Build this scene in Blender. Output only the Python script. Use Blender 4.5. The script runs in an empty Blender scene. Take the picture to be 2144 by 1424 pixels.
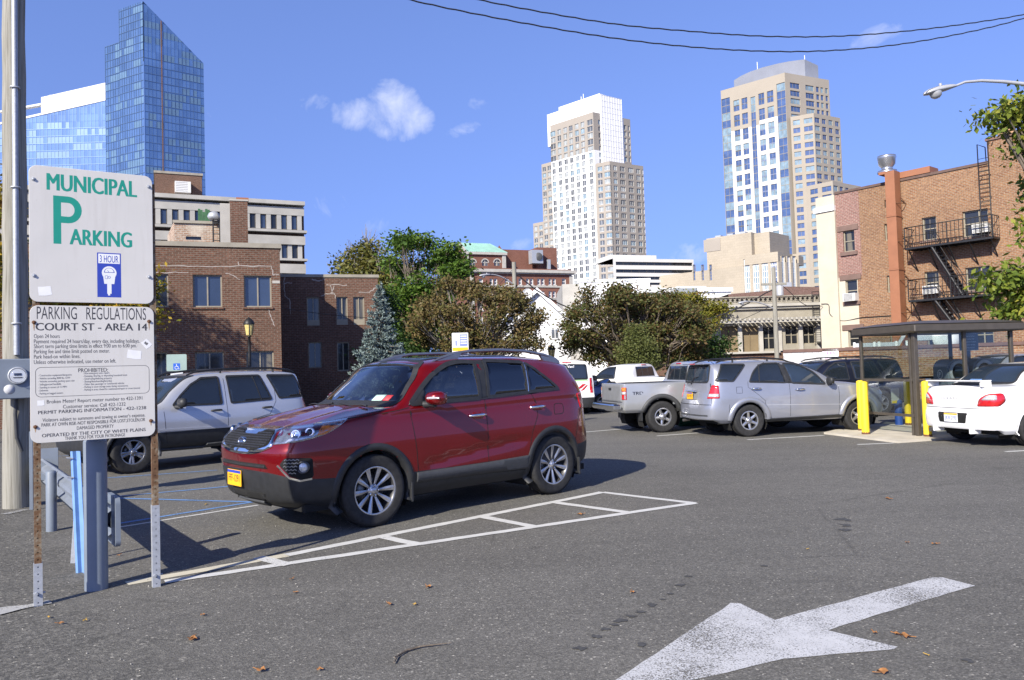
import bpy, math, random
import numpy as np
from mathutils import Vector, Matrix
from mathutils.bvhtree import BVHTree
from mathutils.geometry import delaunay_2d_cdt
S = bpy.context.scene
COL = S.collection
R = math.radians
rnd = random.Random(7)
# ---------------------------------------------------------------- camera
FPX, CAMH, PITCH, ROLL = 1650.0, 1.58, math.atan(61 / 1650.0), R(1.7)
_r0 = Vector((1, 0, 0)); _u0 = Vector((0, -math.sin(PITCH), math.cos(PITCH))); FW = Vector((0, math.cos(PITCH), math.sin(PITCH)))
CR = math.cos(ROLL) * _r0 - math.sin(ROLL) * _u0
CU = math.sin(ROLL) * _r0 + math.cos(ROLL) * _u0
cam_d = bpy.data.cameras.new("camera"); cam = bpy.data.objects.new("camera", cam_d); COL.objects.link(cam)
cam_d.sensor_width = 36; cam_d.lens = 36 * FPX / 2144; cam_d.clip_start = 0.1; cam_d.clip_end = 6000
m = Matrix((CR, CU, -FW)).transposed().to_4x4(); m.translation = (0, 0, CAMH); cam.matrix_world = m
S.camera = cam
def ray(px, py): return (px - 1072) / FPX * CR + (712 - py) / FPX * CU + FW
def on_z(px, py, z=0.0):
 d = ray(px, py); return Vector((0, 0, CAMH)) + d * ((z - CAMH) / d.z)
def on_y(px, py, Y):
 d = ray(px, py); return Vector((0, 0, CAMH)) + d * (Y / d.y)
# ---------------------------------------------------------------- light
SUN_EL, SUN_AZ = R(31.4), R(32)          # the sun stands behind the camera, 32 degrees to its left
w = bpy.data.worlds.new("World"); S.world = w; w.use_nodes = True
wn = w.node_tree.nodes; wl = w.node_tree.links
svec = wn.new("ShaderNodeVectorMath"); svec.operation = 'MULTIPLY_ADD'; svec.inputs[1].default_value = (1, 1, .62); svec.inputs[2].default_value = (0, 0, .3)
stc = wn.new("ShaderNodeTexCoord"); wl.new(stc.outputs["Generated"], svec.inputs[0])
snm = wn.new("ShaderNodeVectorMath"); snm.operation = 'NORMALIZE'; wl.new(svec.outputs[0], snm.inputs[0])
bg = wn["Background"]; bg.inputs[1].default_value = 0.105
sky = wn.new("ShaderNodeTexSky"); sky.sky_type = 'NISHITA'; sky.sun_disc = False
sky.sun_elevation = SUN_EL; sky.sun_rotation = math.pi + SUN_AZ
wl.new(snm.outputs[0], sky.inputs[0]); sky.air_density = 1.0; sky.dust_density = 0.25; sky.ozone_density = 3.0
sd = bpy.data.lights.new("sun", 'SUN'); sd.energy = 5.0; sd.angle = R(0.53); sd.color = (1.0, 0.93, 0.80)
sun = bpy.data.objects.new("sun", sd); COL.objects.link(sun)
SUND = Vector((-math.sin(SUN_AZ) * math.cos(SUN_EL), -math.cos(SUN_AZ) * math.cos(SUN_EL), math.sin(SUN_EL)))
sun.rotation_euler = SUND.to_track_quat('Z', 'Y').to_euler(); sun.location = (-10, -10, 20)
vs = S.view_settings; vs.view_transform = 'Standard'; vs.look = 'None'; vs.exposure = 0.62; vs.gamma = 1; vs.use_curve_mapping = False
S.cycles.max_bounces = 6; S.cycles.transparent_max_bounces = 12; S.cycles.use_denoising = True
def build_clouds():
 tc = wn.new("ShaderNodeTexCoord")
 def math_(op, a, b=None, c=None):
  n = wn.new("ShaderNodeMath"); n.operation = op
  for i, v in enumerate((a, b, c)):
   if v is None: continue
   if isinstance(v, (int, float)): n.inputs[i].default_value = v
   else: wl.new(v, n.inputs[i])
  return n.outputs[0]
 ns = wn.new("ShaderNodeTexNoise"); ns.inputs["Scale"].default_value = 16; ns.inputs["Detail"].default_value = 9; ns.inputs["Roughness"].default_value = 0.62
 ns.inputs["Distortion"].default_value = 0.35
 wl.new(tc.outputs["Generated"], ns.inputs["Vector"])
 total = None
 for (px, py, ra, rb, tilt, st) in [(825, 220, .042, .034, -20, 1.0), (860, 255, .034, .026, 0, .95), (765, 242, .045, .021, 6, .95), (800, 248, .064, .03, -10, 1.0), (655, 218, .028, .013, 14, .3), (955, 280, .036, .011, 22, .55), (1810, 80, .05, .013, 14, .5), (1683, 84, .014, .018, 0, .5),
                                   (665, 440, .05, .022, 18, .5), (1450, 530, .05, .016, 8, .45), (430, 235, .022, .018, 0, .4), (1005, 215, .018, .014, 0, .3), (775, 460, .03, .016, 0, .22), (560, 250, .05, .012, 24, .25), (1640, 330, .2, .02, 12, .0), (1085, 512, .03, .013, 0, .5)]:
  d = ray(px, py).normalized(); t = CR * math.cos(R(tilt)) + CU * math.sin(R(tilt)); t = (t - d * t.dot(d)).normalized(); b = d.cross(t)
  def dot(v):
   n = wn.new("ShaderNodeVectorMath"); n.operation = 'DOT_PRODUCT'; wl.new(tc.outputs["Generated"], n.inputs[0]); n.inputs[1].default_value = v; return n.outputs["Value"]
  q = math_('ADD', math_('POWER', math_('DIVIDE', dot(t), ra), 2.0), math_('POWER', math_('DIVIDE', dot(b), rb), 2.0))
  front = math_('GREATER_THAN', dot(d), 0.5)
  msk = math_('MULTIPLY', math_('MAXIMUM', math_('SUBTRACT', 1.0, q), 0.0), front)
  v = math_('MULTIPLY', math_('MULTIPLY', math_('POWER', msk, 0.5), st), 1.0)
  total = v if total is None else math_('MAXIMUM', total, v)
 dens = math_('MULTIPLY', math_('SUBTRACT', math_('ADD', math_('MULTIPLY', total, 0.62), math_('MULTIPLY', ns.outputs[0], 1.5)), 1.03), 1.9)
 dens = math_('MULTIPLY', math_('MINIMUM', math_('MAXIMUM', dens, 0.0), 1.0), math_('MINIMUM', math_('MULTIPLY', total, 4.0), 1.0))
 dens = math_('MULTIPLY', dens, 0.85)
 mx = wn.new("ShaderNodeMix"); mx.data_type = 'RGBA'
 wl.new(dens, mx.inputs[0]); wl.new(tint_sky(), mx.inputs[6]); mx.inputs[7].default_value = (5.4, 5.8, 7.2, 1)
 wl.new(mx.outputs[2], bg.inputs[0])
def tint_sky():
 t = wn.new("ShaderNodeMix"); t.data_type = 'RGBA'; t.blend_type = 'MULTIPLY'; t.inputs[0].default_value = 1.0
 wl.new(sky.outputs[0], t.inputs[6]); t.inputs[7].default_value = (1.28, 1.22, 1.62, 1)
 sx = wn.new("ShaderNodeSeparateXYZ"); wl.new(stc.outputs["Generated"], sx.inputs[0]); zr = wn.new("ShaderNodeMapRange"); wl.new(sx.outputs[2], zr.inputs[0])
 zr.inputs[1].default_value = .5; zr.inputs[2].default_value = .95; zr.inputs[3].default_value = 1.0; zr.inputs[4].default_value = .25
 d = wn.new("ShaderNodeMix"); d.data_type = 'RGBA'; d.blend_type = 'MULTIPLY'; d.inputs[0].default_value = 1.0; wl.new(t.outputs[2], d.inputs[6]); wl.new(zr.outputs[0], d.inputs[7])
 return d.outputs[2]
build_clouds()
# ---------------------------------------------------------------- objects
def tag(o, label=None, cat=None, group=None, kind=None):
 for k, v in (("label", label), ("category", cat), ("group", group), ("kind", kind)):
  if v: o[k] = v
 return o
def thing(name, label, cat, loc=(0, 0, 0), rotz=0.0, group=None):
 o = bpy.data.objects.new(name, None); COL.objects.link(o); o.empty_display_size = 0.2
 o.location = loc; o.rotation_euler = (0, 0, rotz)
 return tag(o, label, cat, group)
def copy_thing(o, loc=None, rotz=None, label=None, parent=None):
 c = o.copy(); COL.objects.link(c)
 if parent: c.parent = parent
 if loc is not None: c.location = loc
 if rotz is not None: c.rotation_euler = (0, 0, rotz)
 if label: c["label"] = label
 for ch in list(o.children): copy_thing(ch, parent=c)
 return c
class MB:
 """collects shapes, links them as ONE mesh object"""
 def __init__(s): s.v = []; s.f = []; s.mi = []; s.sm = []
 def add(s, v, f, mi=0, smooth=False):
  o = len(s.v); s.v += [tuple(p) for p in v]
  for q in f: s.f.append(tuple(o + i for i in q)); s.mi.append(mi); s.sm.append(smooth)
  return s
 def box(s, x0, x1, y0, y1, z0, z1, mi=0, M=None):
  v = [(x, y, z) for z in (z0, z1) for y in (y0, y1) for x in (x0, x1)]
  if M is not None: v = [M @ Vector(p) for p in v]
  return s.add(v, [(0, 2, 3, 1), (4, 5, 7, 6), (0, 1, 5, 4), (2, 6, 7, 3), (0, 4, 6, 2), (1, 3, 7, 5)], mi)
 def bbox(s, x0, x1, y0, y1, z0, z1, b=0.01, mi=0, M=None):
  """box with chamfered edges"""
  b = min(b, (x1 - x0) * .45, (y1 - y0) * .45, (z1 - z0) * .45)
  rings = []
  for z, i in ((z0, b), (z0 + b, 0), (z1 - b, 0), (z1, b)):
   k = b
   X0, X1, Y0, Y1 = x0 + i, x1 - i, y0 + i, y1 - i
   c = b * .6
   rings.append([(X0 + c, Y0, z), (X1 - c, Y0, z), (X1, Y0 + c, z), (X1, Y1 - c, z), (X1 - c, Y1, z), (X0 + c, Y1, z), (X0, Y1 - c, z), (X0, Y0 + c, z)])
  v = [p for r in rings for p in r]; f = []
  for a in range(3):
   for i in range(8): j = (i + 1) % 8; f.append((a * 8 + i, a * 8 + j, a * 8 + 8 + j, a * 8 + 8 + i))
  f.append(tuple(range(7, -1, -1))); f.append(tuple(range(24, 32)))
  if M is not None: v = [M @ Vector(p) for p in v]
  return s.add(v, f, mi)
 def tube(s, path, r, n=8, mi=0, caps=True, smooth=True):
  P = [Vector(p) for p in path]; k = len(P); rr = r if hasattr(r, '__len__') else [r] * k
  v = []; f = []; ref = None
  for i, p in enumerate(P):
   d = (P[min(i + 1, k - 1)] - P[max(i - 1, 0)])
   d = d.normalized() if d.length > 1e-9 else Vector((0, 0, 1))
   if ref is None: ref = Vector((0, 0, 1)) if abs(d.z) < .9 else Vector((1, 0, 0))
   a = d.cross(ref).normalized(); b = a.cross(d).normalized(); ref = b
   for j in range(n):
    t = 2 * math.pi * j / n; v.append(p + (a * math.cos(t) + b * math.sin(t)) * rr[i])
  for i in range(k - 1):
   for j in range(n): q = (j + 1) % n; f.append((i * n + j, i * n + q, (i + 1) * n + q, (i + 1) * n + j))
  s.add(v, f, mi, smooth)
  if caps: s.add(v[:n], [tuple(range(n - 1, -1, -1))], mi); s.add(v[-n:], [tuple(range(n))], mi)
  return s
 def lathe(s, prof, n=24, mi=0, M=None, smooth=True, closed=False):
  """prof = (radius, height) turned about local z"""
  v = [(r * math.cos(2 * math.pi * j / n), r * math.sin(2 * math.pi * j / n), z) for r, z in prof for j in range(n)]
  if M is not None: v = [M @ Vector(p) for p in v]
  k = len(prof); f = []
  for i in range(k if closed else k - 1):
   i2 = (i + 1) % k
   for j in range(n): q = (j + 1) % n; f.append((i * n + j, i * n + q, i2 * n + q, i2 * n + j))
  return s.add(v, f, mi, smooth)
 def prism(s, poly, h0, h1, mi=0, M=None, smooth=False):
  """2-D polygon extruded along local z"""
  n = len(poly); v = [(x, y, h0) for x, y in poly] + [(x, y, h1) for x, y in poly]
  if M is not None: v = [M @ Vector(p) for p in v]
  f = [tuple(range(n - 1, -1, -1)), tuple(range(n, 2 * n))]
  for i in range(n): j = (i + 1) % n; f.append((i, j, n + j, n + i))
  return s.add(v, f, mi, smooth)
 def quad(s, a, b, c, d, mi=0): return s.add([a, b, c, d], [(0, 1, 2, 3)], mi)
 def build(s, name, mats, parent=None, uv=True, auto=None):
  me = bpy.data.meshes.new(name); me.from_pydata(s.v, [], s.f)
  for mt in (mats if isinstance(mats, (list, tuple)) else [mats]): me.materials.append(mt)
  me.polygons.foreach_set("material_index", s.mi); me.polygons.foreach_set("use_smooth", s.sm)
  o = link(name, me, parent)
  if uv: box_uv(me)
  return o
def link(name, me, parent=None):
 me.update(); o = bpy.data.objects.new(name, me); COL.objects.link(o)
 if parent: o.parent = parent
 return o
def box_uv(me):
 n = len(me.loops); 
 if not n: return
 co = np.empty(len(me.vertices) * 3); me.vertices.foreach_get("co", co); co = co.reshape(-1, 3)
 vi = np.empty(n, dtype=np.int32); me.loops.foreach_get("vertex_index", vi)
 nf = len(me.polygons); nr = np.empty(nf * 3); me.polygons.foreach_get("normal", nr); nr = nr.reshape(-1, 3)
 tot = np.empty(nf, dtype=np.int32); me.polygons.foreach_get("loop_total", tot)
 fi = np.repeat(np.arange(nf), tot); N = nr[fi]; P = co[vi]
 h = np.hypot(N[:, 0], N[:, 1]); flat = h < .35; hh = np.where(h < 1e-6, 1, h)
 tx, ty = -N[:, 1] / hh, N[:, 0] / hh
 uv = np.stack([np.where(flat, P[:, 0], P[:, 0] * tx + P[:, 1] * ty), np.where(flat, P[:, 1], P[:, 2])], 1)
 l = me.uv_layers.new(name="UVMap"); l.data.foreach_set("uv", uv.astype(np.float32).ravel())
def rot_z(a): return Matrix.Rotation(a, 4, 'Z')
def face_mat(origin, xa, za):
 """matrix whose local x, z run along xa, za"""
 xa = Vector(xa).normalized(); za = Vector(za).normalized(); ya = za.cross(xa)
 mm = Matrix((xa, ya, za)).transposed().to_4x4(); mm.translation = origin; return mm
def lerp(a, b, t): return a + (b - a) * t
# ---------------------------------------------------------------- materials
class NT:
 def __init__(s, name):
  s.m = bpy.data.materials.new(name); s.m.use_nodes = True; s.t = s.m.node_tree; s.n = s.t.nodes; s.l = s.t.links
  s.b = s.n["Principled BSDF"]; s.out = s.n["Material Output"]; s._c = None
 def node(s, typ, **kw):
  q = s.n.new(typ)
  for k, v in kw.items():
   if k in q.inputs: s.put(q.inputs[k], v)
   else: setattr(q, k, v)
  return q
 def put(s, sock, v):
  if isinstance(v, bpy.types.NodeSocket): s.l.new(v, sock)
  elif isinstance(v, tuple) and len(v) == 3 and sock.type == 'RGBA': sock.default_value = (*v, 1)
  else: sock.default_value = v
 def coord(s, which="Object"):
  if s._c is None: s._c = s.node("ShaderNodeTexCoord")
  return s._c.outputs[which]
 def noise(s, scale, detail=4, rough=.55, which="Object", dist=0.0):
  return s.node("ShaderNodeTexNoise", Vector=s.coord(which), Scale=scale, Detail=float(detail), Roughness=rough, Distortion=dist).outputs[0]
 def ramp(s, fac, stops):
  r = s.node("ShaderNodeValToRGB"); s.put(r.inputs[0], fac); e = r.color_ramp.elements
  while len(e) < len(stops): e.new(0.5)
  for q, (p, c) in zip(e, stops):
   q.position = p; q.color = (*c, 1) if isinstance(c, tuple) else (c, c, c, 1)
  return r.outputs[0]
 def mix(s, fac, a, b, mode='MIX'):
  q = s.node("ShaderNodeMix", data_type='RGBA', blend_type=mode)
  s.put(q.inputs[0], fac); s.put(q.inputs[6], a); s.put(q.inputs[7], b); return q.outputs[2]
 def math(s, op, a, b=0.0):
  q = s.node("ShaderNodeMath", operation=op); s.put(q.inputs[0], a); s.put(q.inputs[1], b); return q.outputs[0]
 def bump(s, h, strength=.3, dist=.01):
  s.put(s.b.inputs["Normal"], s.node("ShaderNodeBump", Height=h, Strength=strength, Distance=dist).outputs[0])
 def set(s, **kw):
  for k, v in kw.items(): s.put(s.b.inputs[k.replace('_', ' ')], v)
  return s
def M_plain(name, c, rough=.6, metal=0.0, var=.12, scale=6.0, bump=0.0, spec=.5, coat=0.0):
 t = NT(name); k = lambda f: tuple(min(1, x * f) for x in c)
 t.set(Base_Color=t.ramp(t.noise(scale, 5), [(.3, k(1 - var)), (.7, k(1 + var))]), Roughness=rough, Metallic=metal, Specular_IOR_Level=spec, Coat_Weight=coat, Coat_Roughness=.05)
 if bump: t.bump(t.noise(scale * 8, 4), bump, .005)
 return t.m
def M_paint(name, c, metal=.0, rough=.38, flake=.06):
 t = NT(name); k = lambda f: tuple(min(1, x * f) for x in c)
 fl = t.node("ShaderNodeTexVoronoi", Vector=t.coord(), Scale=900.0).outputs["Color"]
 sep = t.node("ShaderNodeSeparateColor"); t.put(sep.inputs[0], fl)
 base = t.ramp(t.noise(2.2, 3), [(.3, k(.95)), (.7, k(1.05))])
 t.set(Base_Color=t.mix(sep.outputs[0], base, t.mix(flake, base, (1, 1, 1))), Metallic=metal, Roughness=t.math('ADD', t.math('MULTIPLY', t.noise(5, 4), .08), rough - .04), Coat_Weight=1.0, Coat_Roughness=.03, Coat_IOR=1.5)
 return t.m
def M_brick(name, c1, c2, mortar, bw=.2, bh=.067, ms=.012, patch=None, patch_scale=.35, mix2=None):
 t = NT(name)
 br = t.node("ShaderNodeTexBrick", Vector=t.coord("UV"), Scale=1.0, offset=.5, squash=1.0)
 t.put(br.inputs["Color1"], c1); t.put(br.inputs["Color2"], c2); t.put(br.inputs["Mortar"], mortar)
 br.inputs["Mortar Size"].default_value = ms; br.inputs["Mortar Smooth"].default_value = .15; br.inputs["Bias"].default_value = -.1
 br.inputs["Brick Width"].default_value = bw; br.inputs["Row Height"].default_value = bh
 col = br.outputs[0]
 vo = t.node("ShaderNodeTexNoise", Vector=t.coord("UV"), Scale=9.0, Detail=3.0).outputs[0]
 col = t.mix(.75, col, t.ramp(vo, [(.3, .62), (.7, 1.25)]), 'MULTIPLY')
 big = t.noise(patch_scale, 5, .6, "UV")
 col = t.mix(.8, col, t.ramp(big, [(.3, .8), (.68, 1.14)]), 'MULTIPLY')
 if patch: col = t.mix(t.ramp(t.noise(patch[1], 6, .65, "UV", .4), [(patch[2], 0.0), (patch[2] + .1, patch[3])]), col, patch[0])
 t.set(Base_Color=col, Roughness=.88, Specular_IOR_Level=.25)
 t.bump(t.math('SUBTRACT', t.noise(60, 3, .6, "UV"), t.math('MULTIPLY', br.outputs[1], 1.5)), .5, .006)
 return t.m
def M_glass(name, c=(.012, .016, .022), rough=.03, spec=.8):
 t = NT(name); t.set(Base_Color=t.ramp(t.noise(1.2, 3), [(.35, c), (.7, tuple(x * 1.5 for x in c))]), Roughness=rough, Specular_IOR_Level=spec)
 t.bump(t.noise(.9, 2), .04, .02)
 return t.m
def M_clear(name, tint=(.45, .5, .5), refl=.09):
 t = NT(name); tr = t.node("ShaderNodeBsdfTransparent"); gl = t.node("ShaderNodeBsdfGlossy"); gl.inputs["Roughness"].default_value = .02
 t.put(tr.inputs[0], t.mix(t.noise(1.5, 2), tint, tuple(x * .92 for x in tint))); fr = t.node("ShaderNodeLayerWeight", Blend=.5)
 mx = t.node("ShaderNodeMixShader"); t.put(mx.inputs[0], t.math('ADD', t.math('MULTIPLY', t.math('POWER', fr.outputs[1], 4.0), .85), refl)); t.l.new(tr.outputs[0], mx.inputs[1]); t.l.new(gl.outputs[0], mx.inputs[2])
 t.l.new(mx.outputs[0], t.out.inputs[0]); return t.m
def M_leaf(name, cols, trans=.25):
 t = NT(name); g = t.node("ShaderNodeNewGeometry"); rv = g.outputs["Random Per Island"]
 st = [(i / max(1, len(cols) - 1), c) for i, c in enumerate(cols)]
 c = t.ramp(t.math('ADD', t.math('MULTIPLY', rv, .6), t.math('MULTIPLY', t.math('SUBTRACT', t.noise(.9, 3), .3), 1.0)), st)
 t.set(Base_Color=c, Roughness=.55, Specular_IOR_Level=.3)
 tl = t.node("ShaderNodeBsdfTranslucent"); t.put(tl.inputs[0], c); mx = t.node("ShaderNodeMixShader"); mx.inputs[0].default_value = trans
 t.l.new(t.b.outputs[0], mx.inputs[1]); t.l.new(tl.outputs[0], mx.inputs[2]); t.l.new(mx.outputs[0], t.out.inputs[0]); return t.m
def M_bark(name, c):
 t = NT(name); mp = t.node("ShaderNodeMapping"); t.put(mp.inputs[0], t.coord()); mp.inputs["Scale"].default_value = (14, 14, 1.2)
 n = t.node("ShaderNodeTexNoise", Vector=mp.outputs[0], Scale=2.2, Detail=6.0, Roughness=.65).outputs[0]
 t.set(Base_Color=t.ramp(n, [(.3, tuple(x * .55 for x in c)), (.55, c), (.75, tuple(x * 1.35 for x in c))]), Roughness=.9); t.bump(n, .6, .02); return t.m
def text_mesh(mb, txt, M, size, mi=0, align='LEFT', wide=1.0, bold=0.0, width=None, depth=.0015):
 """lettering as geometry: x along, y up in M's plane; width fits the line"""
 cu = bpy.data.curves.new("lettering", 'FONT'); cu.body = txt; cu.size = 1; cu.align_x = 'LEFT'; cu.resolution_u = 3
 o = bpy.data.objects.new("lettering", cu); me = bpy.data.meshes.new_from_object(o)
 co = np.array([v.co[:] for v in me.vertices]) if len(me.vertices) else np.zeros((0, 3)); fs = [tuple(p.vertices) for p in me.polygons]
 bpy.data.objects.remove(o); bpy.data.curves.remove(cu); bpy.data.meshes.remove(me)
 if not len(co): return
 x0, x1 = co[:, 0].min(), co[:, 0].max(); co[:, 0] -= x0; W = x1 - x0
 cap = .729
 sy = size / cap; sx = (width / W) if width else sy * wide
 co[:, 0] *= sx; co[:, 1] *= sy; W *= sx
 if align == 'CENTER': co[:, 0] -= W / 2
 if align == 'RIGHT': co[:, 0] -= W
 st = [0.0] if not bold else [-bold, bold, 0.0] if bold < .02 else [-bold, -bold * .35, bold * .35, bold]
 for i, q in enumerate(st): mb.add([M @ Vector((x + q * size, y, depth + i * .00012)) for x, y, _ in co], fs, mi)
K = {}
K['galv'] = M_plain("galvanised_steel", (.42, .44, .47), .5, .35, .14, 30, .1)
K['rust'] = M_plain("rusty_steel", (.14, .065, .032), .85, .1, .45, 18, .4)
K['post_grey'] = M_plain("grey_painted_steel", (.17, .2, .245), .5, 0, .08, 5, .08)
K['rail_grey'] = M_plain("grey_painted_rail", (.2, .225, .265), .5, .1, .1, 6, .08)
K['blue'] = M_plain("blue_painted_steel", (.15, .28, .54), .5, 0, .12, 8, .08)
K['deepblue'] = M_plain("deep_blue_painted_steel", (.02, .07, .3), .5, 0, .12, 8, .08)
K['yellow'] = M_plain("yellow_painted_steel", (.85, .6, .03), .45, 0, .07, 6, .08)
K['black_metal'] = M_plain("black_painted_iron", (.018, .018, .02), .5, .2, .3, 9, .1)
K['bronze'] = M_plain("bronze_aluminium", (.09, .078, .064), .45, .3, .12, 7, .04)
K['blackplastic'] = M_plain("black_plastic", (.022, .023, .025), .55, 0, .2, 14, .12)
K['greyplastic'] = M_plain("dark_grey_plastic", (.05, .052, .055), .6, 0, .15, 20, .15)
K['rubber'] = M_plain("tyre_rubber", (.026, .026, .027), .8, 0, .3, 22, .35, .3)
K['alloy'] = M_plain("machined_alloy", (.5, .5, .51), .3, .8, .08, 12, .03)
K['alloy_dark'] = M_plain("dark_alloy", (.1, .1, .105), .4, .7, .15, 12)
K['alloy_grey'] = M_plain("grey_alloy", (.3, .31, .33), .35, .8, .1, 12)
K['alloy_black'] = M_plain("black_alloy", (.015, .015, .016), .25, .5, .15, 12)
K['disc'] = M_plain("brake_disc_steel", (.2, .19, .18), .4, .8, .2, 20)
K['well'] = M_plain("wheel_well_liner", (.008, .008, .008), .95, 0, .3, 12)
K['chrome'] = M_plain("chrome", (.82, .83, .85), .08, 1.0, .04, 5)
K['tint'] = M_glass("tinted_car_glass")
K['glass_blue'] = M_glass("dark_windscreen_glass", (.02, .03, .045))
K['clear'] = M_clear("clear_car_glass", (.42, .47, .48), .2)
K['lens'] = M_clear("clear_lamp_lens", (.9, .92, .95), .1)
K['lamp_bowl'] = M_plain("headlamp_reflector", (.5, .52, .55), .18, .75, .25, 22)
K['amber'] = M_plain("amber_lens", (.75, .2, .015), .15, 0, .2, 40, 0, .6, 1)
K['redlens'] = M_plain("red_lens", (.5, .012, .015), .15, 0, .25, 40, 0, .6, 1)
K['clearlens'] = M_plain("pale_lens", (.6, .6, .6), .12, .3, .2, 40, 0, .6, 1)
K['plate_y'] = M_plain("orange_yellow_plate", (.9, .46, .015), .5, 0, .05, 10)
K['plate_w'] = M_plain("white_plate", (.7, .72, .75), .5, 0, .05, 10)
K['ink'] = M_plain("dark_ink", (.012, .014, .03), .6, 0, .1, 10)
K['seat'] = M_plain("grey_beige_upholstery", (.3, .28, .25), .85, 0, .15, 9, .1)
K['interior'] = M_plain("dark_interior_trim", (.035, .035, .037), .8, 0, .2, 9)
K['white'] = M_plain("white_paint_metal", (.78, .79, .8), .5, 0, .04, 4)
K['sign'] = M_plain("sign_sheeting", (.56, .55, .53), .42, 0, .035, 3, .02)
K['green'] = M_plain("teal_green_ink", (.01, .27, .2), .5, 0, .05, 8)
K['ink_grey'] = M_plain("faded_black_ink", (.045, .045, .055), .6, 0, .2, 30)
K['ink_faint'] = M_plain("worn_grey_ink", (.12, .12, .135), .6, 0, .2, 30)
K['ink_blue'] = M_plain("blue_ink", (.03, .06, .4), .5, 0, .06, 8)
K['sticker'] = M_plain("pale_sticker", (.78, .78, .78), .6, 0, .05, 20)
K['concrete'] = M_plain("pale_concrete", (.5, .46, .38), .9, 0, .16, 2.5, .3)
K['concrete_grey'] = M_plain("grey_concrete", (.42, .41, .38), .9, 0, .16, 2.5, .3)
def M_wood_pole(name):
 t = NT(name); mp = t.node("ShaderNodeMapping"); t.put(mp.inputs[0], t.coord()); mp.inputs["Scale"].default_value = (26, 26, .9)
 n = t.node("ShaderNodeTexNoise", Vector=mp.outputs[0], Scale=1.6, Detail=7.0, Roughness=.6, Distortion=.3).outputs[0]
 c = t.ramp(n, [(.25, (.1, .09, .072)), (.45, (.24, .23, .195)), (.62, (.31, .3, .262)), (.8, (.38, .37, .33))])
 kn = t.node("ShaderNodeTexVoronoi", Vector=t.coord(), Scale=1.1).outputs[0]
 c = t.mix(t.ramp(kn, [(.05, 1.0), (.13, 0.0)]), c, (.12, .1, .07))
 t.set(Base_Color=c, Roughness=.9); t.bump(n, .5, .01); return t.m
K['pole'] = M_wood_pole("weathered_wood")
def M_asphalt():
 t = NT("worn_asphalt"); c = "Object"
 fine = t.noise(140, 3, .7); vor = t.node("ShaderNodeTexVoronoi", Vector=t.coord(), Scale=95.0); mid = t.noise(9, 5, .6); big = t.noise(.33, 5, .6)
 sp = t.node("ShaderNodeSeparateColor"); t.put(sp.inputs[0], vor.outputs["Color"])
 base = t.ramp(sp.outputs[0], [(0.0, (.072, .071, .071)), (.45, (.1, .099, .097)), (.8, (.128, .126, .124)), (.985, (.17, .167, .163)), (1.0, (.38, .37, .355))])
 base = t.mix(.8, base, t.ramp(fine, [(.3, .7), (.7, 1.3)]), 'MULTIPLY')
 base = t.mix(.8, base, t.ramp(mid, [(.3, .9), (.7, 1.09)]), 'MULTIPLY')
 base = t.mix(.9, base, t.ramp(big, [(.3, .84), (.7, 1.12)]), 'MULTIPLY')
 geo = t.node("ShaderNodeSeparateXYZ"); t.put(geo.inputs[0], t.coord())
 ap = t.math('ADD', t.math('ADD', t.math('MULTIPLY', geo.outputs[0], -.42), t.math('MULTIPLY', geo.outputs[1], -.30)), t.math('MULTIPLY', t.noise(1.3, 5, .65), 1.5))
 apm = t.ramp(t.math('ADD', ap, .35), [(.5, 0.0), (.75, .85)])
 v2 = t.node("ShaderNodeTexVoronoi", Vector=t.coord(), Scale=58.0); s2 = t.node("ShaderNodeSeparateColor"); t.put(s2.inputs[0], v2.outputs["Color"])
 co = t.ramp(s2.outputs[0], [(0.0, (.05, .05, .049)), (.5, (.088, .087, .085)), (.85, (.128, .126, .122)), (.985, (.17, .167, .162)), (1.0, (.34, .33, .31))])
 base = t.mix(apm, base, t.mix(.8, co, t.ramp(t.noise(2.2, 5, .65), [(.3, .85), (.7, 1.12)]), 'MULTIPLY'))
 st = t.ramp(t.noise(1.15, 4, .62, c, .6), [(.655, 0.0), (.7, .4)])
 base = t.mix(st, base, (.045, .044, .043))
 w1 = t.node("ShaderNodeTexVoronoi", Vector=t.mix(.035, t.coord(), t.node("ShaderNodeTexNoise", Vector=t.coord(), Scale=1.6, Detail=5.0).outputs[1]), Scale=.28, feature='DISTANCE_TO_EDGE').outputs[0]
 cr = t.math('MULTIPLY', t.ramp(w1, [(.0, 1.0), (.006, 0.0)]), t.ramp(t.noise(.5, 3), [(.52, 0.0), (.58, .35)]))
 base = t.mix(cr, base, (.032, .032, .032))
 mp = t.node("ShaderNodeMapping"); t.put(mp.inputs[0], t.coord()); mp.inputs["Rotation"].default_value = (0, 0, R(-14)); mp.inputs["Scale"].default_value = (.12, 2.2, 1)
 stz = t.node("ShaderNodeTexNoise", Vector=mp.outputs[0], Scale=1.0, Detail=5.0, Roughness=.6).outputs[0]
 base = t.mix(.6, base, t.ramp(stz, [(.35, .9), (.65, 1.08)]), 'MULTIPLY')
 base = t.mix(1.0, base, (1.27, 1.24, 1.14), 'MULTIPLY')
 t.set(Base_Color=base, Roughness=.85, Specular_IOR_Level=.35)
 t.bump(t.math('ADD', t.math('MULTIPLY', vor.outputs[0], .9), fine), .55, .006); return t.m
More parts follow.
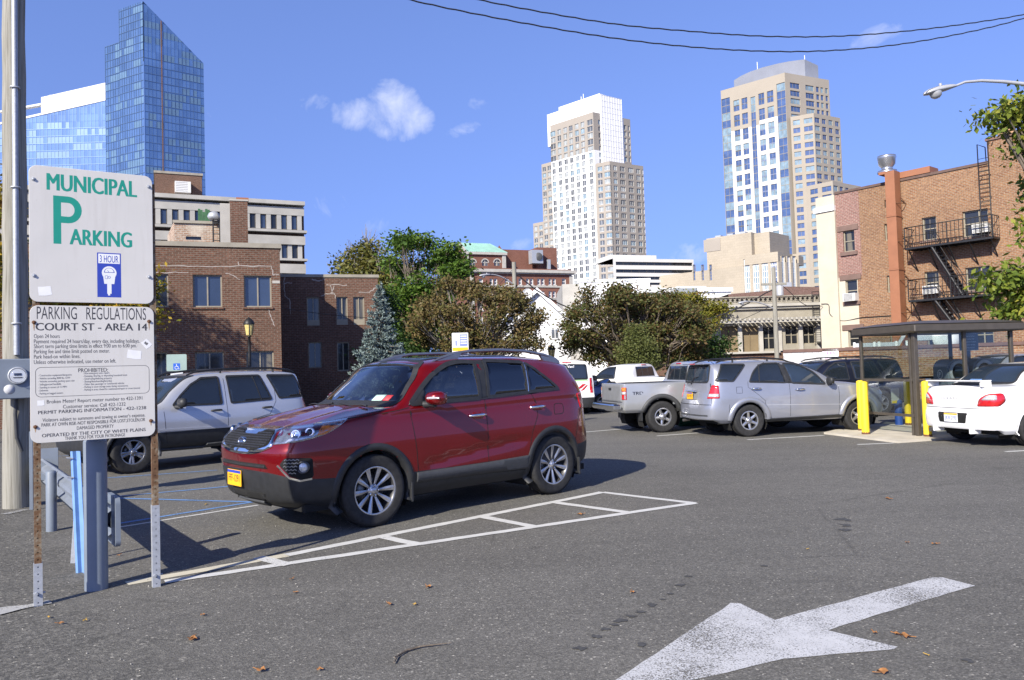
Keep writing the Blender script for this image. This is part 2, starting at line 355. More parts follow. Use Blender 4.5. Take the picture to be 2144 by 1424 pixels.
def M_road_paint(name, c, wear_lo, wear_hi, scale=70, bigs=1.2, kf=.62, kb=.5):
 """worn road paint: the asphalt shows through where the paint has gone"""
 t = NT(name); f = t.math('ADD', t.math('MULTIPLY', t.noise(scale, 4, .7), kf), t.math('MULTIPLY', t.noise(bigs, 5, .6), kb))
 k = t.ramp(t.noise(7, 5), [(.3, tuple(x * .86 for x in c)), (.7, c)])
 t.set(Base_Color=k, Roughness=.75, Alpha=t.ramp(f, [(wear_lo, 0.0), (wear_hi, 1.0)])); t.bump(t.noise(120, 3), .4, .004); return t.m
K['asphalt'] = M_asphalt()
K['paint_w'] = M_road_paint("white_line_paint", (.62, .62, .6), .39, .47)
K['paint_c'] = M_road_paint("cream_line_paint", (.6, .56, .44), .36, .44)
K['paint_a'] = M_road_paint("worn_arrow_paint", (.56, .565, .58), .475, .55, 105, 1.6, .8, .34)
K['paint_b'] = M_road_paint("blue_line_paint", (.14, .28, .56), .44, .53)
K['paint_old'] = M_road_paint("faded_line_paint", (.42, .42, .41), .46, .56)
K['earth'] = M_plain("distant_ground", (.12, .115, .1), .95, 0, .2, .05)
def sheet(name, poly, z, mt, kind='structure', label=None, cat=None, rag=0.0, step=.15):
 pts = []
 for i, p in enumerate(poly):
  q = poly[(i + 1) % len(poly)]; d = math.hypot(q[0] - p[0], q[1] - p[1]); k = max(1, int(d / step)) if rag else 1
  for j in range(k): pts.append((lerp(p[0], q[0], j / k) + rnd.uniform(-rag, rag), lerp(p[1], q[1], j / k) + rnd.uniform(-rag, rag)))
 r = delaunay_2d_cdt([Vector(p) for p in pts], [], [list(range(len(pts)))], 1, 1e-5)
 mb = MB(); mb.add([(v.x, v.y, z) for v in r[0]], [tuple(f) for f in r[2]])
 o = mb.build(name, mt); return tag(o, label, cat, None, kind)
g = MB(); g.add([(-4000, -4000, -.03), (4000, -4000, -.03), (4000, 4000, -.03), (-4000, 4000, -.03)], [(0, 1, 2, 3)]); tag(g.build("ground", K['earth']), kind='structure')
g = MB(); N_ = 60
for i in range(1): g.add([(-45, -30, 0), (45, -30, 0), (60, 70, 0), (-60, 70, 0)], [(0, 1, 2, 3)])
tag(g.build("parking_lot", K['asphalt']), kind='structure')
px = lambda a, b: tuple(on_z(a, b)[:2])
def line(p, q, wd, mt, name="road_marking", z=.006, jit=.006):
 a, b = Vector(p), Vector(q); d = (b - a).normalized(); n = Vector((-d.y, d.x)) * wd / 2; k = max(2, int((b - a).length / .12)); L = []; Rr = []
 for i in range(k + 1):
  c = a.lerp(b, i / k); L.append(c + n + n.normalized() * rnd.uniform(-jit, jit)); Rr.append(c - n + n.normalized() * rnd.uniform(-jit, jit))
 mb = MB(); mb.add([(v.x, v.y, z) for v in L + Rr], [(i, k + 1 + i, k + 2 + i, i + 1) for i in range(k)])
 return tag(mb.build(name, mt), kind='structure')
isl = [px(265, 1222), px(1262, 1031), px(1455, 1054), px(345, 1219)]
line(isl[0], px(600, 1163), .13, K['paint_c'], z=.003); line(px(600, 1163), isl[1], .115, K['paint_w'], z=.0042); line(isl[1], isl[2], .1, K['paint_w'], z=.003); line(isl[2], isl[3], .11, K['paint_w'], z=.0054)
for p, q in (((540, 1168), (605, 1184)), ((795, 1124), (880, 1142)), ((1005, 1082), (1125, 1105)), ((1155, 1052), (1315, 1074))): line(px(*p), px(*q), .115, K['paint_w'], z=.0066)
sheet("road_marking", [px(1285, 1428), px(1530, 1264), px(1548, 1264), px(1624, 1299), px(1950, 1210), px(1975, 1210), px(2040, 1227), px(1732, 1321), px(1880, 1356), px(1872, 1360), px(1640, 1382), px(1460, 1424), px(1280, 1462)], .004, K['paint_a'], rag=.006)
line(px(240, 1098), px(540, 1050), .07, K['paint_b'], z=.0042); line(px(250, 1104), px(540, 1058), .06, K['paint_w'], z=.003)
for p, q in (((225, 1043), (530, 1052)), ((225, 1042), (480, 1019)), ((215, 1002), (455, 985)), ((80, 958), (215, 950)), ((300, 940), (455, 930))): line(px(*p), px(*q), .07, K['paint_b'], z=.0054)
for p, q in (((1225, 905), (1330, 896)), ((1375, 913), (1470, 906)), ((1565, 921), (1725, 912)), ((1795, 931), (1872, 928)), ((2105, 946), (2200, 941)), ((1425, 889), (1450, 886))): line(px(*p), px(*q), .09, K['paint_w'], z=.003)
line(px(8, 1078), px(56, 1068), .12, K['paint_old'], z=.009)
sheet("road_marking", [px(-20, 1276), px(60, 1268), px(100, 1258), px(110, 1266), px(60, 1274), px(0, 1290), px(-30, 1292)], .009, K['paint_old'], rag=.01, step=.05)
for (a, b, s) in [(1440, 1208, .05), (1425, 1226, .06), (1405, 1244, .05), (1385, 1256, .04), (1365, 1268, .07), (1340, 1282, .06), (1322, 1291, .06), (1300, 1301, .07), (1285, 1309, .05), (1265, 1318, .06), (1245, 1334, .07), (1215, 1358, .07), (1768, 1088, .16), (1772, 1100, .14), (1768, 1110, .1), (1345, 1350, .07), (2030, 1384, .06), (1600, 1185, .06)]:
 c = px(a, b); k = 11
 sheet("asphalt_stain", [(c[0] + math.cos(i * 6.283 / k) * s * rnd.uniform(.2, .8), c[1] + math.sin(i * 6.283 / k) * s * rnd.uniform(.2, .75)) for i in range(k)], .004, K['stain'] if 'stain' in K else K.setdefault('stain', M_plain("tar_stain", (.062, .062, .062), .8, 0, .3, 30)))
gm = MB()
for i in range(500):
 a = rnd.uniform(-7.5, -1.6); b = rnd.uniform(3.6, 11)
 if a > -2.2 - (6 - b) * .2 and b > 6.2: continue
 s = rnd.uniform(.002, .007); x, y = a, b; v = []
 for k in range(6):
  t = k * 1.047; v.append((x + math.cos(t) * s * rnd.uniform(.6, 1.3), y + math.sin(t) * s * rnd.uniform(.6, 1.3), .005))
 v.append((x, y, .005 + s * .9)); gm.add(v, [(k, (k + 1) % 6, 6) for k in range(6)])
tag(gm.build("loose_gravel", M_plain("pale_grit", (.4, .38, .34), .9, 0, .4, 40)), "tiny pale stone grit loose on the dark asphalt around the sign posts", "gravel", None, 'stuff')
# ------------------------------------------------------------------ cars
def pchip(x, y, xi):
 x = np.asarray(x, float); y = np.asarray(y, float); h = np.diff(x); h[h == 0] = 1e-6; d = np.diff(y) / h; n = len(x); mm = np.zeros(n)
 for i in range(1, n - 1):
  if d[i - 1] * d[i] > 0:
   w1 = 2 * h[i] + h[i - 1]; w2 = h[i] + 2 * h[i - 1]; mm[i] = (w1 + w2) / (w1 / d[i - 1] + w2 / d[i])
 mm[0] = d[0]; mm[-1] = d[-1]
 i = np.clip(np.searchsorted(x, xi, side='right') - 1, 0, n - 2); t = (xi - x[i]) / h[i]
 return (2 * t**3 - 3 * t**2 + 1) * y[i] + (t**3 - 2 * t**2 + t) * h[i] * mm[i] + (-2 * t**3 + 3 * t**2) * y[i + 1] + (t**3 - t**2) * h[i] * mm[i + 1]
def catmull(x, y, xi):
 x = np.asarray(x, float); y = np.asarray(y, float); h = np.diff(x); h[h == 0] = 1e-6; n = len(x); mm = np.zeros(n); d = np.diff(y) / h
 for i in range(1, n - 1): mm[i] = (d[i - 1] * h[i] + d[i] * h[i - 1]) / (h[i] + h[i - 1])
 mm[0] = d[0]; mm[-1] = d[-1]
 i = np.clip(np.searchsorted(x, xi, side='right') - 1, 0, n - 2); t = (xi - x[i]) / h[i]
 return (2 * t**3 - 3 * t**2 + 1) * y[i] + (t**3 - 2 * t**2 + t) * h[i] * mm[i] + (-2 * t**3 + 3 * t**2) * y[i + 1] + (t**3 - t**2) * h[i] * mm[i + 1]
class Car:
 def __init__(s, name, label, cat, front, rear, spec, paint, up=6, ur=5, group=None):
  """front / rear: ground points below the near-side axle ends (x, y); near = 'L' or 'R' side seen"""
  s.sp = spec; s.paint = paint
  f, r = Vector(front), Vector(rear); d = (f - r).normalized(); s.near = spec.get('near', 'R')
  left = Vector((-d.y, d.x)); mid = (f + r) / 2; tr = spec['track'] / 2
  c = mid + (left * tr if s.near == 'R' else -left * tr)
  s.ang = math.atan2(d.y, d.x)
  s.root = thing(name, label, cat, (c.x, c.y, 0), s.ang, group)
  s.Mw = Matrix.Translation((c.x, c.y, 0)) @ rot_z(s.ang); s.Mi = s.Mw.inverted()
  s.body(up, ur)
 def pixel(s, px, py):
  o = s.Mi @ Vector((0, 0, CAMH)); d = (s.Mi.to_3x3() @ ray(px, py)).normalized(); h = s.bvh.ray_cast(o, d); return h[0]
 def body(s, up, ur):
  sp = s.sp; X, Y = np.array(sp['x'], float), np.array(sp['y'], float); n = len(X)
  fy = sp.get('fy', (.86, .955, 1.0, 1.005, .985, .955)); zr = sp['z']          # five lower heights
  tuckn, tuckt = sp.get('nose', (-.12, -.02, 0, 0, -.03, -.1)), sp.get('tail', (.12, .02, 0, .02, .04, .08))
  wn_ = np.zeros(n); wn_[:4] = (1, 1, .8, .25); wt = np.zeros(n); wt[-4:] = (.25, .8, 1, 1)
  rows = []
  for k in range(6):
   z = (np.array(zr[k], float) if hasattr(zr[k], '__len__') else np.full(n, zr[k])) if k < 5 else np.array(sp['belt'], float)
   if k < 5 and 'zend' in sp:
    zf, zt = sp['zend']; z = z + np.array([zf * (1 if i < 3 else 0) + zt * (1 if i > n - 4 else 0) for i in range(n)]) * (1 if k < 1 else 0)
   if k == 4: z = np.minimum(np.array(sp['belt']) - .05, z + (np.array(sp['belt']) - sp['belt'][n // 2]) * .5)
   rows.append(np.stack([X + tuckn[k] * wn_ + tuckt[k] * wt, Y * fy[k], z], 1))
  rail = np.array(sp['rail'], float); cen = np.array(sp['cen'], float)
  rail3 = rail; cen3 = np.stack([cen[:, 0], np.zeros(n), cen[:, 1]], 1)
  mid = rail3 * .5 + cen3 * .5; mid[:, 2] = rail3[:, 2] * .24 + cen3[:, 2] * .76; mid[:, 0] = rail3[:, 0] * .3 + cen3[:, 0] * .7
  rows += [rail3, mid, cen3]
  G = np.array(rows)                                   # rows x stations x 3
  seg = np.linalg.norm(np.diff(G, axis=1), axis=2).mean(0); u = np.concatenate([[0], np.cumsum(np.maximum(seg, .02))])
  ui = np.concatenate([np.linspace(u[i], u[i + 1], up, endpoint=False) for i in range(n - 1)] + [[u[-1]]])
  H = np.stack([np.stack([pchip(u, G[r, :, c], ui) for c in range(3)], 1) for r in range(len(G))])
  nr = len(G); vv = np.arange(nr, dtype=float); vi = np.concatenate([np.linspace(i, i + 1, ur, endpoint=False) for i in range(nr - 1)] + [[nr - 1.0]])
  Q = np.empty((len(vi), len(ui), 3))
  segr = np.linalg.norm(np.diff(H, axis=0), axis=2)
  for j in range(len(ui)):
   a = np.concatenate([[0], np.cumsum(np.maximum(segr[:, j], 1e-3))]); ai = np.interp(vi, vv, a)
   for c in range(3): Q[:, j, c] = pchip(a, H[:, j, c], ai)
  if 'shape' in sp: Q = sp['shape'](Q)
  s.Q = Q; s.ur = ur; a, b = Q.shape[:2]
  V = np.concatenate([Q.reshape(-1, 3), (Q * np.array([1, -1, 1])).reshape(-1, 3)]); F = []
  for i in range(a - 1):
   for j in range(b - 1):
    q = (i * b + j, i * b + j + 1, (i + 1) * b + j + 1, (i + 1) * b + j); F.append(q[::-1] if True else q); o = a * b; F.append(tuple(o + k for k in q))
  s.V = [Vector(p) for p in V]; s.F = F
  s.bvh = BVHTree.FromPolygons(s.V, s.F)
 def finish_body(s, holes=(), name="body", gap=1.0):
  """drops the faces behind wheel arches and see-through windows; holes: tests on a face centre"""
  sp = s.sp; F = []; MI = []; ncl = sp.get('clad_rows', 0) * s.ur; bq = s.Q.shape[1] - 1
  for fi, f in enumerate(s.F):
   c = (s.V[f[0]] + s.V[f[1]] + s.V[f[2]] + s.V[f[3]]) / 4
   if any((c.x - ax)**2 + (c.z - sp['r'] * gap)**2 < sp['arch']**2 and abs(c.y) > .45 for ax in sp['axles']): continue
   if any(h(c) for h in holes): continue
   F.append(f); MI.append(1 if (fi // 2) // bq < ncl else 0)
  me = bpy.data.meshes.new(name); me.from_pydata([tuple(v) for v in s.V], [], F); me.materials.append(s.paint); me.materials.append(sp.get('clad', K['blackplastic'])); me.polygons.foreach_set('material_index', MI)
  me.polygons.foreach_set("use_smooth", [True] * len(me.polygons))
  import bmesh
  bm = bmesh.new(); bm.from_mesh(me); bmesh.ops.remove_doubles(bm, verts=bm.verts, dist=.0008); bmesh.ops.recalc_face_normals(bm, faces=bm.faces)
  for e in bm.edges: e.smooth = not (len(e.link_faces) == 2 and e.calc_face_angle(0) > .7)
  bmesh.ops.delete(bm, geom=[v for v in bm.verts if not v.link_faces], context='VERTS'); bm.to_mesh(me); bm.free()
  s.bodyob = link(name, me, s.root)
  zb = sp['z'][0]; mb = MB(); W = max(sp['y']) * sp.get('fy', (.86,))[0]; x1, x0 = max(sp['x']) - .3, min(sp['x']) + .3
  mb.box(x0, x1, -W * .96, W * .96, zb - .015, zb + .06, 0)
  for ax in sp['axles']:
   for sg in (1, -1):
    k = 14; rr = sp['arch'] + .03; yo, yi = sg * (max(sp['y']) - .09), sg * .42; L = []
    for i in range(k + 1):
     t = R(-28) + R(236) * i / k; L.append((ax + math.cos(t) * rr, sp['r'] * gap + math.sin(t) * rr))
    mb.add([(p[0], yo, p[1]) for p in L] + [(p[0], yi, p[1]) for p in L] + [(ax, yi, sp['r'])], [(i, i + 1, k + 2 + i, k + 1 + i) for i in range(k)] + [(k + 1 + i, k + 2 + i, 2 * k + 2) for i in range(k)])
  mb.tube([(sp['axles'][0], -.6, sp['r']), (sp['axles'][0], .6, sp['r'])], .045, 8); mb.tube([(sp['axles'][1], -.6, sp['r']), (sp['axles'][1], .6, sp['r'])], .055, 8)
  mb.build("underbody", K['well'], s.root)
  return s
 def _frame(s, axis):
  if axis == 'top': return (lambda a, b: Vector((a, b, 4))), Vector((0, 0, -1))
  ang = R(axis); d = Vector((math.cos(ang), math.sin(ang), 0)); rt = Vector((-d.y, d.x, 0))   # looking along -d; a runs along rt
  return (lambda a, b: d * 6 + rt * a + Vector((0, 0, b))), -d
 def hit(s, a, b, axis):
  fo, dr = s._frame(axis); h = s.bvh.ray_cast(fo(a, b), dr)
  if h[0] is None: 
   p = fo(a, b) + dr * 5.0; h = s.bvh.find_nearest(p)
  n = h[1]
  if n.dot(dr) > 0: n = -n
  return h[0], n
 @staticmethod
 def dense(poly, step):
  out = []
  for i, p in enumerate(poly):
   q = poly[(i + 1) % len(poly)]; L = math.hypot(q[0] - p[0], q[1] - p[1]); k = max(1, int(L / step))
   out += [(lerp(p[0], q[0], j / k), lerp(p[1], q[1], j / k)) for j in range(k)]
  return out
 @staticmethod
 def round(poly, r=.04, k=4):
  out = []; n = len(poly)
  for i in range(n):
   p0, p, p1 = Vector(poly[i - 1][:2]), Vector(poly[i][:2]), Vector(poly[(i + 1) % n][:2]); rr = poly[i][2] if len(poly[i]) > 2 else r
   a, b = (p0 - p), (p1 - p); ra = min(rr, a.length * .45); rb = min(rr, b.length * .45); A = p + a.normalized() * ra; B = p + b.normalized() * rb
   for j in range(k + 1):
    t = j / k; q = A * (1 - t)**2 + p * 2 * t * (1 - t) + B * t * t; out.append((q.x, q.y))
  return out
 def patch(s, poly, axis, mt, name=None, parent=None, off=.004, thick=.02, step=.05, mb=None, mi=0, bulge=0.0):
  pts = s.dense(poly, step); n = len(pts); P = [Vector(p) for p in pts]
  xs = [p[0] for p in pts]; ys = [p[1] for p in pts]; inner = []
  st = step
  def inside(x, y):
   c = False; j = n - 1
   for i in range(n):
    if (ys[i] > y) != (ys[j] > y) and x < (xs[j] - xs[i]) * (y - ys[i]) / (ys[j] - ys[i]) + xs[i]: c = not c
    j = i
   return c
  def dmin(x, y): return min((x - a)**2 + (y - b)**2 for a, b in pts)
  x = min(xs) + st / 2
  while x < max(xs):
   y = min(ys) + st / 2
   while y < max(ys):
    if inside(x, y) and dmin(x, y) > (st * .45)**2: inner.append(Vector((x, y)))
    y += st
   x += st
  r = delaunay_2d_cdt(P + inner, [], [list(range(n))], 1, 1e-6)
  rv, rf, orig = r[0], r[2], r[3]
  v3 = []; nn = []
  for p in rv:
   h, nr_ = s.hit(p.x, p.y, axis); o_ = off
   if bulge:
    dd = math.sqrt(min((p.x - a)**2 + (p.y - b)**2 for a, b in pts)); o_ = off + bulge * min(1, dd / .06)
   v3.append(h + nr_ * o_); nn.append(nr_)
  ec = {}
  for f in rf:
   for i in range(len(f)): e = (f[i], f[(i + 1) % len(f)]); ec[e] = ec.get(e, 0) + 1
  own = mb is None; mb = mb or MB(); base = len(v3); skirt = {}; faces = [tuple(f) for f in rf]; vs_ = list(v3)
  for (a, b) in list(ec):
   if (b, a) not in ec:
    for k in (a, b):
     if k not in skirt: skirt[k] = len(vs_); vs_.append(v3[k] - nn[k] * (thick + off))
    faces.append((b, a, skirt[a], skirt[b]))
  fo, dr = s._frame(axis)
  if rf:
   f = rf[0]; nrm = (v3[f[1]] - v3[f[0]]).cross(v3[f[2]] - v3[f[0]])
   if nrm.dot(dr) > 0: faces = [tuple(reversed(f)) for f in faces]
  mb.add(vs_, faces, mi, False)
  k0 = len(mb.f) - len(faces)
  for i in range(len(rf)): mb.sm[k0 + i] = True
  if own: return mb.build(name, mt, parent or s.root, uv=False)
  return mb
 def strip(s, pts, w, axis, mt, name=None, parent=None, off=.003, step=.06, closed=False, mb=None, mi=0, thick=.01, inward=0.0):
  """a thin band along a 2-D line on the body"""
  L = s.dense(pts, step) if closed else None
  if not closed:
   L = []
   for i in range(len(pts) - 1):
    p, q = pts[i], pts[i + 1]; k = max(1, int(math.hypot(q[0] - p[0], q[1] - p[1]) / step)); L += [(lerp(p[0], q[0], j / k), lerp(p[1], q[1], j / k)) for j in range(k)]
   L.append(pts[-1][:2])
  n = len(L); A = []; B = []; sgn = 1
  if closed: sgn = 1 if sum(L[i][0] * L[(i + 1) % n][1] - L[(i + 1) % n][0] * L[i][1] for i in range(n)) > 0 else -1
  for i in range(n):
   a = Vector(L[i - 1 if (closed or i) else 0][:2]); b = Vector(L[(i + 1) % n if closed else min(i + 1, n - 1)][:2]); d = (b - a).normalized() if (b - a).length > 1e-9 else Vector((1, 0)); nn = Vector((-d.y, d.x)) * sgn
   p = Vector(L[i][:2]); A.append(p + nn * (w / 2 + inward)); B.append(p - nn * (w / 2 - inward))
  v = []
  for lst in (A, B):
   for p in lst: h, nr_ = s.hit(p.x, p.y, axis); v.append(h + nr_ * off)
  for lst in (A, B):
   for p in lst: h, nr_ = s.hit(p.x, p.y, axis); v.append(h - nr_ * thick)
  f = []
  for i in range(n if closed else n - 1):
   j = (i + 1) % n; f += [(i, j, n + j, n + i), (j, i, 2 * n + i, 2 * n + j), (n + i, n + j, 3 * n + j, 3 * n + i)]
  fo, dr = s._frame(axis)
  nrm = (v[f[0][1]] - v[f[0][0]]).cross(v[f[0][2]] - v[f[0][0]])
  if nrm.dot(dr) > 0: f = [tuple(reversed(q)) for q in f]
  own = mb is None; mb = mb or MB(); mb.add(v, f, mi, False)
  if own: return mb.build(name, mt, parent or s.root, uv=False)
  return mb
 def arch_trim(s, mt, w=.07, off=.015, a0=-12, a1=192, gap=1.0, name="wheel_arch_trim", rr=None, lift=0.03):
  sp = s.sp
  for ax in sp['axles']:
   for sg in (1, -1):
    k = 26; v = []; r0 = (rr or sp['arch']) - .012
    for i in range(k + 1):
     t = R(a0) + R(a1 - a0) * i / k; c, sn = math.cos(t), math.sin(t)
     def hp(r_):
      x, z = ax + c * r_, max(.16, sp['r'] * gap + sn * r_); h = s.bvh.ray_cast(Vector((x, sg * 4, z)), Vector((0, -sg, 0)))
      y = abs(h[0].y) if h[0] is not None and abs(h[0].y) > .5 else None
      return x, y, z
     xo, yo, zo = hp(r0 + w); xm, ym, zm = hp(r0 + w * .5); xi, yi, zi = hp(r0 + .02)
     ref = yo or ym or max(sp['y']) * .97; ym = max(ym or 0, ref); yi = max(yi or 0, ref)
     ym = min(ym, max(sp['y']) * 1.006)
     v += [(xo, sg * (ref - .004), zo), (lerp(xo, xm, .4), sg * (ref + off * .8), lerp(zo, zm, .4)), (xm, sg * (ym + off), zm), (ax + c * r0, sg * (ym + off * .7), max(.16, sp['r'] * gap + sn * r0)), (ax + c * r0, sg * (ym - .09), max(.16, sp['r'] * gap + sn * r0))]
    f = []
    for i in range(k):
     for j in range(4):
      q = (i * 5 + j, i * 5 + j + 1, i * 5 + 6 + j, i * 5 + 5 + j); f.append(q if sg < 0 else q[::-1])
    f = [q[::-1] for q in f]
    MB().add(v, f, 0, True).build(name, mt, s.root, uv=False)
 def wheels(s, make_rim, tw=.235, inset=0.0, steer=0.0):
  sp = s.sp; r = sp['r']; rim_r = sp['rim']; first = None
  for ai, ax in enumerate(sp['axles']):
   for sg in (1, -1):
    hw = tw / 2; pr = [(rim_r - .01, -hw * .86), (rim_r + .012, -hw * .98), (r * .86, -hw * 1.04), (r * .965, -hw * .93), (r, -hw * .72), (r, -hw * .3), (r - .012, -hw * .26), (r - .012, -hw * .2), (r, -hw * .16), (r, hw * .16), (r - .012, hw * .2), (r - .012, hw * .26), (r, hw * .3), (r, hw * .72), (r * .965, hw * .93), (r * .9, hw * 1.03), (r * .86, hw * 1.04), (rim_r + .02, hw * 1.0), (rim_r + .012, hw * .98), (rim_r - .01, hw * .86)]
    mb = MB(); Mw_ = Matrix.Rotation(-sg * math.pi / 2, 4, 'X')       # local z -> outwards
    mb.lathe(pr, 48, 0, Mw_)
    wo = mb.build("wheel", K['rubber'], s.root, uv=False)
    st = steer if ai == 0 else 0
    wo.location = (ax, sg * (sp['track'] / 2 - inset - hw * .0) - sg * hw * .1, r); wo.rotation_euler = (0, 0, st)
    rb = MB(); make_rim(rb, rim_r, hw, Mw_ @ Matrix.Rotation(rnd.uniform(0, 1), 4, 'Z'))
    rb.build("rim", [s.rim_mat, K['alloy_dark'], K['disc'], K['chrome'], K['blackplastic']], wo, uv=False)
 def window(s, poly, axis, glass, gw=.035, gasket=None, name="window", glab=None, off=.006, r=.04, trim_name="window_seal", ring=True, step=.05, bulge=0.0):
  P = s.round(poly, r)
  g = s.patch(P, axis, glass, name, None, off, .004 if glass is K['clear'] else .02, step, bulge=bulge)
  if glab: g["label"] = glab
  if ring: s.strip(P, gw, axis, gasket or K['blackplastic'], trim_name, g, off + .004, .05, True, inward=-gw * .15)
  return g
 def lines(s, segs, w=.009, mt=None, name="panel_seam"):
  for pts, axis in segs: s.strip(pts, w, axis, mt or K['well'], name, off=.0015, thick=.004)
 def handle(s, x, z, mt, side, L=.2, name="door_handle", base=True):
  ax = 90 if side > 0 else -90; a = x * (-1 if side > 0 else 1)
  h, n = s.hit(a, z, ax); mb = MB(); t = Vector((1, 0, 0)); t = (t - n * t.dot(n)).normalized(); b = n.cross(t) * (1 if side > 0 else -1)
  path = [h + t * (L / 2) * q + n * o for q, o in ((-1, .002), (-.8, .035), (-.3, .048), (.3, .048), (.8, .035), (1, .002))]
  mb.tube(path, [.014, .017, .018, .018, .017, .014], 8)
  o = mb.build(name, mt, s.root, uv=False)
  return o
 def mirror(s, x, z, y, mt, side, size=(.11, .23, .16), arm=None, name="wing_mirror"):
  mb = MB(); L, Wd, Hh = size; prof = []
  k = 12; v = []
  for i, (q, sc) in enumerate(((-.5, .55), (-.42, .9), (-.1, 1.0), (.25, .85), (.45, .5), (.5, .2))):
   for j in range(k):
    t = 2 * math.pi * j / k; c, sn = math.cos(t), math.sin(t); e = .65
    v.append((x + q * L, side * y + side * (abs(c)**e * math.copysign(1, c)) * Wd / 2 * sc, z + (abs(sn)**e * math.copysign(1, sn)) * Hh / 2 * sc))
  f = []
  for i in range(5):
   for j in range(k): jj = (j + 1) % k; f.append((i * k + j, i * k + jj, (i + 1) * k + jj, (i + 1) * k + j))
  f += [tuple(range(k - 1, -1, -1)), tuple(range(5 * k, 6 * k))]
  if side < 0: f = [q[::-1] for q in f]
  mb.add(v, f, 0, True)
  h, n = s.hit((x + .03) * (-1 if side > 0 else 1), z - Hh * .45, 90 if side > 0 else -90)
  mb.tube([(h.x, h.y - side * .02, h.z), (x, side * (y - Wd * .35), z - Hh * .42), (x, side * y, z - Hh * .46)], [.045, .035, .03], 8, 1)
  return mb.build(name, [mt, K['blackplastic']], s.root, uv=False)
def rim_spokes(n, pair=0.0, w0=.018, w1=.03, lug=5, face=0, dish=.03, lip=.018, cap=.032, hub=.07, back=1):
 def make(mb, rr, hw, M):
  zf = hw * .8
  mb.lathe([(rr + .008, zf + .012), (rr + .004, zf + .018), (rr - lip, zf + .008), (rr - lip - .006, zf - .05), (rr - lip - .012, -hw * .5), (.05, -hw * .5)], 40, back, M)
  mb.lathe([(rr + .009, zf + .010), (rr + .004, zf + .018), (rr - lip, zf + .010)], 40, face, M)
  mb.lathe([(rr * .68, -.02), (rr * .68, .0), (.06, .0)], 24, 2, M)
  for i in range(n):
   for sgn in ((-1, 1) if pair else (0,)):
    a = 2 * math.pi * i / n; q = MB(); r0, r1 = hub * .75, rr - lip * .6; off0, off1 = sgn * pair * .42, sgn * pair
    pts = [(r0, off0 * .8 - w0), (lerp(r0, r1, .55), lerp(off0, off1, .55) - lerp(w0, w1, .7)), (r1, off1 - w1), (r1, off1 + w1), (lerp(r0, r1, .55), lerp(off0, off1, .55) + lerp(w0, w1, .7)), (r0, off0 * .8 + w0)]
    Ma = M @ Matrix.Rotation(a, 4, 'Z')
    zz = [zf - dish, zf - dish * .4, zf + .004, zf + .004, zf - dish * .4, zf - dish]
    v = [Ma @ Vector((p[0], p[1], z)) for p, z in zip(pts, zz)] + [Ma @ Vector((p[0], p[1] * .8, z - .04)) for p, z in zip(pts, zz)]
    ridge = [Ma @ Vector((r0, off0 * .8, zf - dish + .008)), Ma @ Vector((lerp(r0, r1, .55), lerp(off0, off1, .55), zf - dish * .4 + .009)), Ma @ Vector((r1, off1, zf + .006))]
    v += ridge
    f = [(0, 1, 13, 12), (1, 2, 14, 13), (12, 13, 4, 5), (13, 14, 3, 4)]
    mb.add(v, f, face); mb.add(v, [(1, 0, 6, 7), (2, 1, 7, 8), (3, 2, 8, 9), (4, 3, 9, 10), (5, 4, 10, 11)], back)
  mb.lathe([(hub, zf - dish - .03), (hub, zf - dish + .004), (hub * .9, zf - dish + .01), (cap + .004, zf - dish + .012), (cap, zf - dish + .02), (cap * .8, zf - dish + .026), (.001, zf - dish + .027)], 20, face, M)
  for i in range(lug):
   a = 2 * math.pi * (i + .5) / lug; c = M @ Matrix.Translation((math.cos(a) * hub * .82, math.sin(a) * hub * .82, zf - dish))
   mb.lathe([(.0095, 0), (.0095, .022), (.001, .026)], 6, 3, c, False); mb.lathe([(.016, .011), (.012, .0125)], 8, 4, c, False)
 return make
def glyph(poly_or_text, *a): pass
def plate(car, end, y, z, w, h, colour, text, name="licence_plate", band=None, ink=None, tilt=0.0):
 """number plate on nose (end=1) or tail (end=-1)"""
 ax = 0 if end > 0 else 180; hp = [car.hit((y + q) * (1 if end > 0 else -1), z + p, ax)[0] for q in (-w / 2, 0, w / 2) for p in (-h / 2, h / 2)]
 x = (max if end > 0 else min)(p.x for p in hp) + end * .012; yd = Vector((0, end, 0))
 mm = face_mat((x, y, z), yd, (end * tilt, 0, 1))            # local -y faces out
 mb = MB(); mb.bbox(-w / 2, w / 2, -.004, .006, -h / 2, h / 2, .003, 0, mm)
 T = mm @ Matrix.Rotation(math.pi / 2, 4, 'X') ; T = T @ Matrix.Translation((0, 0, .004))
 if text: text_mesh(mb, text, T @ Matrix.Translation((0, -h * .22, 0)), h * .45, 1, 'CENTER', width=w * .8)
 if band: 
  mb.quad(*[T @ Vector(p) for p in ((-w / 2 + .004, h * .3, .0012), (w / 2 - .004, h * .3, .0012), (w / 2 - .004, h / 2 - .004, .0012), (-w / 2 + .004, h / 2 - .004, .0012))], 2)
 return mb.build(name, [colour, ink or K['ink'], band or K['ink']], car.root, uv=False)
K['red'] = M_paint("red_car_paint", (.185, .0016, .0035), .42, .25, .002)
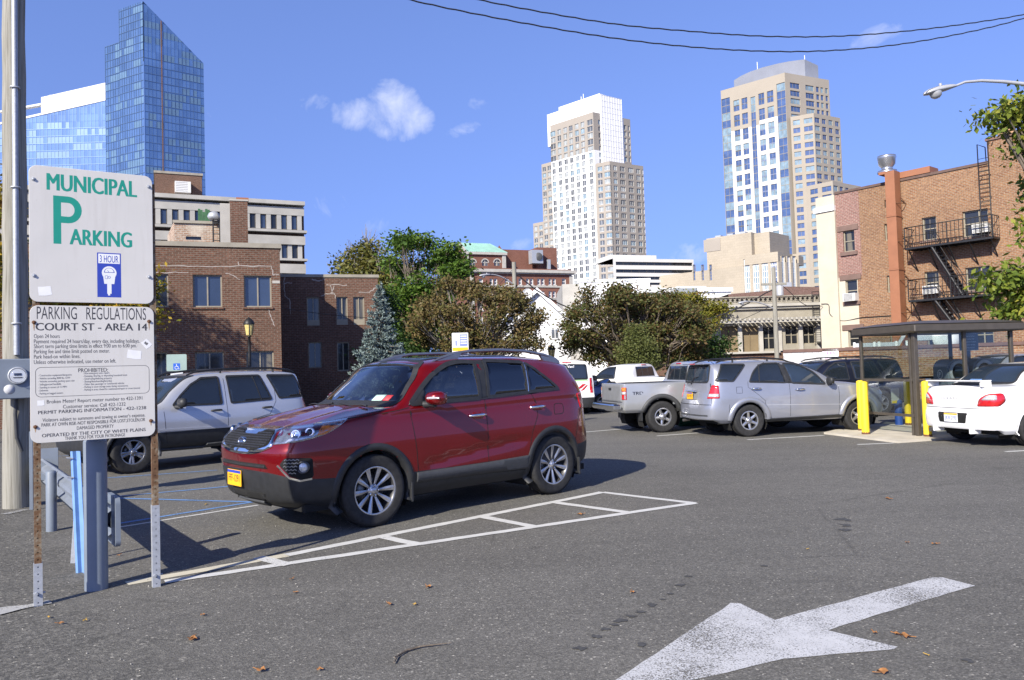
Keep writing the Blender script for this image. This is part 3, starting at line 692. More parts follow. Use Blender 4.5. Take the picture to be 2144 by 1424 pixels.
def red_shape(Q):
 x, y, z = Q[..., 0], Q[..., 1], Q[..., 2]
 zc = .57 + .2 * np.clip((.75 - x) / 1.7, 0, 1)**.7                      # rising crease along the doors
 env = np.clip((.8 - x) / .25, 0, 1) * np.clip((x + .98) / .3, 0, 1)
 d = zc - z; push = .022 * env * np.where(d > 0, np.exp(-(d / .09)**2), np.exp(-(d / .012)**2)) * (y > .85)
 sh = 1.15 + .055 * np.clip((.9 - x) / 2.2, 0, 1); env2 = np.clip((1.6 - x) / .5, 0, 1)
 d2 = sh - z; push2 = .012 * env2 * np.where(d2 > 0, np.exp(-(d2 / .07)**2), 0) * (y > .8)
 hood = np.clip((x - 1.05) / .2, 0, 1) * np.clip((2.2 - x) / .25, 0, 1) * (z > .98)
 lift = .014 * hood * np.exp(-((y - .52) / .07)**2) - .006 * hood * np.exp(-((y - .3) / .1)**2)
 Q = Q.copy(); Q[..., 1] = y - push - push2; Q[..., 2] = z + lift; Q[..., 2] = np.where((z > 1.55), Q[..., 2] + .028, Q[..., 2]); return Q
def build_red():
 sp = dict(near='L', track=1.60, axles=(1.31, -1.31), r=.372, rim=.245, arch=.43,
  x=(2.34, 2.30, 2.12, 1.76, 1.38, 1.12, .96, .7, .35, -.2, -.8, -1.31, -1.62, -1.86, -2.08, -2.24, -2.29),
  y=(0, .53, .845, .91, .925, .935, .938, .94, .94, .94, .94, .935, .925, .89, .77, .45, 0),
  clad_rows=2, shape=red_shape, z=(.25, .36, (.645, .635, .58, .555, .54, .525, .52, .515, .515, .52, .53, .545, .575, .60, .62, .62, .62), .82, 1.02), zend=(.02, .12), fy=(.87, .955, .995, 1.0, .985, .955),
  nose=(-.2, -.06, 0, .015, -.02, -.1), tail=(.2, .06, .0, .03, .05, .08),
  belt=(.985, .99, 1.015, 1.07, 1.125, 1.165, 1.185, 1.20, 1.22, 1.24, 1.265, 1.28, 1.285, 1.285, 1.26, 1.25, 1.25),
  rail=((2.2, 0, 1.015), (2.16, .47, 1.025), (1.97, .72, 1.065), (1.68, .785, 1.115), (1.38, .815, 1.165), (1.14, .83, 1.20), (.98, .835, 1.225), (.72, .745, 1.455), (.42, .675, 1.64), (-.2, .65, 1.69), (-.8, .64, 1.69), (-1.28, .62, 1.67), (-1.6, .60, 1.64), (-1.8, .575, 1.61), (-1.92, .53, 1.59), (-2.0, .3, 1.59), (-2.03, 0, 1.59)),
  cen=((2.07, 1.045), (2.04, 1.05), (1.9, 1.095), (1.72, 1.145), (1.5, 1.19), (1.33, 1.217), (1.22, 1.235), (.92, 1.48), (.52, 1.695), (-.15, 1.74), (-.8, 1.745), (-1.28, 1.725), (-1.62, 1.69), (-1.83, 1.65), (-1.95, 1.625), (-2.0, 1.615), (-2.03, 1.61)))
 return Car("red_suv", "dark red SUV with black lower cladding and a yellow front plate beside the striped island", "car", on_z(775, 1101)[:2], on_z(1150, 1033)[:2], sp, K['red'], 8, 7)
def finish_red():
 c = build_red(); E = 1
 S_ = lambda P, sg: [((-x if sg > 0 else x), z, *r) for x, z, *r in P]           # side polygons: a = -x on the left, +x on the right
 fw = [(.815, 1.243, .01), (-.135, 1.262), (-.195, 1.665), (.02, 1.68, .1), (.25, 1.64, .1), (.46, 1.535, .1), (.64, 1.40, .1)]
 rw = [(-.275, 1.268), (-.9, 1.298), (-.985, 1.655), (-.375, 1.685)]
 qw = [(-.935, 1.303, .02), (-1.44, 1.322, .02), (-1.3, 1.45, .1), (-1.15, 1.565, .1), (-1.02, 1.645, .03)]
 ws = [(-.79, 1.252, .05), (-.4, 1.262, .1), (0, 1.265, .1), (.4, 1.262, .1), (.79, 1.252, .05), (.745, 1.4, .1), (.62, 1.655, .06), (.3, 1.69, .1), (-.3, 1.69, .1), (-.62, 1.655, .06), (-.745, 1.4, .1)]
 def inside(P, a, b):
  r = False; j = len(P) - 1
  for i in range(len(P)):
   if (P[i][1] > b) != (P[j][1] > b) and a < (P[j][0] - P[i][0]) * (b - P[i][1]) / (P[j][1] - P[i][1]) + P[i][0]: r = not r
   j = i
  return r
 def hole(p):
  if p.z < 1.2: return False
  if abs(p.y) > .6 or p.x < .3:
   if abs(p.y) > .55 and any(inside(P, p.x, p.z) for P in (fw, rw, qw)): return True
  return p.x > .45 and inside(ws, p.y, p.z) and abs(p.y) < .78
 c.finish_body([hole])
 for sg, ax in ((1, 90), (-1, -90)):
  c.window(S_(fw, sg), ax, K['clear'], .045, r=.03); c.window(S_(rw, sg), ax, K['clear_dark'], .04, r=.03); c.window(S_(qw, sg), ax, K['clear_dark'], .035, r=.03)
  mb = MB(); nm_ = "pillar_trim"; c.patch(S_([(-.125, 1.25), (-.285, 1.255), (-.385, 1.70), (-.185, 1.70)], sg), ax, K['blackplastic'], nm_, off=.003); c.patch(S_([(-.89, 1.285), (-.945, 1.29), (-1.03, 1.66), (-.97, 1.67)], sg), ax, K['blackplastic'], nm_, off=.003)
  c.patch(S_([(.86, 1.225), (.66, 1.235), (.6, 1.36), (.64, 1.42)], sg), ax, K['blackplastic'], nm_, off=.008)
  c.strip(S_([(-.915, 1.30), (-1.0, 1.655)], sg), .012, ax, K['chrome'], "window_divider", off=.012)
  c.strip(S_([(.83, 1.232), (-.2, 1.25), (-.9, 1.283), (-1.46, 1.306)], sg), .016, ax, K['blackplastic'], "belt_moulding", off=.01)
  P = [(-1.135, 1.058, .02), (-1.185, .905, .01), (-.985, .925, .1), (-.865, .94, .08), (-.69, .985, .1), (-.565, 1.065, .08), (-.515, 1.128, .01), (-.74, 1.098, .2), (-.95, 1.075, .2)]
  ang = 45 * sg; PP = [(a if sg > 0 else -a, b, *r) for a, b, *r in P]
  hl = c.patch(c.round(PP), ang, K['lamp_bowl'], "headlamp", off=.003, thick=.03)
  f = lambda a, b: c.hit(a if sg > 0 else -a, b, ang)
  for (a, b, r_, mt_, nm) in ((-.955, 1.0, .054, K['chrome'], "reflector"), (-.825, 1.022, .046, K['chrome'], "projector"), (-.825, 1.022, .03, K['glass_blue'], "projector_lens")):
   h, n = f(a, b); n = (n * .5 + Vector((.8, .55 * sg, 0))).normalized(); M_ = n.to_track_quat('Z', 'Y').to_matrix().to_4x4(); M_.translation = h + n * (.004 if nm != "projector_lens" else .01)
   mb = MB(); mb.lathe([(r_, -.02), (r_, .008), (r_ * .85, .012), (r_ * .6, .004), (.001, .002)] if nm != "projector_lens" else [(r_, 0), (r_ * .7, .014), (.001, .02)], 20, 0, M_); mb.build(nm, mt_, hl, uv=False)
  am = [(-.755, .985), (-.69, .992), (-.585, 1.065), (-.545, 1.112), (-.62, 1.104), (-.73, 1.092)]
  c.patch([(a if sg > 0 else -a, b) for a, b in am], ang, K['amber'], "indicator", hl, off=.006)
  cv = c.patch(c.round(PP), ang, K['lens'], "lamp_cover", hl, off=.014, thick=.008)
  fo = [(-1.105, .715, .03), (-1.04, .785, .03), (-.79, .775, .03), (-.785, .585, .03), (-.86, .565, .03), (-.99, .605, .03)]
  fg = c.patch(c.round([(a if sg > 0 else -a, b, *r) for a, b, *r in fo]), ang, K['well'], "fog_lamp_pocket", off=.004)
  c.strip([(a if sg > 0 else -a, b) for a, b in ((-.80, .572), (-.9, .56), (-1.0, .59), (-1.125, .712))], .018, ang, K['chrome'], "bezel", fg, off=.009)
  mb = MB()
  for i in range(5):
   for j in range(4):
    a, b = -1.06 + j * .036 + i * .008, .632 + i * .032
    if inside([q[:2] for q in fo], a - .02, b): c.strip([((a - .016) * sg, b), (a * sg, b + .012), ((a + .016) * sg, b)], .007, ang, None, off=.009, mb=mb)
  if mb.v: mb.build("mesh_grille", K['alloy_grey'], fg, uv=False)
  h, n = f(-.87, .69); n = (n + Vector((.9, .3 * sg, 0))).normalized(); M_ = n.to_track_quat('Z', 'Y').to_matrix().to_4x4(); M_.translation = h + n * .002
  mb = MB(); mb.lathe([(.06, -.03), (.06, .016), (.05, .018), (.048, .004)], 20, 0, M_); mb.lathe([(.048, .006), (.03, .02), (.001, .026)], 20, 1, M_); mb.build("fog_lamp", [K['alloy_dark'], K['clearlens']], fg, uv=False)
  c.mirror(.62, 1.292, 1.045, K['red'], sg, (.19, .25, .155))
  h = Vector((.685, sg * 1.115, 1.292)); mb = MB(); mb.tube([(.71, sg * 1.03, 1.295), (.705, sg * 1.1, 1.297), (.655, sg * 1.17, 1.295)], [.012, .015, .01], 6); mb.build("mirror_indicator", K['clearlens'], c.root, uv=False)
  for hx, hz in ((-.07, 1.06), (-1.035, 1.105)):
   c.patch(c.round(S_([(hx - .085, hz - .04), (hx + .075, hz - .04), (hx + .075, hz + .04), (hx - .085, hz + .04)], sg), .035), ax, K['red_deep'], "handle_recess", off=.002)
   c.handle(hx, hz, K['chrome'], sg, .23)
  c.lines([(S_([(.845, 1.225), (.845, 1.1), (.80, .75), (.775, .40)], sg), ax), (S_([(-.205, 1.25), (-.21, .9), (-.215, .40)], sg), ax), (S_([(-.95, 1.285), (-1.03, 1.15), (-1.03, 1.0), (-.93, .82), (-.875, .6)], sg), ax), (S_([(.775, .395), (-.215, .385), (-.86, .36)], sg), ax),
                 (S_([(1.6, 1.125), (1.3, 1.148), (1.0, 1.178), (.86, 1.20)], sg), ax), (c.round(S_([(-1.33, 1.0), (-1.5, 1.0), (-1.5, 1.13), (-1.33, 1.13), (-1.33, 1.0)], sg), .05)[:-1], ax), (S_([(-1.7, .64), (-1.78, .9), (-1.86, 1.05)], sg), ax)], .007)
  c.patch(c.round(S_([(.8, .40), (.8, .505), (-.2, .515), (-.85, .535), (-.87, .375), (-.2, .39)], sg), .01), ax, K['greyplastic'], "door_cladding", off=.014, thick=.03)
  pz = [(-1.80, 1.24, .02), (-1.86, 1.05, .02), (-2.02, 1.04, .02), (-2.0, 1.27, .02)]
  c.patch(c.round(S_(pz, sg), .02), ax, K['redlens'], "tail_lamp", off=.006)
  yr = .60 * sg; mb = MB(); path = [(.34, yr * 1.04, 1.69), (.2, yr * 1.03, 1.735), (0, yr * 1.02, 1.785), (-.25, yr * 1.02, 1.812), (-.7, yr, 1.822), (-1.15, yr, 1.805), (-1.5, yr * .98, 1.755), (-1.72, yr * .97, 1.70), (-1.8, yr * .96, 1.665)]
  mb.tube(path, [.008, .017, .02, .02, .02, .02, .02, .016, .006], 8)
  mb.prism([(.34, 1.66), (.2, 1.73), (0, 1.785), (-.1, 1.79), (-.02, 1.70)], yr * 1.02 - .018, yr * 1.02 + .018, 0, Matrix(((1, 0, 0, 0), (0, 0, 1, 0), (0, 1, 0, 0), (0, 0, 0, 1))))
  mb.prism([(-1.8, 1.64), (-1.72, 1.705), (-1.5, 1.755), (-1.42, 1.76), (-1.5, 1.66)], yr * .97 - .018, yr * .97 + .018, 0, Matrix(((1, 0, 0, 0), (0, 0, 1, 0), (0, 1, 0, 0), (0, 0, 0, 1))))
  mb.build("roof_rail", K['alloy_grey'], c.root, uv=False)
  for ax_ in (.86, -1.76): MB().bbox(ax_ - .012, ax_ + .012, sg * .83 - .1, sg * .83 + .1, .2, .42, .005).build("mud_flap", K['blackplastic'], c.root, uv=False)
 c.window(ws, 0, K['clear_ws'], .05, r=.05, name="windscreen", off=.004, step=.07)
 c.patch(c.round([(.42, -.5), (.42, .5), (-1.3, .5), (-1.3, -.5)], .08), 'top', K['glass_blue'], "panoramic_roof", off=.006, step=.12)
 c.patch(c.round([(.5, 1.31), (.5, 1.55), (-.5, 1.55), (-.5, 1.31)], .05), 180, K['tint'], "rear_window", off=.006, step=.08)
 go = [(-.455, 1.052, .02), (0, 1.058, .1), (.455, 1.052, .02), (.53, .99, .05), (.61, .885, .05), (.46, .835, .1), (.27, .808, .05), (0, .802, .05), (-.27, .808, .05), (-.46, .835, .1), (-.61, .885, .05), (-.53, .99, .05)]
 gi = [(-.445, 1.022, .02), (-.22, 1.02, .05), (-.14, .985, .03), (.14, .985, .03), (.22, 1.02, .05), (.445, 1.022, .02), (.535, .905, .04), (.4, .86, .08), (.2, .838, .04), (.13, .855, .03), (-.13, .855, .03), (-.2, .838, .04), (-.4, .86, .08), (-.535, .905, .04)]
 gr = c.patch(c.round(go), 0, K['chrome'], "grille", off=.01, thick=.03); me_ = c.patch(c.round(gi), 0, K['well'], "mesh_grille", gr, off=.013)
 mb = MB(); gip = c.round(gi)
 for i in range(9):
  for j in range(-20, 21):
   a, b = j * .029 + (.0145 if i % 2 else 0), .846 + i * .021
   if all(inside(gip, a + q, b) for q in (-.018, .018)): c.strip([(a - .014, b), (a - .006, b + .011), (a + .006, b + .011), (a + .014, b)], .0055, 0, None, off=.02, mb=mb, step=.1)
 mb.build("mesh_bars", K['alloy_dark'], gr, uv=False)
 h, n = c.hit(0.0, .925, 0); Mb = face_mat(h + Vector((.026, 0, 0)), (0, 1, 0), (-.12, 0, 1)) @ Matrix.Rotation(math.pi / 2, 4, 'X')
 mb = MB(); k = 28; el = lambda s_, zz: [Mb @ Vector((.076 * s_ * math.cos(6.2832 * i / k), .043 * s_ * math.sin(6.2832 * i / k), zz)) for i in range(k)]
 mb.add(el(1, -.03) + el(1, .004) + el(.84, .006) + el(.82, .001), [(i + a * k, (i + 1) % k + a * k, (i + 1) % k + (a + 1) * k, i + (a + 1) * k) for a in range(3) for i in range(k)], 0, True); mb.add(el(.82, .001), [tuple(range(k))], 1)
 text_mesh(mb, "KIA", Mb @ Matrix.Translation((0, -.016, .002)), .032, 0, 'CENTER', width=.085, bold=.02, depth=.001); mb.build("badge", [K['chrome'], K['ink']], gr, uv=False)
 lg = c.patch(c.round([(-.5, .715), (.5, .715), (.54, .672), (-.54, .672)], .01), 0, K['well'], "lower_grille", off=.004)
 mb = MB()
 for j in range(-22, 23):
  c.strip([(j * .022 - .009, .682), (j * .022 + .002, .704)], .005, 0, None, off=.007, mb=mb, step=.1)
 mb.build("mesh_bars", K['alloy_grey'], lg, uv=False)
 c.patch(c.round([(-.42, .42), (.42, .42), (.36, .33), (-.36, .33)], .02), 0, K['well'], "air_intake", off=.003)
 c.patch(c.round([(-.3, .33), (.3, .33), (.26, .27), (-.26, .27)], .02), 0, K['greyplastic'], "skid_plate", off=.02)
 plate(c, 1, -.145, .54, .33, .165, K['plate_y'], "FFF-1291", "front_plate", K['ink_blue'])
 c.arch_trim(K['blackplastic'], .075, .016, -22, 200)
 c.lines([([(2.2, -.62), (1.95, -.7), (1.2, -.86), (1.02, -.85)], 'top'), ([(2.2, .62), (1.95, .7), (1.2, .86), (1.02, .85)], 'top')], .006)
 for y0, y1 in ((.62, .05), (-.1, -.66)):
  mb = MB(); P = [Vector((1.24 - .06 * abs(t - .5), lerp(y0, y1, t), 0)) for t in np.linspace(0, 1, 7)]
  Q_ = []
  for p in P: h = c.bvh.ray_cast(Vector((p.x, p.y, 4)), Vector((0, 0, -1)))[0]; Q_.append(h + Vector((0, 0, .022)))
  mb.tube(Q_, [.012, .009, .008, .008, .007, .006, .004], 6); mb.build("wiper", K['blackplastic'], c.root, uv=False)
 for (y0, z0, w_, h_, mt_) in ((.47, 1.275, .12, .06, K['sticker_g']), (.60, 1.275, .07, .055, K['sticker_r'])):
  c.patch([(y0, z0), (y0 + w_, z0), (y0 + w_, z0 + h_), (y0, z0 + h_)], 0, mt_, "registration_sticker", off=.009, thick=.001)
 mb = MB(); mb.bbox(-1.75, 1.05, -.78, .78, .30, .50, .03, 1); mb.bbox(.82, 1.12, -.78, .78, .5, 1.22, .05, 1)
 for sg in (1, -1): mb.box(-1.8, .9, sg * .855 - .02, sg * .855 + .02, .4, 1.2, 1)
 Qg = c.Q; a0 = int(7 * c.ur); nb = Qg.shape[1]; sel = [j for j in range(nb) if -1.75 < Qg[-1, j, 0] < .45]; v = []; 
 for sg in (1, -1):
  G = [[(Qg[i, j, 0], sg * Qg[i, j, 1] * .97, Qg[i, j, 2] - .035) for j in sel] for i in range(int(6.15 * c.ur), Qg.shape[0])]; v = [p for r_ in G for p in r_]; w_ = len(sel)
  mb.add(v, [(i * w_ + j, i * w_ + j + 1, (i + 1) * w_ + j + 1, (i + 1) * w_ + j) for i in range(len(G) - 1) for j in range(w_ - 1)], 0, True)
 def seat(x, y, wd):
  mb.bbox(x - .24, x + .26, y - wd, y + wd, .5, .72, .06, 0); T = Matrix.Translation((x - .25, y, .68)) @ Matrix.Rotation(R(-14), 4, 'Y'); mb.bbox(-.07, .07, -wd, wd, 0, .62, .06, 0, T)
  for o in ((0,) if wd < .4 else (-.36, .36)): mb.bbox(-.05, .05, o - .14, o + .14, .66, .85, .05, 0, T)
 seat(.12, .38, .26); seat(.12, -.38, .26); seat(-.78, 0, .66)
 M_ = Matrix.Translation((.66, .38, 1.1)) @ Matrix.Rotation(R(-65), 4, 'Y'); mb.lathe([(.175 + .014 * math.cos(t), .014 * math.sin(t)) for t in np.linspace(0, 6.283, 9)], 24, 1, M_); mb.tube([(.64, .38, 1.1), (.86, .38, 1.0)], .03, 6, 1); mb.tube([(.655, .22, 1.1), (.655, .54, 1.1)], .014, 6, 1)
 mb.build("interior", [K['seat'], K['interior']], c.root, uv=False)
 mb = MB(); mb.bbox(.44, .47, -.12, .12, 1.55, 1.61, .01); mb.build("rear_view_mirror", K['blackplastic'], c.root, uv=False)
 c.rim_mat = K['alloy']; c.wheels(rim_spokes(10, 0, .009, .026, 5, 0, .03, .012, .034, .066), .235, -.012)
 return c
K['clear_dark'] = M_clear("privacy_car_glass", (.16, .17, .18), .16); K['clear_ws'] = M_clear("windscreen_car_glass", (.5, .56, .57), .34)
K['red_deep'] = M_paint("red_car_paint_recess", (.17, .0022, .0045), .3, .33, .006)
K['sticker_g'] = M_plain("pale_green_sticker", (.5, .7, .62), .6, 0, .1, 30); K['sticker_r'] = M_plain("red_sticker", (.6, .06, .07), .6, 0, .1, 30)
red = finish_red()
K['silver'] = M_paint("silver_blue_paint", (.31, .325, .375), .45, .34, .01)
K['silver2'] = M_paint("warm_silver_paint", (.41, .42, .43), .45, .34, .01)
K['silver3'] = M_paint("pale_silver_paint", (.5, .515, .555), .4, .34, .01)
K['carwhite'] = M_paint("white_car_paint", (.8, .8, .79), 0, .36, .0)
K['navy'] = M_paint("navy_car_paint", (.008, .01, .022), .2, .3, .004)
K['blue_car'] = M_paint("dark_blue_car_paint", (.012, .035, .13), .2, .32, .005)
K['maroon'] = M_paint("maroon_car_paint", (.12, .008, .015), .2, .32, .005)
K['primer'] = M_plain("grey_primer", (.2, .205, .21), .55, .1, .08, 6)
HD = R(11)
def along(p, L, h=HD): return (p[0] + math.cos(h) * L, p[1] + math.sin(h) * L)
S2 = lambda P, sg: [((-x if sg > 0 else x), z, *r) for x, z, *r in P]
def mirror_a(P, sg): return [((a if sg < 0 else -a), b, *r) for a, b, *r in P]
def both(): return ((1, 90), (-1, -90))
def door_lines(c, segs, w=.007):
 for sg, ax in both(): c.lines([(S2(s_, sg), ax) for s_ in segs], w)
def jeep_like(scale=1.0, hs=1.0, **kw):
 k = scale; h = hs
 d = dict(near='L', track=1.5 * k, axles=(1.29 * k, -1.29 * k), r=.36, rim=.205, arch=.425,
  x=[q * k for q in (2.1, 2.07, 1.95, 1.65, 1.29, .95, .75, .4, .05, -.3, -.9, -1.29, -1.65, -1.95, -2.12, -2.2, -2.22)],
  y=(0, .5, .8, .88, .9, .9, .9, .9, .9, .9, .9, .9, .89, .87, .80, .5, 0), clad_rows=2,
  z=(.33 * h, .43 * h, .66 * h, .82 * h, .97 * h), belt=[q * h for q in (.97, .97, .985, 1.01, 1.03, 1.05, 1.06, 1.06, 1.07, 1.08, 1.1, 1.12, 1.14, 1.14, 1.12, 1.12, 1.12)],
  rail=[(a * k, b, e * h) for a, b, e in ((2.0, 0, 1.0), (1.97, .45, 1.0), (1.85, .7, 1.01), (1.6, .75, 1.04), (1.25, .77, 1.07), (1.0, .78, 1.1), (.88, .78, 1.12), (.55, .71, 1.4), (.22, .66, 1.60), (-.3, .65, 1.655), (-.9, .645, 1.665), (-1.29, .64, 1.66), (-1.65, .635, 1.65), (-1.9, .62, 1.63), (-2.0, .58, 1.61), (-2.06, .3, 1.61), (-2.07, 0, 1.61))],
  cen=[(a * k, e * h) for a, e in ((1.9, 1.02), (1.87, 1.02), (1.75, 1.04), (1.5, 1.07), (1.25, 1.1), (1.1, 1.12), (1.0, 1.14), (.64, 1.43), (.3, 1.64), (-.3, 1.71), (-.9, 1.72), (-1.29, 1.715), (-1.65, 1.7), (-1.92, 1.67), (-2.03, 1.64), (-2.07, 1.63), (-2.08, 1.62))])
 d.update(kw); return d
def roof_rails(c, path, mt, cross=()):
 for sg in (1, -1):
  mb = MB(); mb.tube([(x, y * sg, z) for x, y, z in path], [.012] + [.019] * (len(path) - 2) + [.012], 8)
  for i in range(2, len(path) - 1, 2): x, y, z = path[i]; mb.tube([(x, y * sg, z), (x, y * sg, z - .09)], .018, 6)
  mb.build("roof_rail", mt, c.root, uv=False)
 for x, y, z in cross: MB().tube([(x, -y, z), (x, y, z)], .016, 6).build("cross_bar", mt, c.root, uv=False)
# ------------------------------------------------ silver estate at the left
def build_jeep(name, label, f, r, paint, k, h, rails=K['black_metal']):
 c = Car(name, label, "car", f, r, jeep_like(k, h), paint, 6, 5); c.finish_body()
 K_ = lambda P: [(x * k, z * h) for x, z in P]
 fw = K_([(.60, 1.115), (-.30, 1.105), (-.285, 1.59), (.03, 1.58), (.24, 1.47), (.45, 1.28)]); rw = K_([(-.49, 1.11), (-1.31, 1.14), (-1.13, 1.60), (-.46, 1.60)]); q = K_([(-1.49, 1.155), (-2.06, 1.17), (-1.9, 1.585), (-1.3, 1.60)])
 for sg, ax in both():
  for P in (fw, rw, q): c.window(S2(P, sg), ax, K['tint'], .03, r=.025)
  c.strip(S2(K_([(-.98, 1.605), (-1.1, 1.13)]), sg), .02, ax, K['blackplastic'], "window_divider", off=.012)
  c.mirror(.52 * k, 1.16 * h, 1.0, K['blackplastic'], sg, (.13, .24, .17))
  for hx in (-.18, -1.2): c.handle(hx * k, .985 * h, K['blackplastic'], sg, .2)
  c.patch(c.round(S2(K_([(-2.02, 1.12), (-2.1, .82), (-2.2, .82), (-2.14, 1.12)]), sg), .02), ax, K['redlens'], "tail_lamp", off=.006)
  c.strip(S2(K_([(.88, .70), (-.85, .67)]), sg), .035, ax, paint, "door_moulding", off=.016)
  c.strip(S2(K_([(.9, .36), (-.86, .33)]), sg), .03, ax, K['greyplastic'], "sill_step", off=.03)
  c.patch(c.round([(.48 * sg, .86), (.74 * sg, .86), (.74 * sg, .98), (.48 * sg, .98)], .03), 0, K['lamp_bowl'], "headlamp", off=.006)
 c.patch(c.round([(-.4, .74), (.4, .74), (.42, .96), (-.42, .96)], .03), 0, K['well'], "grille", off=.006)
 c.patch(c.round([(.6, 1.17 * h), (.6, 1.55 * h), (-.6, 1.55 * h), (-.6, 1.17 * h)], .05), 180, K['tint'], "rear_window", off=.006, step=.08)
 c.window([(-.76, 1.14 * h, .04), (.76, 1.14 * h, .04), (.63, 1.615 * h, .05), (-.63, 1.615 * h, .05)], 0, K['glass_blue'], .03, name="windscreen", step=.08)
 door_lines(c, [K_(s_) for s_ in ([(.78, 1.07), (.76, .7), (.72, .42)], [(-.39, 1.62), (-.395, .42)], [(-1.4, 1.62), (-1.4, 1.1), (-1.25, .86), (-.88, .78)], [(-.9, .75), (-.86, .42)])])
 c.arch_trim(K['greyplastic'], .06, .018, -14, 194)
 if rails: roof_rails(c, [(.25 * k, .6, 1.645 * h), (.1 * k, .6, 1.70 * h), (-.4 * k, .6, 1.745 * h), (-1.0 * k, .6, 1.755 * h), (-1.5 * k, .595, 1.745 * h), (-1.85 * k, .59, 1.70 * h), (-1.97 * k, .58, 1.655 * h)], rails, ((-.5 * k, .6, 1.745 * h), (-1.4 * k, .6, 1.74 * h)))
 c.rim_mat = K['alloy_grey']; c.wheels(rim_spokes(5, .03, .016, .022, 5, 0, .02, .014, .03, .07), .24, .0)
 return c
jf = Vector(on_z(275, 991)[:2]); jr = jf + Vector((math.cos(R(47)), math.sin(R(47)))) * 2.58
jp = build_jeep("silver_suv", "pale silver SUV with dark lower cladding half hidden behind the parking sign and red car", jf, jr, K['silver3'], 1.0, 1.0)
MB().bbox(1.0, 1.02, .3, .42, 1.21, 1.27, .004).build("registration_sticker", K['sticker_g'], jp.root)
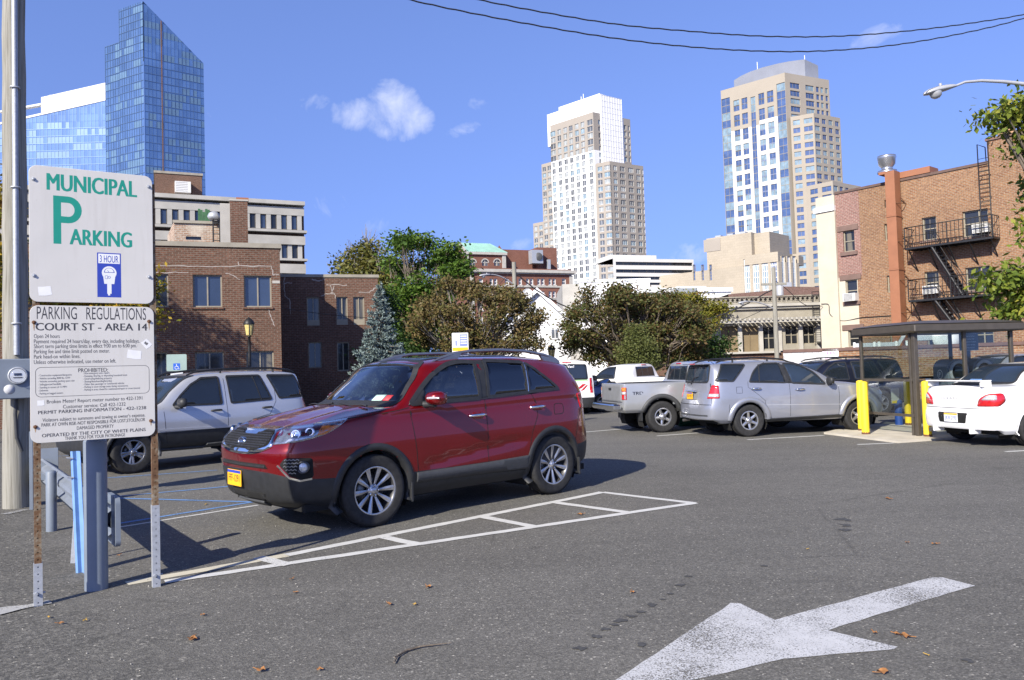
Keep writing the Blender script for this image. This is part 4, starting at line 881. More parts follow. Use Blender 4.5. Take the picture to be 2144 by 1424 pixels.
# ------------------------------------------------ silver SUV on the right
def build_silver():
 sp = dict(near='R', track=1.5, axles=(1.287, -1.287), r=.345, rim=.2, arch=.40, z=(.30, .39, .60, .79, .95), fy=(.88, .97, 1.0, 1.0, .985, .955),
  x=(2.10, 2.06, 1.92, 1.62, 1.29, .95, .72, .45, -.05, -.45, -.95, -1.29, -1.6, -1.88, -2.09, -2.20, -2.24), y=(0, .46, .76, .87, .895, .9, .9, .9, .9, .9, .9, .9, .895, .875, .80, .48, 0),
  tail=(.05, -.03, -.04, .0, .06, .09), zend=(0, .06),
  belt=(.9, .91, .93, .97, 1.01, 1.035, 1.045, 1.05, 1.07, 1.08, 1.11, 1.125, 1.15, 1.16, 1.15, 1.14, 1.14),
  rail=((1.98, 0, .93), (1.95, .42, .94), (1.8, .66, .97), (1.55, .73, 1.02), (1.25, .76, 1.06), (1.0, .77, 1.09), (.82, .77, 1.105), (.42, .70, 1.33), (-.06, .645, 1.52), (-.45, .635, 1.57), (-.95, .63, 1.585), (-1.29, .625, 1.58), (-1.6, .62, 1.57), (-1.85, .61, 1.555), (-1.97, .56, 1.545), (-2.02, .3, 1.55), (-2.04, 0, 1.555)),
  cen=((1.9, .95), (1.87, .955), (1.72, .985), (1.5, 1.03), (1.25, 1.075), (1.07, 1.105), (.95, 1.125), (.52, 1.37), (.02, 1.575), (-.42, 1.63), (-.95, 1.645), (-1.29, 1.64), (-1.6, 1.625), (-1.86, 1.60), (-2.0, 1.58), (-2.04, 1.57), (-2.06, 1.565)))
 c = Car("silver_suv", "silver blue SUV with flared arches and black roof rails beside the yellow bollards", "car", on_z(1795, 903)[:2], on_z(1566, 914)[:2], sp, K['silver'], 7, 6); c.finish_body()
 fw = [(.50, 1.062), (-.275, 1.11), (-.385, 1.525), (-.12, 1.51, .1), (.1, 1.43, .1), (.3, 1.31, .1)]; rw = [(-.42, 1.12), (-1.25, 1.16, .02), (-1.14, 1.36, .1), (-1.0, 1.48, .1), (-.86, 1.535, .08), (-.5, 1.535)]; q = [(-1.27, 1.53), (-1.79, 1.54), (-1.99, 1.195), (-1.62, 1.185)]
 for sg, ax in both():
  c.window(S2(fw, sg), ax, K['tint'] if sg > 0 else K['glass_blue'], .03, r=.03)
  for P in (rw, q): c.window(S2(P, sg), ax, K['tint'], .025, r=.03)
  c.patch(c.round(S2([(-.265, 1.1), (-.43, 1.11), (-.52, 1.545), (-.375, 1.545)], sg), .01), ax, K['blackplastic'], "pillar_trim", off=.004)
  c.strip(S2([(-.97, 1.52), (-1.03, 1.145)], sg), .022, ax, K['blackplastic'], "window_divider", off=.012)
  c.mirror(.56, 1.135, .98, K['blackplastic'], sg, (.12, .22, .16))
  for hx, hz in ((-.12, .965), (-1.12, 1.01)): c.handle(hx, hz, K['chrome'], sg, .21)
  c.strip(S2([(.84, .615), (-.9, .66)], sg), .014, ax, K['silver3'], "door_moulding", off=.008)
  c.strip(S2([(.86, .375), (-.9, .345)], sg), .05, ax, K['blackplastic'], "running_board", off=.03, thick=.06)
  an = 135 * sg; a_ = (lambda P: [((a if sg < 0 else -a), b, *r) for a, b, *r in P])
  tl = c.patch(c.round(a_([(-.765, .835, .02), (-.79, 1.11, .03), (-.94, 1.115, .03), (-1.04, .83, .02)])), an, K['redlens'], "tail_lamp", off=.008)
  c.patch(c.round(a_([(-.78, .865), (-.785, .93), (-.995, .93), (-1.015, .865)]), .01), an, K['clearlens'], "reversing_lens", tl, off=.011)
  c.patch(c.round([(.42 * sg, .80), (.74 * sg, .82), (.72 * sg, .93), (.44 * sg, .93)], .03), 0, K['lamp_bowl'], "headlamp", off=.006)
 c.patch(c.round([(-.4, .76), (.4, .76), (.42, .9), (-.42, .9)], .03), 0, K['well'], "grille", off=.006)
 c.window([(-.60, 1.175), (.60, 1.175), (.55, 1.525), (-.55, 1.525)], 180, K['glass_blue'], .03, r=.06, name="rear_window", step=.07)
 c.window([(-.74, 1.13, .04), (.74, 1.13, .04), (.62, 1.55, .05), (-.62, 1.55, .05)], 0, K['glass_blue'], .03, name="windscreen", step=.08)
 mb = MB(); mb.bbox(-2.16, -1.98, -.56, .56, 1.555, 1.585, .012); mb.build("tail_spoiler", K['silver'], c.root); MB().bbox(-2.168, -2.14, -.13, .13, 1.56, 1.58, .004).build("brake_lamp", K['redlens'], c.root)
 c.patch(c.round([(-.3, .79), (.3, .79), (.33, .98), (-.33, .98)], .03), 180, K['primer'], "plate_recess", off=.003); MB().bbox(-2.24, -2.19, -.25, .25, .965, .995, .01).build("chrome_bar", K['chrome'], c.root)
 plate(c, -1, 0, .88, .30, .15, K['plate_y'], "EKD 4410", "rear_plate", K['ink_blue'])
 c.strip([(-.8, .70), (.8, .70)], .012, 180, K['well'], "bumper_gap"); c.strip([(-.72, .47), (.72, .47)], .03, 180, K['greyplastic'], "bumper_strip", off=.006)
 h, n = c.hit(-.1, 1.16, 180); mb = MB(); mb.tube([h + n * .02, h + n * .03 + Vector((.02, -.14, .1)), h + n * .02 + Vector((.05, -.3, .13))], .008, 6); mb.tube([h - n * .01, h + n * .03], .03, 8); mb.build("rear_wiper", K['blackplastic'], c.root, uv=False)
 door_lines(c, [[(.80, 1.05), (.80, .8), (.78, .4)], [(-.345, 1.1), (-.36, .4)], [(-1.29, 1.17), (-1.3, 1.05), (-1.1, .9), (-.93, .75), (-.92, .4)], [(-1.57, 1.06), (-1.57, .93), (-1.44, .93), (-1.44, 1.06), (-1.57, 1.06)], [(-1.74, .70), (-1.76, .42)], [(-2.06, 1.15), (-2.1, .72)], [(-1.15, 1.2), (-.95, 1.52), (-.8, 1.565)]])
 c.arch_trim(K['silver'], .11, .03, 2, 178, rr=.40)
 roof_rails(c, [(-.15, .6, 1.55), (-.35, .6, 1.62), (-.7, .6, 1.66), (-1.1, .6, 1.675), (-1.5, .595, 1.66), (-1.75, .59, 1.63), (-1.88, .585, 1.58)], K['black_metal'], ((-.75, .6, 1.675), (-1.45, .6, 1.675)))
 MB().tube([(-1.9, -.55, 1.56), (-1.98, -.55, 1.62)], .006, 5).build("aerial", K['black_metal'], c.root)
 MB().tube([(-2.1, .4, .33), (-2.26, .4, .32)], .03, 8).build("exhaust", K['disc'], c.root)
 c.rim_mat = K['alloy']; c.wheels(rim_spokes(6, 0, .03, .026, 6, 0, .015, .02, .036, .075), .245, .0)
 return c
sv = build_silver()
# ------------------------------------------------ pick-up trucks
def build_pickup(name, label, rear_pt, heading, near, paint, flares, k=1.0, wb=3.0, tailgate=None, ext=True):
 p = Vector(rear_pt[:2]); d = Vector((math.cos(heading), math.sin(heading))); 
 sp = dict(near=near, track=1.5, axles=(1.5, -1.5), r=.365, rim=.205, arch=.45, z=(.48, .56, .72, .86, 1.02), fy=(.88, .965, 1.0, 1.0, .99, .965),
  nose=(-.1, 0, 0, 0, -.03, -.1), tail=(.06, 0, 0, 0, 0, 0),
  x=(2.35, 2.3, 2.15, 1.85, 1.5, 1.2, 1.0, .7, .35, -.1, -.68, -.77, -1.5, -2.1, -2.40, -2.45, -2.46), y=(0, .48, .76, .83, .85, .85, .85, .85, .85, .85, .85, .85, .86, .85, .835, .5, 0),
  belt=(1.0, 1.0, 1.01, 1.04, 1.07, 1.09, 1.1, 1.1, 1.11, 1.12, 1.13, 1.14, 1.145, 1.15, 1.15, 1.15, 1.15),
  rail=((2.24, 0, 1.02), (2.2, .45, 1.025), (2.05, .68, 1.04), (1.8, .73, 1.07), (1.5, .75, 1.1), (1.25, .76, 1.12), (1.05, .76, 1.14), (.72, .68, 1.38), (.38, .62, 1.56), (-.1, .61, 1.60), (-.62, .59, 1.58), (-.78, .80, 1.165), (-1.5, .80, 1.165), (-2.1, .80, 1.165), (-2.38, .785, 1.165), (-2.43, .45, 1.165), (-2.44, 0, 1.165)),
  cen=((2.15, 1.04), (2.1, 1.04), (1.95, 1.06), (1.75, 1.09), (1.5, 1.12), (1.3, 1.145), (1.16, 1.155), (.82, 1.41), (.46, 1.6), (-.1, 1.655), (-.66, 1.64), (-.76, 1.16), (-1.5, 1.16), (-2.1, 1.16), (-2.38, 1.165), (-2.41, 1.165), (-2.43, 1.165)))
 c = Car(name, label, "pickup truck", tuple(p + d * wb), tuple(p), sp, paint, 6, 5); c.finish_body()
 for sg, ax in both():
  P = [(.92, 1.15), (.02, 1.155), (.02, 1.54), (.36, 1.525), (.62, 1.4)]; c.window(S2(P, sg), ax, K['tint'], .03, r=.03)
  if ext: c.window(S2([(-.06, 1.16), (-.55, 1.165), (-.5, 1.53), (-.06, 1.54)], sg), ax, K['tint'], .03, r=.04)
  c.mirror(.8, 1.2, .98, K['blackplastic'], sg, (.12, .24, .17)); c.handle(.05, 1.03, K['blackplastic'], sg, .2)
  an = 135 * sg; a_ = (lambda P: [((a if sg < 0 else -a), b, *r) for a, b, *r in P])
  tl = c.patch(c.round(a_([(-1.08, .79), (-1.08, 1.075), (-1.22, 1.075), (-1.22, .79)]), .02), an, K['redlens'], "tail_lamp", off=.01)
  c.patch(c.round(a_([(-1.09, .985), (-1.09, 1.065), (-1.21, 1.065), (-1.21, .985)]), .01), an, K['amber'], "indicator", tl, off=.014); c.patch(a_([(-1.09, .91), (-1.09, .975), (-1.21, .975), (-1.21, .91)]), an, K['clearlens'], "reversing_lens", tl, off=.014)
  c.strip(S2([(-.8, .80), (-1.0, .80)], sg), .02, ax, K['greyplastic'], "body_moulding", off=.006)
  MB().bbox(-2.0, -1.98, sg * .7 - .12, sg * .7 + .12, .28, .55, .004).build("mud_flap", K['blackplastic'], c.root)
 mb = MB(); 
 c.patch(c.round([(-.54, 1.2), (.54, 1.2), (.5, 1.535), (-.5, 1.535)], .05), 180, K['tint'], "rear_window", off=.008, step=.07)
 for y in (-.17, .17): c.strip([(y, 1.2), (y, 1.535)], .014, 180, K['greyplastic'], "window_divider", off=.012)
 for sg in (1, -1): c.strip([(.54 * sg, 1.2), (.5 * sg, 1.535)], .03, 180, K['blackplastic'], "window_seal", off=.014)
 c.patch([(-.14, 1.585), (.14, 1.585), (.14, 1.61), (-.14, 1.61)], 180, K['redlens'], "brake_lamp", off=.012)
 c.patch(c.round([(-.84, -.7), (-.84, .7), (-2.35, .7), (-2.35, -.7)], .03), 'top', K['well'], "bed_shade_patch", off=.002, step=.15)  # dark patch on the closed bed top, standing in for an open bed's shade
 tg = c.patch(c.round([(-.72, .73), (.72, .73), (.72, 1.15), (-.72, 1.15)], .02), 180, tailgate or paint, "tailgate", off=.012, step=.1)
 h, n = c.hit(0, 1.05, 180); MB().bbox(h.x - .022, h.x - .008, -.09, .09, 1.0, 1.06, .006).build("handle", K['blackplastic'], tg)
 mb = MB(); mb.bbox(-2.68, -2.5, -.82, .82, .55, .69, .03); mb.bbox(-2.55, -2.35, -.5, .5, .56, .66, .02); mb.build("rear_bumper", K['chrome'], c.root); MB().bbox(-2.66, -2.5, -.55, .55, .691, .70, .003).build("step_pad", K['blackplastic'], c.root)
 c.window([(-.7, 1.17, .04), (.7, 1.17, .04), (.58, 1.57, .05), (-.58, 1.57, .05)], 0, K['glass_blue'], .03, name="windscreen", step=.08)
 door_lines(c, [[(.98, 1.1), (.95, .6)], [(-.02, 1.58), (-.02, .6)], [(-.73, 1.14), (-.73, .55)]])
 if flares: c.arch_trim(K['greyplastic'], .105, .04, 16, 164)
 else: c.arch_trim(paint, .04, .01, -18, 198)
 c.rim_mat = K['alloy']; c.wheels(rim_spokes(5, 0, .034, .03, 6, 0, .012, .022, .04, .085), .265, -.03)
 return c
tc_ = build_pickup("pickup_truck", "silver pickup truck with black arch flares and grey tailgate behind the silver SUV", on_z(1385, 905), R(12), 'R', K['silver2'], True, tailgate=K['primer'])
h, n = tc_.hit(-2.2, .93, -90); mb = MB(); Mt = face_mat(Vector((-2.22, h.y - .004, .9)), (1, 0, 0), (0, 0, 1)) @ Matrix.Rotation(math.pi / 2, 4, 'X')
text_mesh(mb, "TRD", Mt, .075, 0, 'LEFT', width=.26, bold=.05); text_mesh(mb, "OFF ROAD", Mt @ Matrix.Translation((.28, .0, 0)), .03, 1, 'LEFT', width=.2, bold=.03); mb.build("lettering", [K['ink'], K['redlens']], tc_.root)
wt = build_pickup("pickup_truck", "white pickup truck seen from behind, between the white van and the silver pickup", on_y(1368, 850, 26.5), R(137), 'L', K['carwhite'], False, ext=False)
# ------------------------------------------------ white sedan at the right edge and the half hidden cars
def sedan_spec(k=1.0, h=1.0, **kw):
 d = dict(near='R', track=1.48, axles=(1.26 * k, -1.26 * k), r=.315, rim=.215, arch=.36, z=[q * h for q in (.22, .30, .5, .68, .84)], fy=(.9, .97, 1.0, 1.0, .985, .95),
  x=[q * k for q in (2.1, 2.06, 1.9, 1.6, 1.26, .95, .75, .4, .0, -.4, -.85, -1.26, -1.55, -1.82, -2.04, -2.13, -2.16)], y=(0, .45, .74, .84, .86, .86, .86, .86, .86, .86, .86, .865, .86, .84, .77, .46, 0),
  tail=(.1, .0, -.03, .02, .03, .05), zend=(.0, .1),
  belt=[q * h for q in (.75, .76, .8, .86, .9, .93, .95, .96, .97, .98, 1.0, 1.01, 1.02, 1.02, 1.0, .99, .99)],
  rail=[(a * k, b, e * h) for a, b, e in ((2.0, 0, .79), (1.97, .4, .8), (1.8, .62, .83), (1.55, .68, .88), (1.25, .7, .92), (1.0, .71, .95), (.8, .71, .98), (.3, .62, 1.24), (-.1, .57, 1.37), (-.45, .56, 1.395), (-.85, .56, 1.375), (-1.2, .59, 1.25), (-1.5, .66, 1.055), (-1.75, .67, 1.045), (-1.98, .63, 1.035), (-2.06, .38, 1.03), (-2.08, 0, 1.03))],
  cen=[(a * k, e * h) for a, e in ((1.9, .81), (1.87, .82), (1.7, .86), (1.5, .91), (1.25, .95), (1.1, .98), (.95, 1.0), (.42, 1.28), (-.02, 1.41), (-.4, 1.44), (-.8, 1.43), (-1.22, 1.3), (-1.6, 1.085), (-1.8, 1.075), (-1.98, 1.065), (-2.05, 1.06), (-2.08, 1.05))])
 d.update(kw); return d
def build_sedan(name, label, rear_pt, heading, near, paint, k=1.0, h=1.0, detail=True, full=False):
 p = Vector(rear_pt[:2]); d = Vector((math.cos(heading), math.sin(heading))); c = Car(name, label, "car", tuple(p + d * 2.52 * k), tuple(p), sedan_spec(k, h, near=near), paint, 6, 5); c.finish_body()
 for sg, ax in both():
  c.window(S2([(x * k, z * h) for x, z in [(.66, 1.0), (-.32, 1.03), (-.34, 1.345), (-.1, 1.335), (.2, 1.2)]], sg), ax, K['tint'], .028, r=.03); c.window(S2([(x * k, z * h) for x, z in [(-.4, 1.032), (-1.18, 1.06), (-1.0, 1.24), (-.84, 1.325), (-.42, 1.345)]], sg), ax, K['tint'], .028, r=.03)
  c.handle(-.3 * k, .9 * h, paint, sg, .19); c.handle(-1.12 * k, .92 * h, paint, sg, .19); c.mirror(.62 * k, 1.03 * h, .93, paint, sg, (.12, .2, .13))
  an = 135 * sg; a_ = (lambda P: [((a if sg < 0 else -a), b, *r) for a, b, *r in P])
  tl = c.patch(c.round(a_([(-.70, .80, .05), (-.80, .705, .04), (-1.13, .70, .02), (-1.1, .83, .05), (-.97, .92, .08), (-.74, .93, .05)])), an, K['redlens'], "tail_lamp", off=.008, bulge=.012)
  c.patch(c.round(a_([(-.84, .81, .02), (-1.06, .81, .03), (-.97, .895, .05), (-.84, .9, .03)])), an, K['clearlens'], "reversing_lens", tl, off=.024)
  c.patch(c.round([(.4 * sg, .62), (.72 * sg, .66), (.70 * sg, .77), (.42 * sg, .74)], .03), 0, K['lamp_bowl'], "headlamp", off=.006)
 c.window([(-.62, 1.085 * h, .05), (.62, 1.085 * h, .05), (.50, 1.385 * h, .06), (-.50, 1.385 * h, .06)], 180, K['glass_blue'], .03, name="rear_window", step=.06); c.window([(-.66, 1.01 * h), (.66, 1.01 * h), (.52, 1.385 * h), (-.52, 1.385 * h)], 0, K['glass_blue'], .03, name="windscreen", step=.08)
 door_lines(c, [[(.72, .98), (.74, .7), (.70, .34)], [(-.36, 1.02), (-.37, .34)], [(-1.22, 1.05), (-1.15, .85), (-.9, .62), (-.88, .34)]]); c.arch_trim(paint, .02, .004, -18, 198); c.strip([(-.7, .66), (.7, .66)], .01, 180, K['well'], "bumper_gap")
 c.rim_mat = K['alloy_black'] if full else K['alloy_grey']; c.wheels(rim_spokes(10 if full else 5, .012 if full else 0, .008 if full else .02, .009 if full else .03, 5, 0, .02, .012, .03, .06), .225, -.02 if full else 0)
 return c
su = build_sedan("white_sedan", "white sedan with a boot spoiler and red tail lamps cut off by the picture edge", on_z(2160, 934), R(13), 'R', K['carwhite'], full=True)
c = su; mb = MB(); mb.bbox(-2.16, -1.88, -.62, .62, 1.125, 1.15, .012)
for sg in (1, -1): mb.bbox(-2.1, -1.9, sg * .6 - .03, sg * .6 + .03, 1.03, 1.13, .015)
mb.build("boot_spoiler", K['carwhite'], c.root); c.patch(c.round([(-.3, .40), (.3, .40), (.34, .58), (-.34, .58)], .03), 180, K['well'], "plate_recess", off=.002)
plate(c, -1, 0, .49, .31, .16, K['plate_w'], "JKW 2193", "rear_plate", K['plate_y'], K['ink_blue'])
h, n = c.hit(0, .84, 180); Mt = face_mat(Vector((h.x - .012, .28, .82)), (0, -1, 0), (0, 0, 1)) @ Matrix.Rotation(math.pi / 2, 4, 'X'); mb = MB(); text_mesh(mb, "S U B A R U", Mt, .03, 0, 'LEFT', width=.42); text_mesh(mb, "2.5", Mt @ Matrix.Translation((-.28, -.07, .005)), .035, 0, 'LEFT', width=.1); mb.build("lettering", K['ink_faint'], c.root)
for y in (-.42, .42): MB().bbox(-2.2, -1.98, y - .02, y + .02, .22, .42, .01).build("bumper_fin", K['carwhite'], c.root)
MB().tube([(-1.9, .5, .25), (-2.2, .5, .25)], .04, 10).build("exhaust", K['disc'], c.root)
MB().bbox(-1.5, -1.35, .0, .3, 1.09, 1.15, .02).build("blue_cloth", K['blue'], c.root)
ex = Vector(on_z(1843, 871)[:2]); nv = build_jeep("navy_suv", "navy blue SUV with roof rails parked by the brick wall behind the pay shelter", ex - Vector((math.cos(HD), math.sin(HD))) * 2.53, ex, K['navy'], .98, .94)
build_sedan("blue_car", "dark blue low car between the white van and the silver pickup", on_y(1262, 850, 27.5), R(6), 'R', K['blue_car'], 1.0, .86)
build_sedan("maroon_car", "maroon car whose roof shows between the white pickup and silver pickup", on_y(1462, 850, 31), R(20), 'R', K['maroon'], 1.0, 1.0)
q_ = Vector(on_y(2215, 850, 23.5)[:2]); build_jeep("silver_suv", "silver blue SUV whose roof shows past the white sedan at the picture edge", q_ - Vector((math.cos(HD), math.sin(HD))) * 2.58, q_, K['silver'], 1.0, .95, None)
# ------------------------------------------------ white van
def build_van():
 p = on_z(1192, 870); sp = dict(near='R', track=1.55, axles=(1.45, -1.45), r=.33, rim=.2, arch=.38, z=(.25, .40, .58, .8, 1.0), fy=(.9, .97, 1.0, 1.0, .995, .98), clad_rows=2,
  x=(2.2, 2.16, 2.0, 1.75, 1.45, 1.2, 1.0, .7, .3, -.3, -1.0, -1.5, -1.9, -2.2, -2.4, -2.45, -2.46), y=(0, .48, .76, .86, .9, .91, .91, .91, .91, .91, .91, .91, .91, .91, .885, .6, 0), tail=(-.1, -.12, -.12, 0, 0, .01), 
  belt=(1.0, 1.0, 1.01, 1.04, 1.08, 1.1, 1.12, 1.15, 1.18, 1.18, 1.18, 1.18, 1.18, 1.18, 1.18, 1.18, 1.18),
  rail=((2.05, 0, 1.03), (2.0, .4, 1.04), (1.85, .68, 1.06), (1.6, .76, 1.1), (1.4, .79, 1.14), (1.25, .8, 1.17), (1.15, .8, 1.2), (.7, .75, 1.5), (.3, .71, 1.72), (-.3, .7, 1.77), (-1.0, .7, 1.775), (-1.5, .7, 1.775), (-1.9, .7, 1.77), (-2.2, .69, 1.765), (-2.34, .67, 1.75), (-2.38, .45, 1.76), (-2.39, 0, 1.76)),
  cen=((1.95, 1.05), (1.9, 1.06), (1.75, 1.09), (1.55, 1.13), (1.4, 1.17), (1.3, 1.2), (1.22, 1.22), (.8, 1.53), (.38, 1.78), (-.3, 1.83), (-1.0, 1.84), (-1.5, 1.84), (-1.9, 1.84), (-2.2, 1.83), (-2.32, 1.82), (-2.36, 1.81), (-2.38, 1.80)))
 h = R(96); d = Vector((math.cos(h), math.sin(h))); lf = Vector((-d.y, d.x)); rear = Vector(p[:2]) - lf * .75 + d * 1.0
 c = Car("white_van", "white van seen from behind with two dark rear windows and a red slash emblem", "van", tuple(rear + d * 2.9), tuple(rear), sp, K['carwhite'], 6, 5); c.finish_body()
 for s_ in (1, -1):
  c.window([(.025 * s_, 1.18), (.68 * s_, 1.18), (.64 * s_, 1.66), (.025 * s_, 1.68)], 180, K['tint'], .025, name="rear_window", r=.05, step=.08)
  c.patch(c.round([(.74 * s_, .72), (.85 * s_, .72), (.82 * s_, 1.22), (.74 * s_, 1.22)], .02), 180, K['redlens'], "tail_lamp", off=.008)
  c.window(S2([(.9, 1.2), (.2, 1.2), (.2, 1.62), (.42, 1.62)], s_), 90 * s_, K['tint'], .03); c.mirror(.9, 1.2, 1.02, K['blackplastic'], s_, (.13, .26, .26))
 c.strip([(0, .55), (0, 1.74)], .012, 180, K['well'], "door_gap"); c.strip([(-.7, 1.14), (.7, 1.14)], .03, 180, K['stripe_green'], "green_stripe", off=.004); c.strip([(-.1, 1.165), (.2, 1.165)], .05, 180, K['plate_y'], "yellow_sticker", off=.012)
 mb = MB(); c.patch([(.22, .80), (.5, 1.02), (.62, 1.02), (.48, .90), (.4, .86)], 180, None, off=.005, mb=mb); mb.build("red_emblem", K['redlens'], c.root, uv=False); c.patch([(.42, .80), (.62, .98), (.68, .98), (.56, .84), (.5, .80)], 180, K['redlens'], "red_emblem", off=.005)
 h_, n = c.hit(0, 1.62, 180); Mt = face_mat(Vector((h_.x - .03, .38, 1.57)), (0, -1, 0), (.12, 0, 1)) @ Matrix.Rotation(math.pi / 2, 4, 'X'); mb = MB(); text_mesh(mb, "Need a Van?", Mt, .08, 0, 'LEFT', width=.62, bold=.04); mb.build("lettering", K['white'], c.root)
 c.patch([(-.28, 1.42), (-.14, 1.42), (-.14, 1.55), (-.28, 1.55)], 180, K['sticker_g'], "window_sticker", off=.013)
 MB().bbox(-2.5, -2.44, -.12, .06, .93, .97, .01).build("door_handle", K['blackplastic'], c.root); plate(c, -1, -.1, .5, .32, .16, K['plate_w'], "", "rear_plate")
 c.patch([(-.15, 1.735), (.15, 1.735), (.15, 1.765), (-.15, 1.765)], 180, K['redlens'], "brake_lamp", off=.012)
 c.arch_trim(K['carwhite'], .03, .008, -18, 198); c.rim_mat = K['alloy_grey']; c.wheels(rim_spokes(5, 0, .02, .03, 5, 0, .02, .012, .03, .06), .21)
K['stripe_green'] = M_plain("light_green_vinyl", (.3, .62, .2), .5, 0, .05, 10)
build_van()
gb = on_z(1462, 893); o = thing("wheel_stop", "small dark green block showing low behind the silver SUV", "wheel stop", (gb.x, gb.y + .4, 0), HD); MB().bbox(-.45, .45, -.09, .09, 0, .22, .03).build("block", M_plain("dark_green_paint", (.01, .09, .04), .6, 0, .2, 12), o)
# ------------------------------------------------------------------ sign, posts, poles, lamps
PL, PR = on_z(80, 1268), on_z(327, 1228)
sdir = (PR - PL); sang = math.atan2(sdir.y, sdir.x); SW = sdir.length
sg_ = thing("parking_sign", "tall two panel municipal parking sign on two perforated steel posts in front", "sign", (PL.x, PL.y, 0), sang)
def perforated_post(x, h, hs, lbl):
 w_ = .022; f = MB(); n = int((h - .02) / .0508); front = []
 r = .0055; k = 6
 def face(mb, z0, z1, mi, wd):
  nz = int(round((z1 - z0) / .0508)); dz = (z1 - z0) / nz
  for i in range(nz):
   a, b = z0 + i * dz, z0 + (i + 1) * dz; c = (a + b) / 2
   ring = [(x + math.cos(6.2832 * j / 8 + .3927) * r, c + math.sin(6.2832 * j / 8 + .3927) * r) for j in range(8)]
   sq = [(x + wd, c + .012), (x + .012, b), (x - .012, b), (x - wd, c + .012), (x - wd, c - .012), (x - .012, a), (x + .012, a), (x + wd, c - .012)]
   v = [(p[0], -wd, p[1]) for p in ring] + [(p[0], -wd, p[1]) for p in sq] + [(p[0], -wd + .004, p[1]) for p in ring]
   fs = [(8 + j, 8 + (j + 1) % 8, (j + 1) % 8, j) for j in range(8)]
   mb.add(v, [tuple(reversed(q)) for q in fs], mi); mb.add(v, [(j, (j + 1) % 8, 16 + (j + 1) % 8, 16 + j) for j in range(8)], mi)
   mb.add([(x - wd, -wd, b), (x + wd, -wd, b), (x - wd, -wd, a), (x + wd, -wd, a), (x - wd, -wd, c + .012), (x - .012, -wd, b), (x + wd, -wd, c + .012), (x + .012, -wd, b), (x - wd, -wd, c - .012), (x - .012, -wd, a), (x + wd, -wd, c - .012), (x + .012, -wd, a)], [(4, 5, 0), (7, 6, 1), (2, 9, 8), (11, 3, 10)], mi)
   mb.quad((x + wd, -wd, a), (x + wd, wd, a), (x + wd, wd, b), (x + wd, -wd, b), mi); mb.quad((x - wd, wd, a), (x - wd, -wd, a), (x - wd, -wd, b), (x - wd, wd, b), mi); mb.quad((x + wd, wd, a), (x - wd, wd, a), (x - wd, wd, b), (x + wd, wd, b), mi)
  mb.quad((x - wd, -wd, z1), (x + wd, -wd, z1), (x + wd, wd, z1), (x - wd, wd, z1), mi); mb.box(x - .004, x + .004, -wd + .012, -wd + .013, z0, z1, mi)
 up = MB(); face(up, hs, h, 0, .022); p = up.build("post", M_rust_post, sg_); p["label"] = lbl
 lo = MB(); face(lo, 0, hs, 0, .0275); lo.tube([(x - .03, -.012, .09), (x + .045, -.012, .09)], .007, 6); lo.tube([(x - .012, -.045, .09), (x - .012, -.02, .09)], .011, 6)
 q = lo.build("post_sleeve", K['galv'], p)
def mk_rust():
 t = NT("rusting_galvanised_post"); n = t.noise(5, 6, .65); n2 = t.noise(40, 3)
 c = t.ramp(t.math('ADD', t.math('MULTIPLY', n, .75), t.math('MULTIPLY', n2, .25)), [(.36, (.09, .042, .02)), (.48, (.14, .075, .035)), (.58, (.22, .175, .12)), (.7, (.3, .285, .27))])
 t.set(Base_Color=c, Roughness=.85); t.bump(n2, .3, .004); return t.m
M_rust_post = mk_rust()
perforated_post(0, 3.1, .30, "rusty perforated post in a short galvanised sleeve"); perforated_post(SW, 3.1, .62, "rust streaked perforated post in a taller galvanised sleeve")
def rrect(x0, x1, y0, y1, r, k=6):
 o = []
 for cx, cy, a in ((x1 - r, y0 + r, -90), (x1 - r, y1 - r, 0), (x0 + r, y1 - r, 90), (x0 + r, y0 + r, 180)):
  for i in range(k + 1): t = R(a + 90 * i / k); o.append((cx + r * math.cos(t), cy + r * math.sin(t)))
 return o
Msg = Matrix(((1, 0, 0, 0), (0, 0, -1, -.0275), (0, 1, 0, 0), (0, 0, 0, 1)))            # x along, y up, z toward the viewer
def sign_uv(px, py):
 """photo point to sign-plane coordinates"""
 q = rot_z(-sang).to_3x3(); o = q @ (Vector((0, 0, CAMH)) - Vector((PL.x, PL.y, 0))); d = q @ ray(px, py); t = (-.032 - o.y) / d.y; p = o + d * t; return p.x, p.z
c00, c11 = sign_uv(62, 925), sign_uv(321, 362); SX0, SX1 = sign_uv(61, 500)[0], sign_uv(320, 500)[0]
Z0, Z1, Z2, Z3 = sign_uv(190, 921)[1], sign_uv(190, 641)[1], sign_uv(190, 634)[1], sign_uv(190, 357)[1]
def panel(z0, z1, lbl):
 mb = MB(); k = rrect(SX0, SX1, z0, z1, .055); n = len(k)
 rings = [[Msg @ Vector((x, y, zz)) for x, y in pts] for pts, zz in ((k, 0), (k, .0035), ([(lerp((SX0 + SX1) / 2, x, .996), lerp((z0 + z1) / 2, y, .997)) for x, y in k], .0045))]
 v = [p for r_ in rings for p in r_]; mb.add(v, [(i + a * n, (i + 1) % n + a * n, (i + 1) % n + (a + 1) * n, i + (a + 1) * n) for a in range(2) for i in range(n)] + [tuple(range(2 * n, 3 * n)), tuple(range(n - 1, -1, -1))], 0)
 o = mb.build("sign_panel", M_signface, sg_); o["label"] = lbl; return o
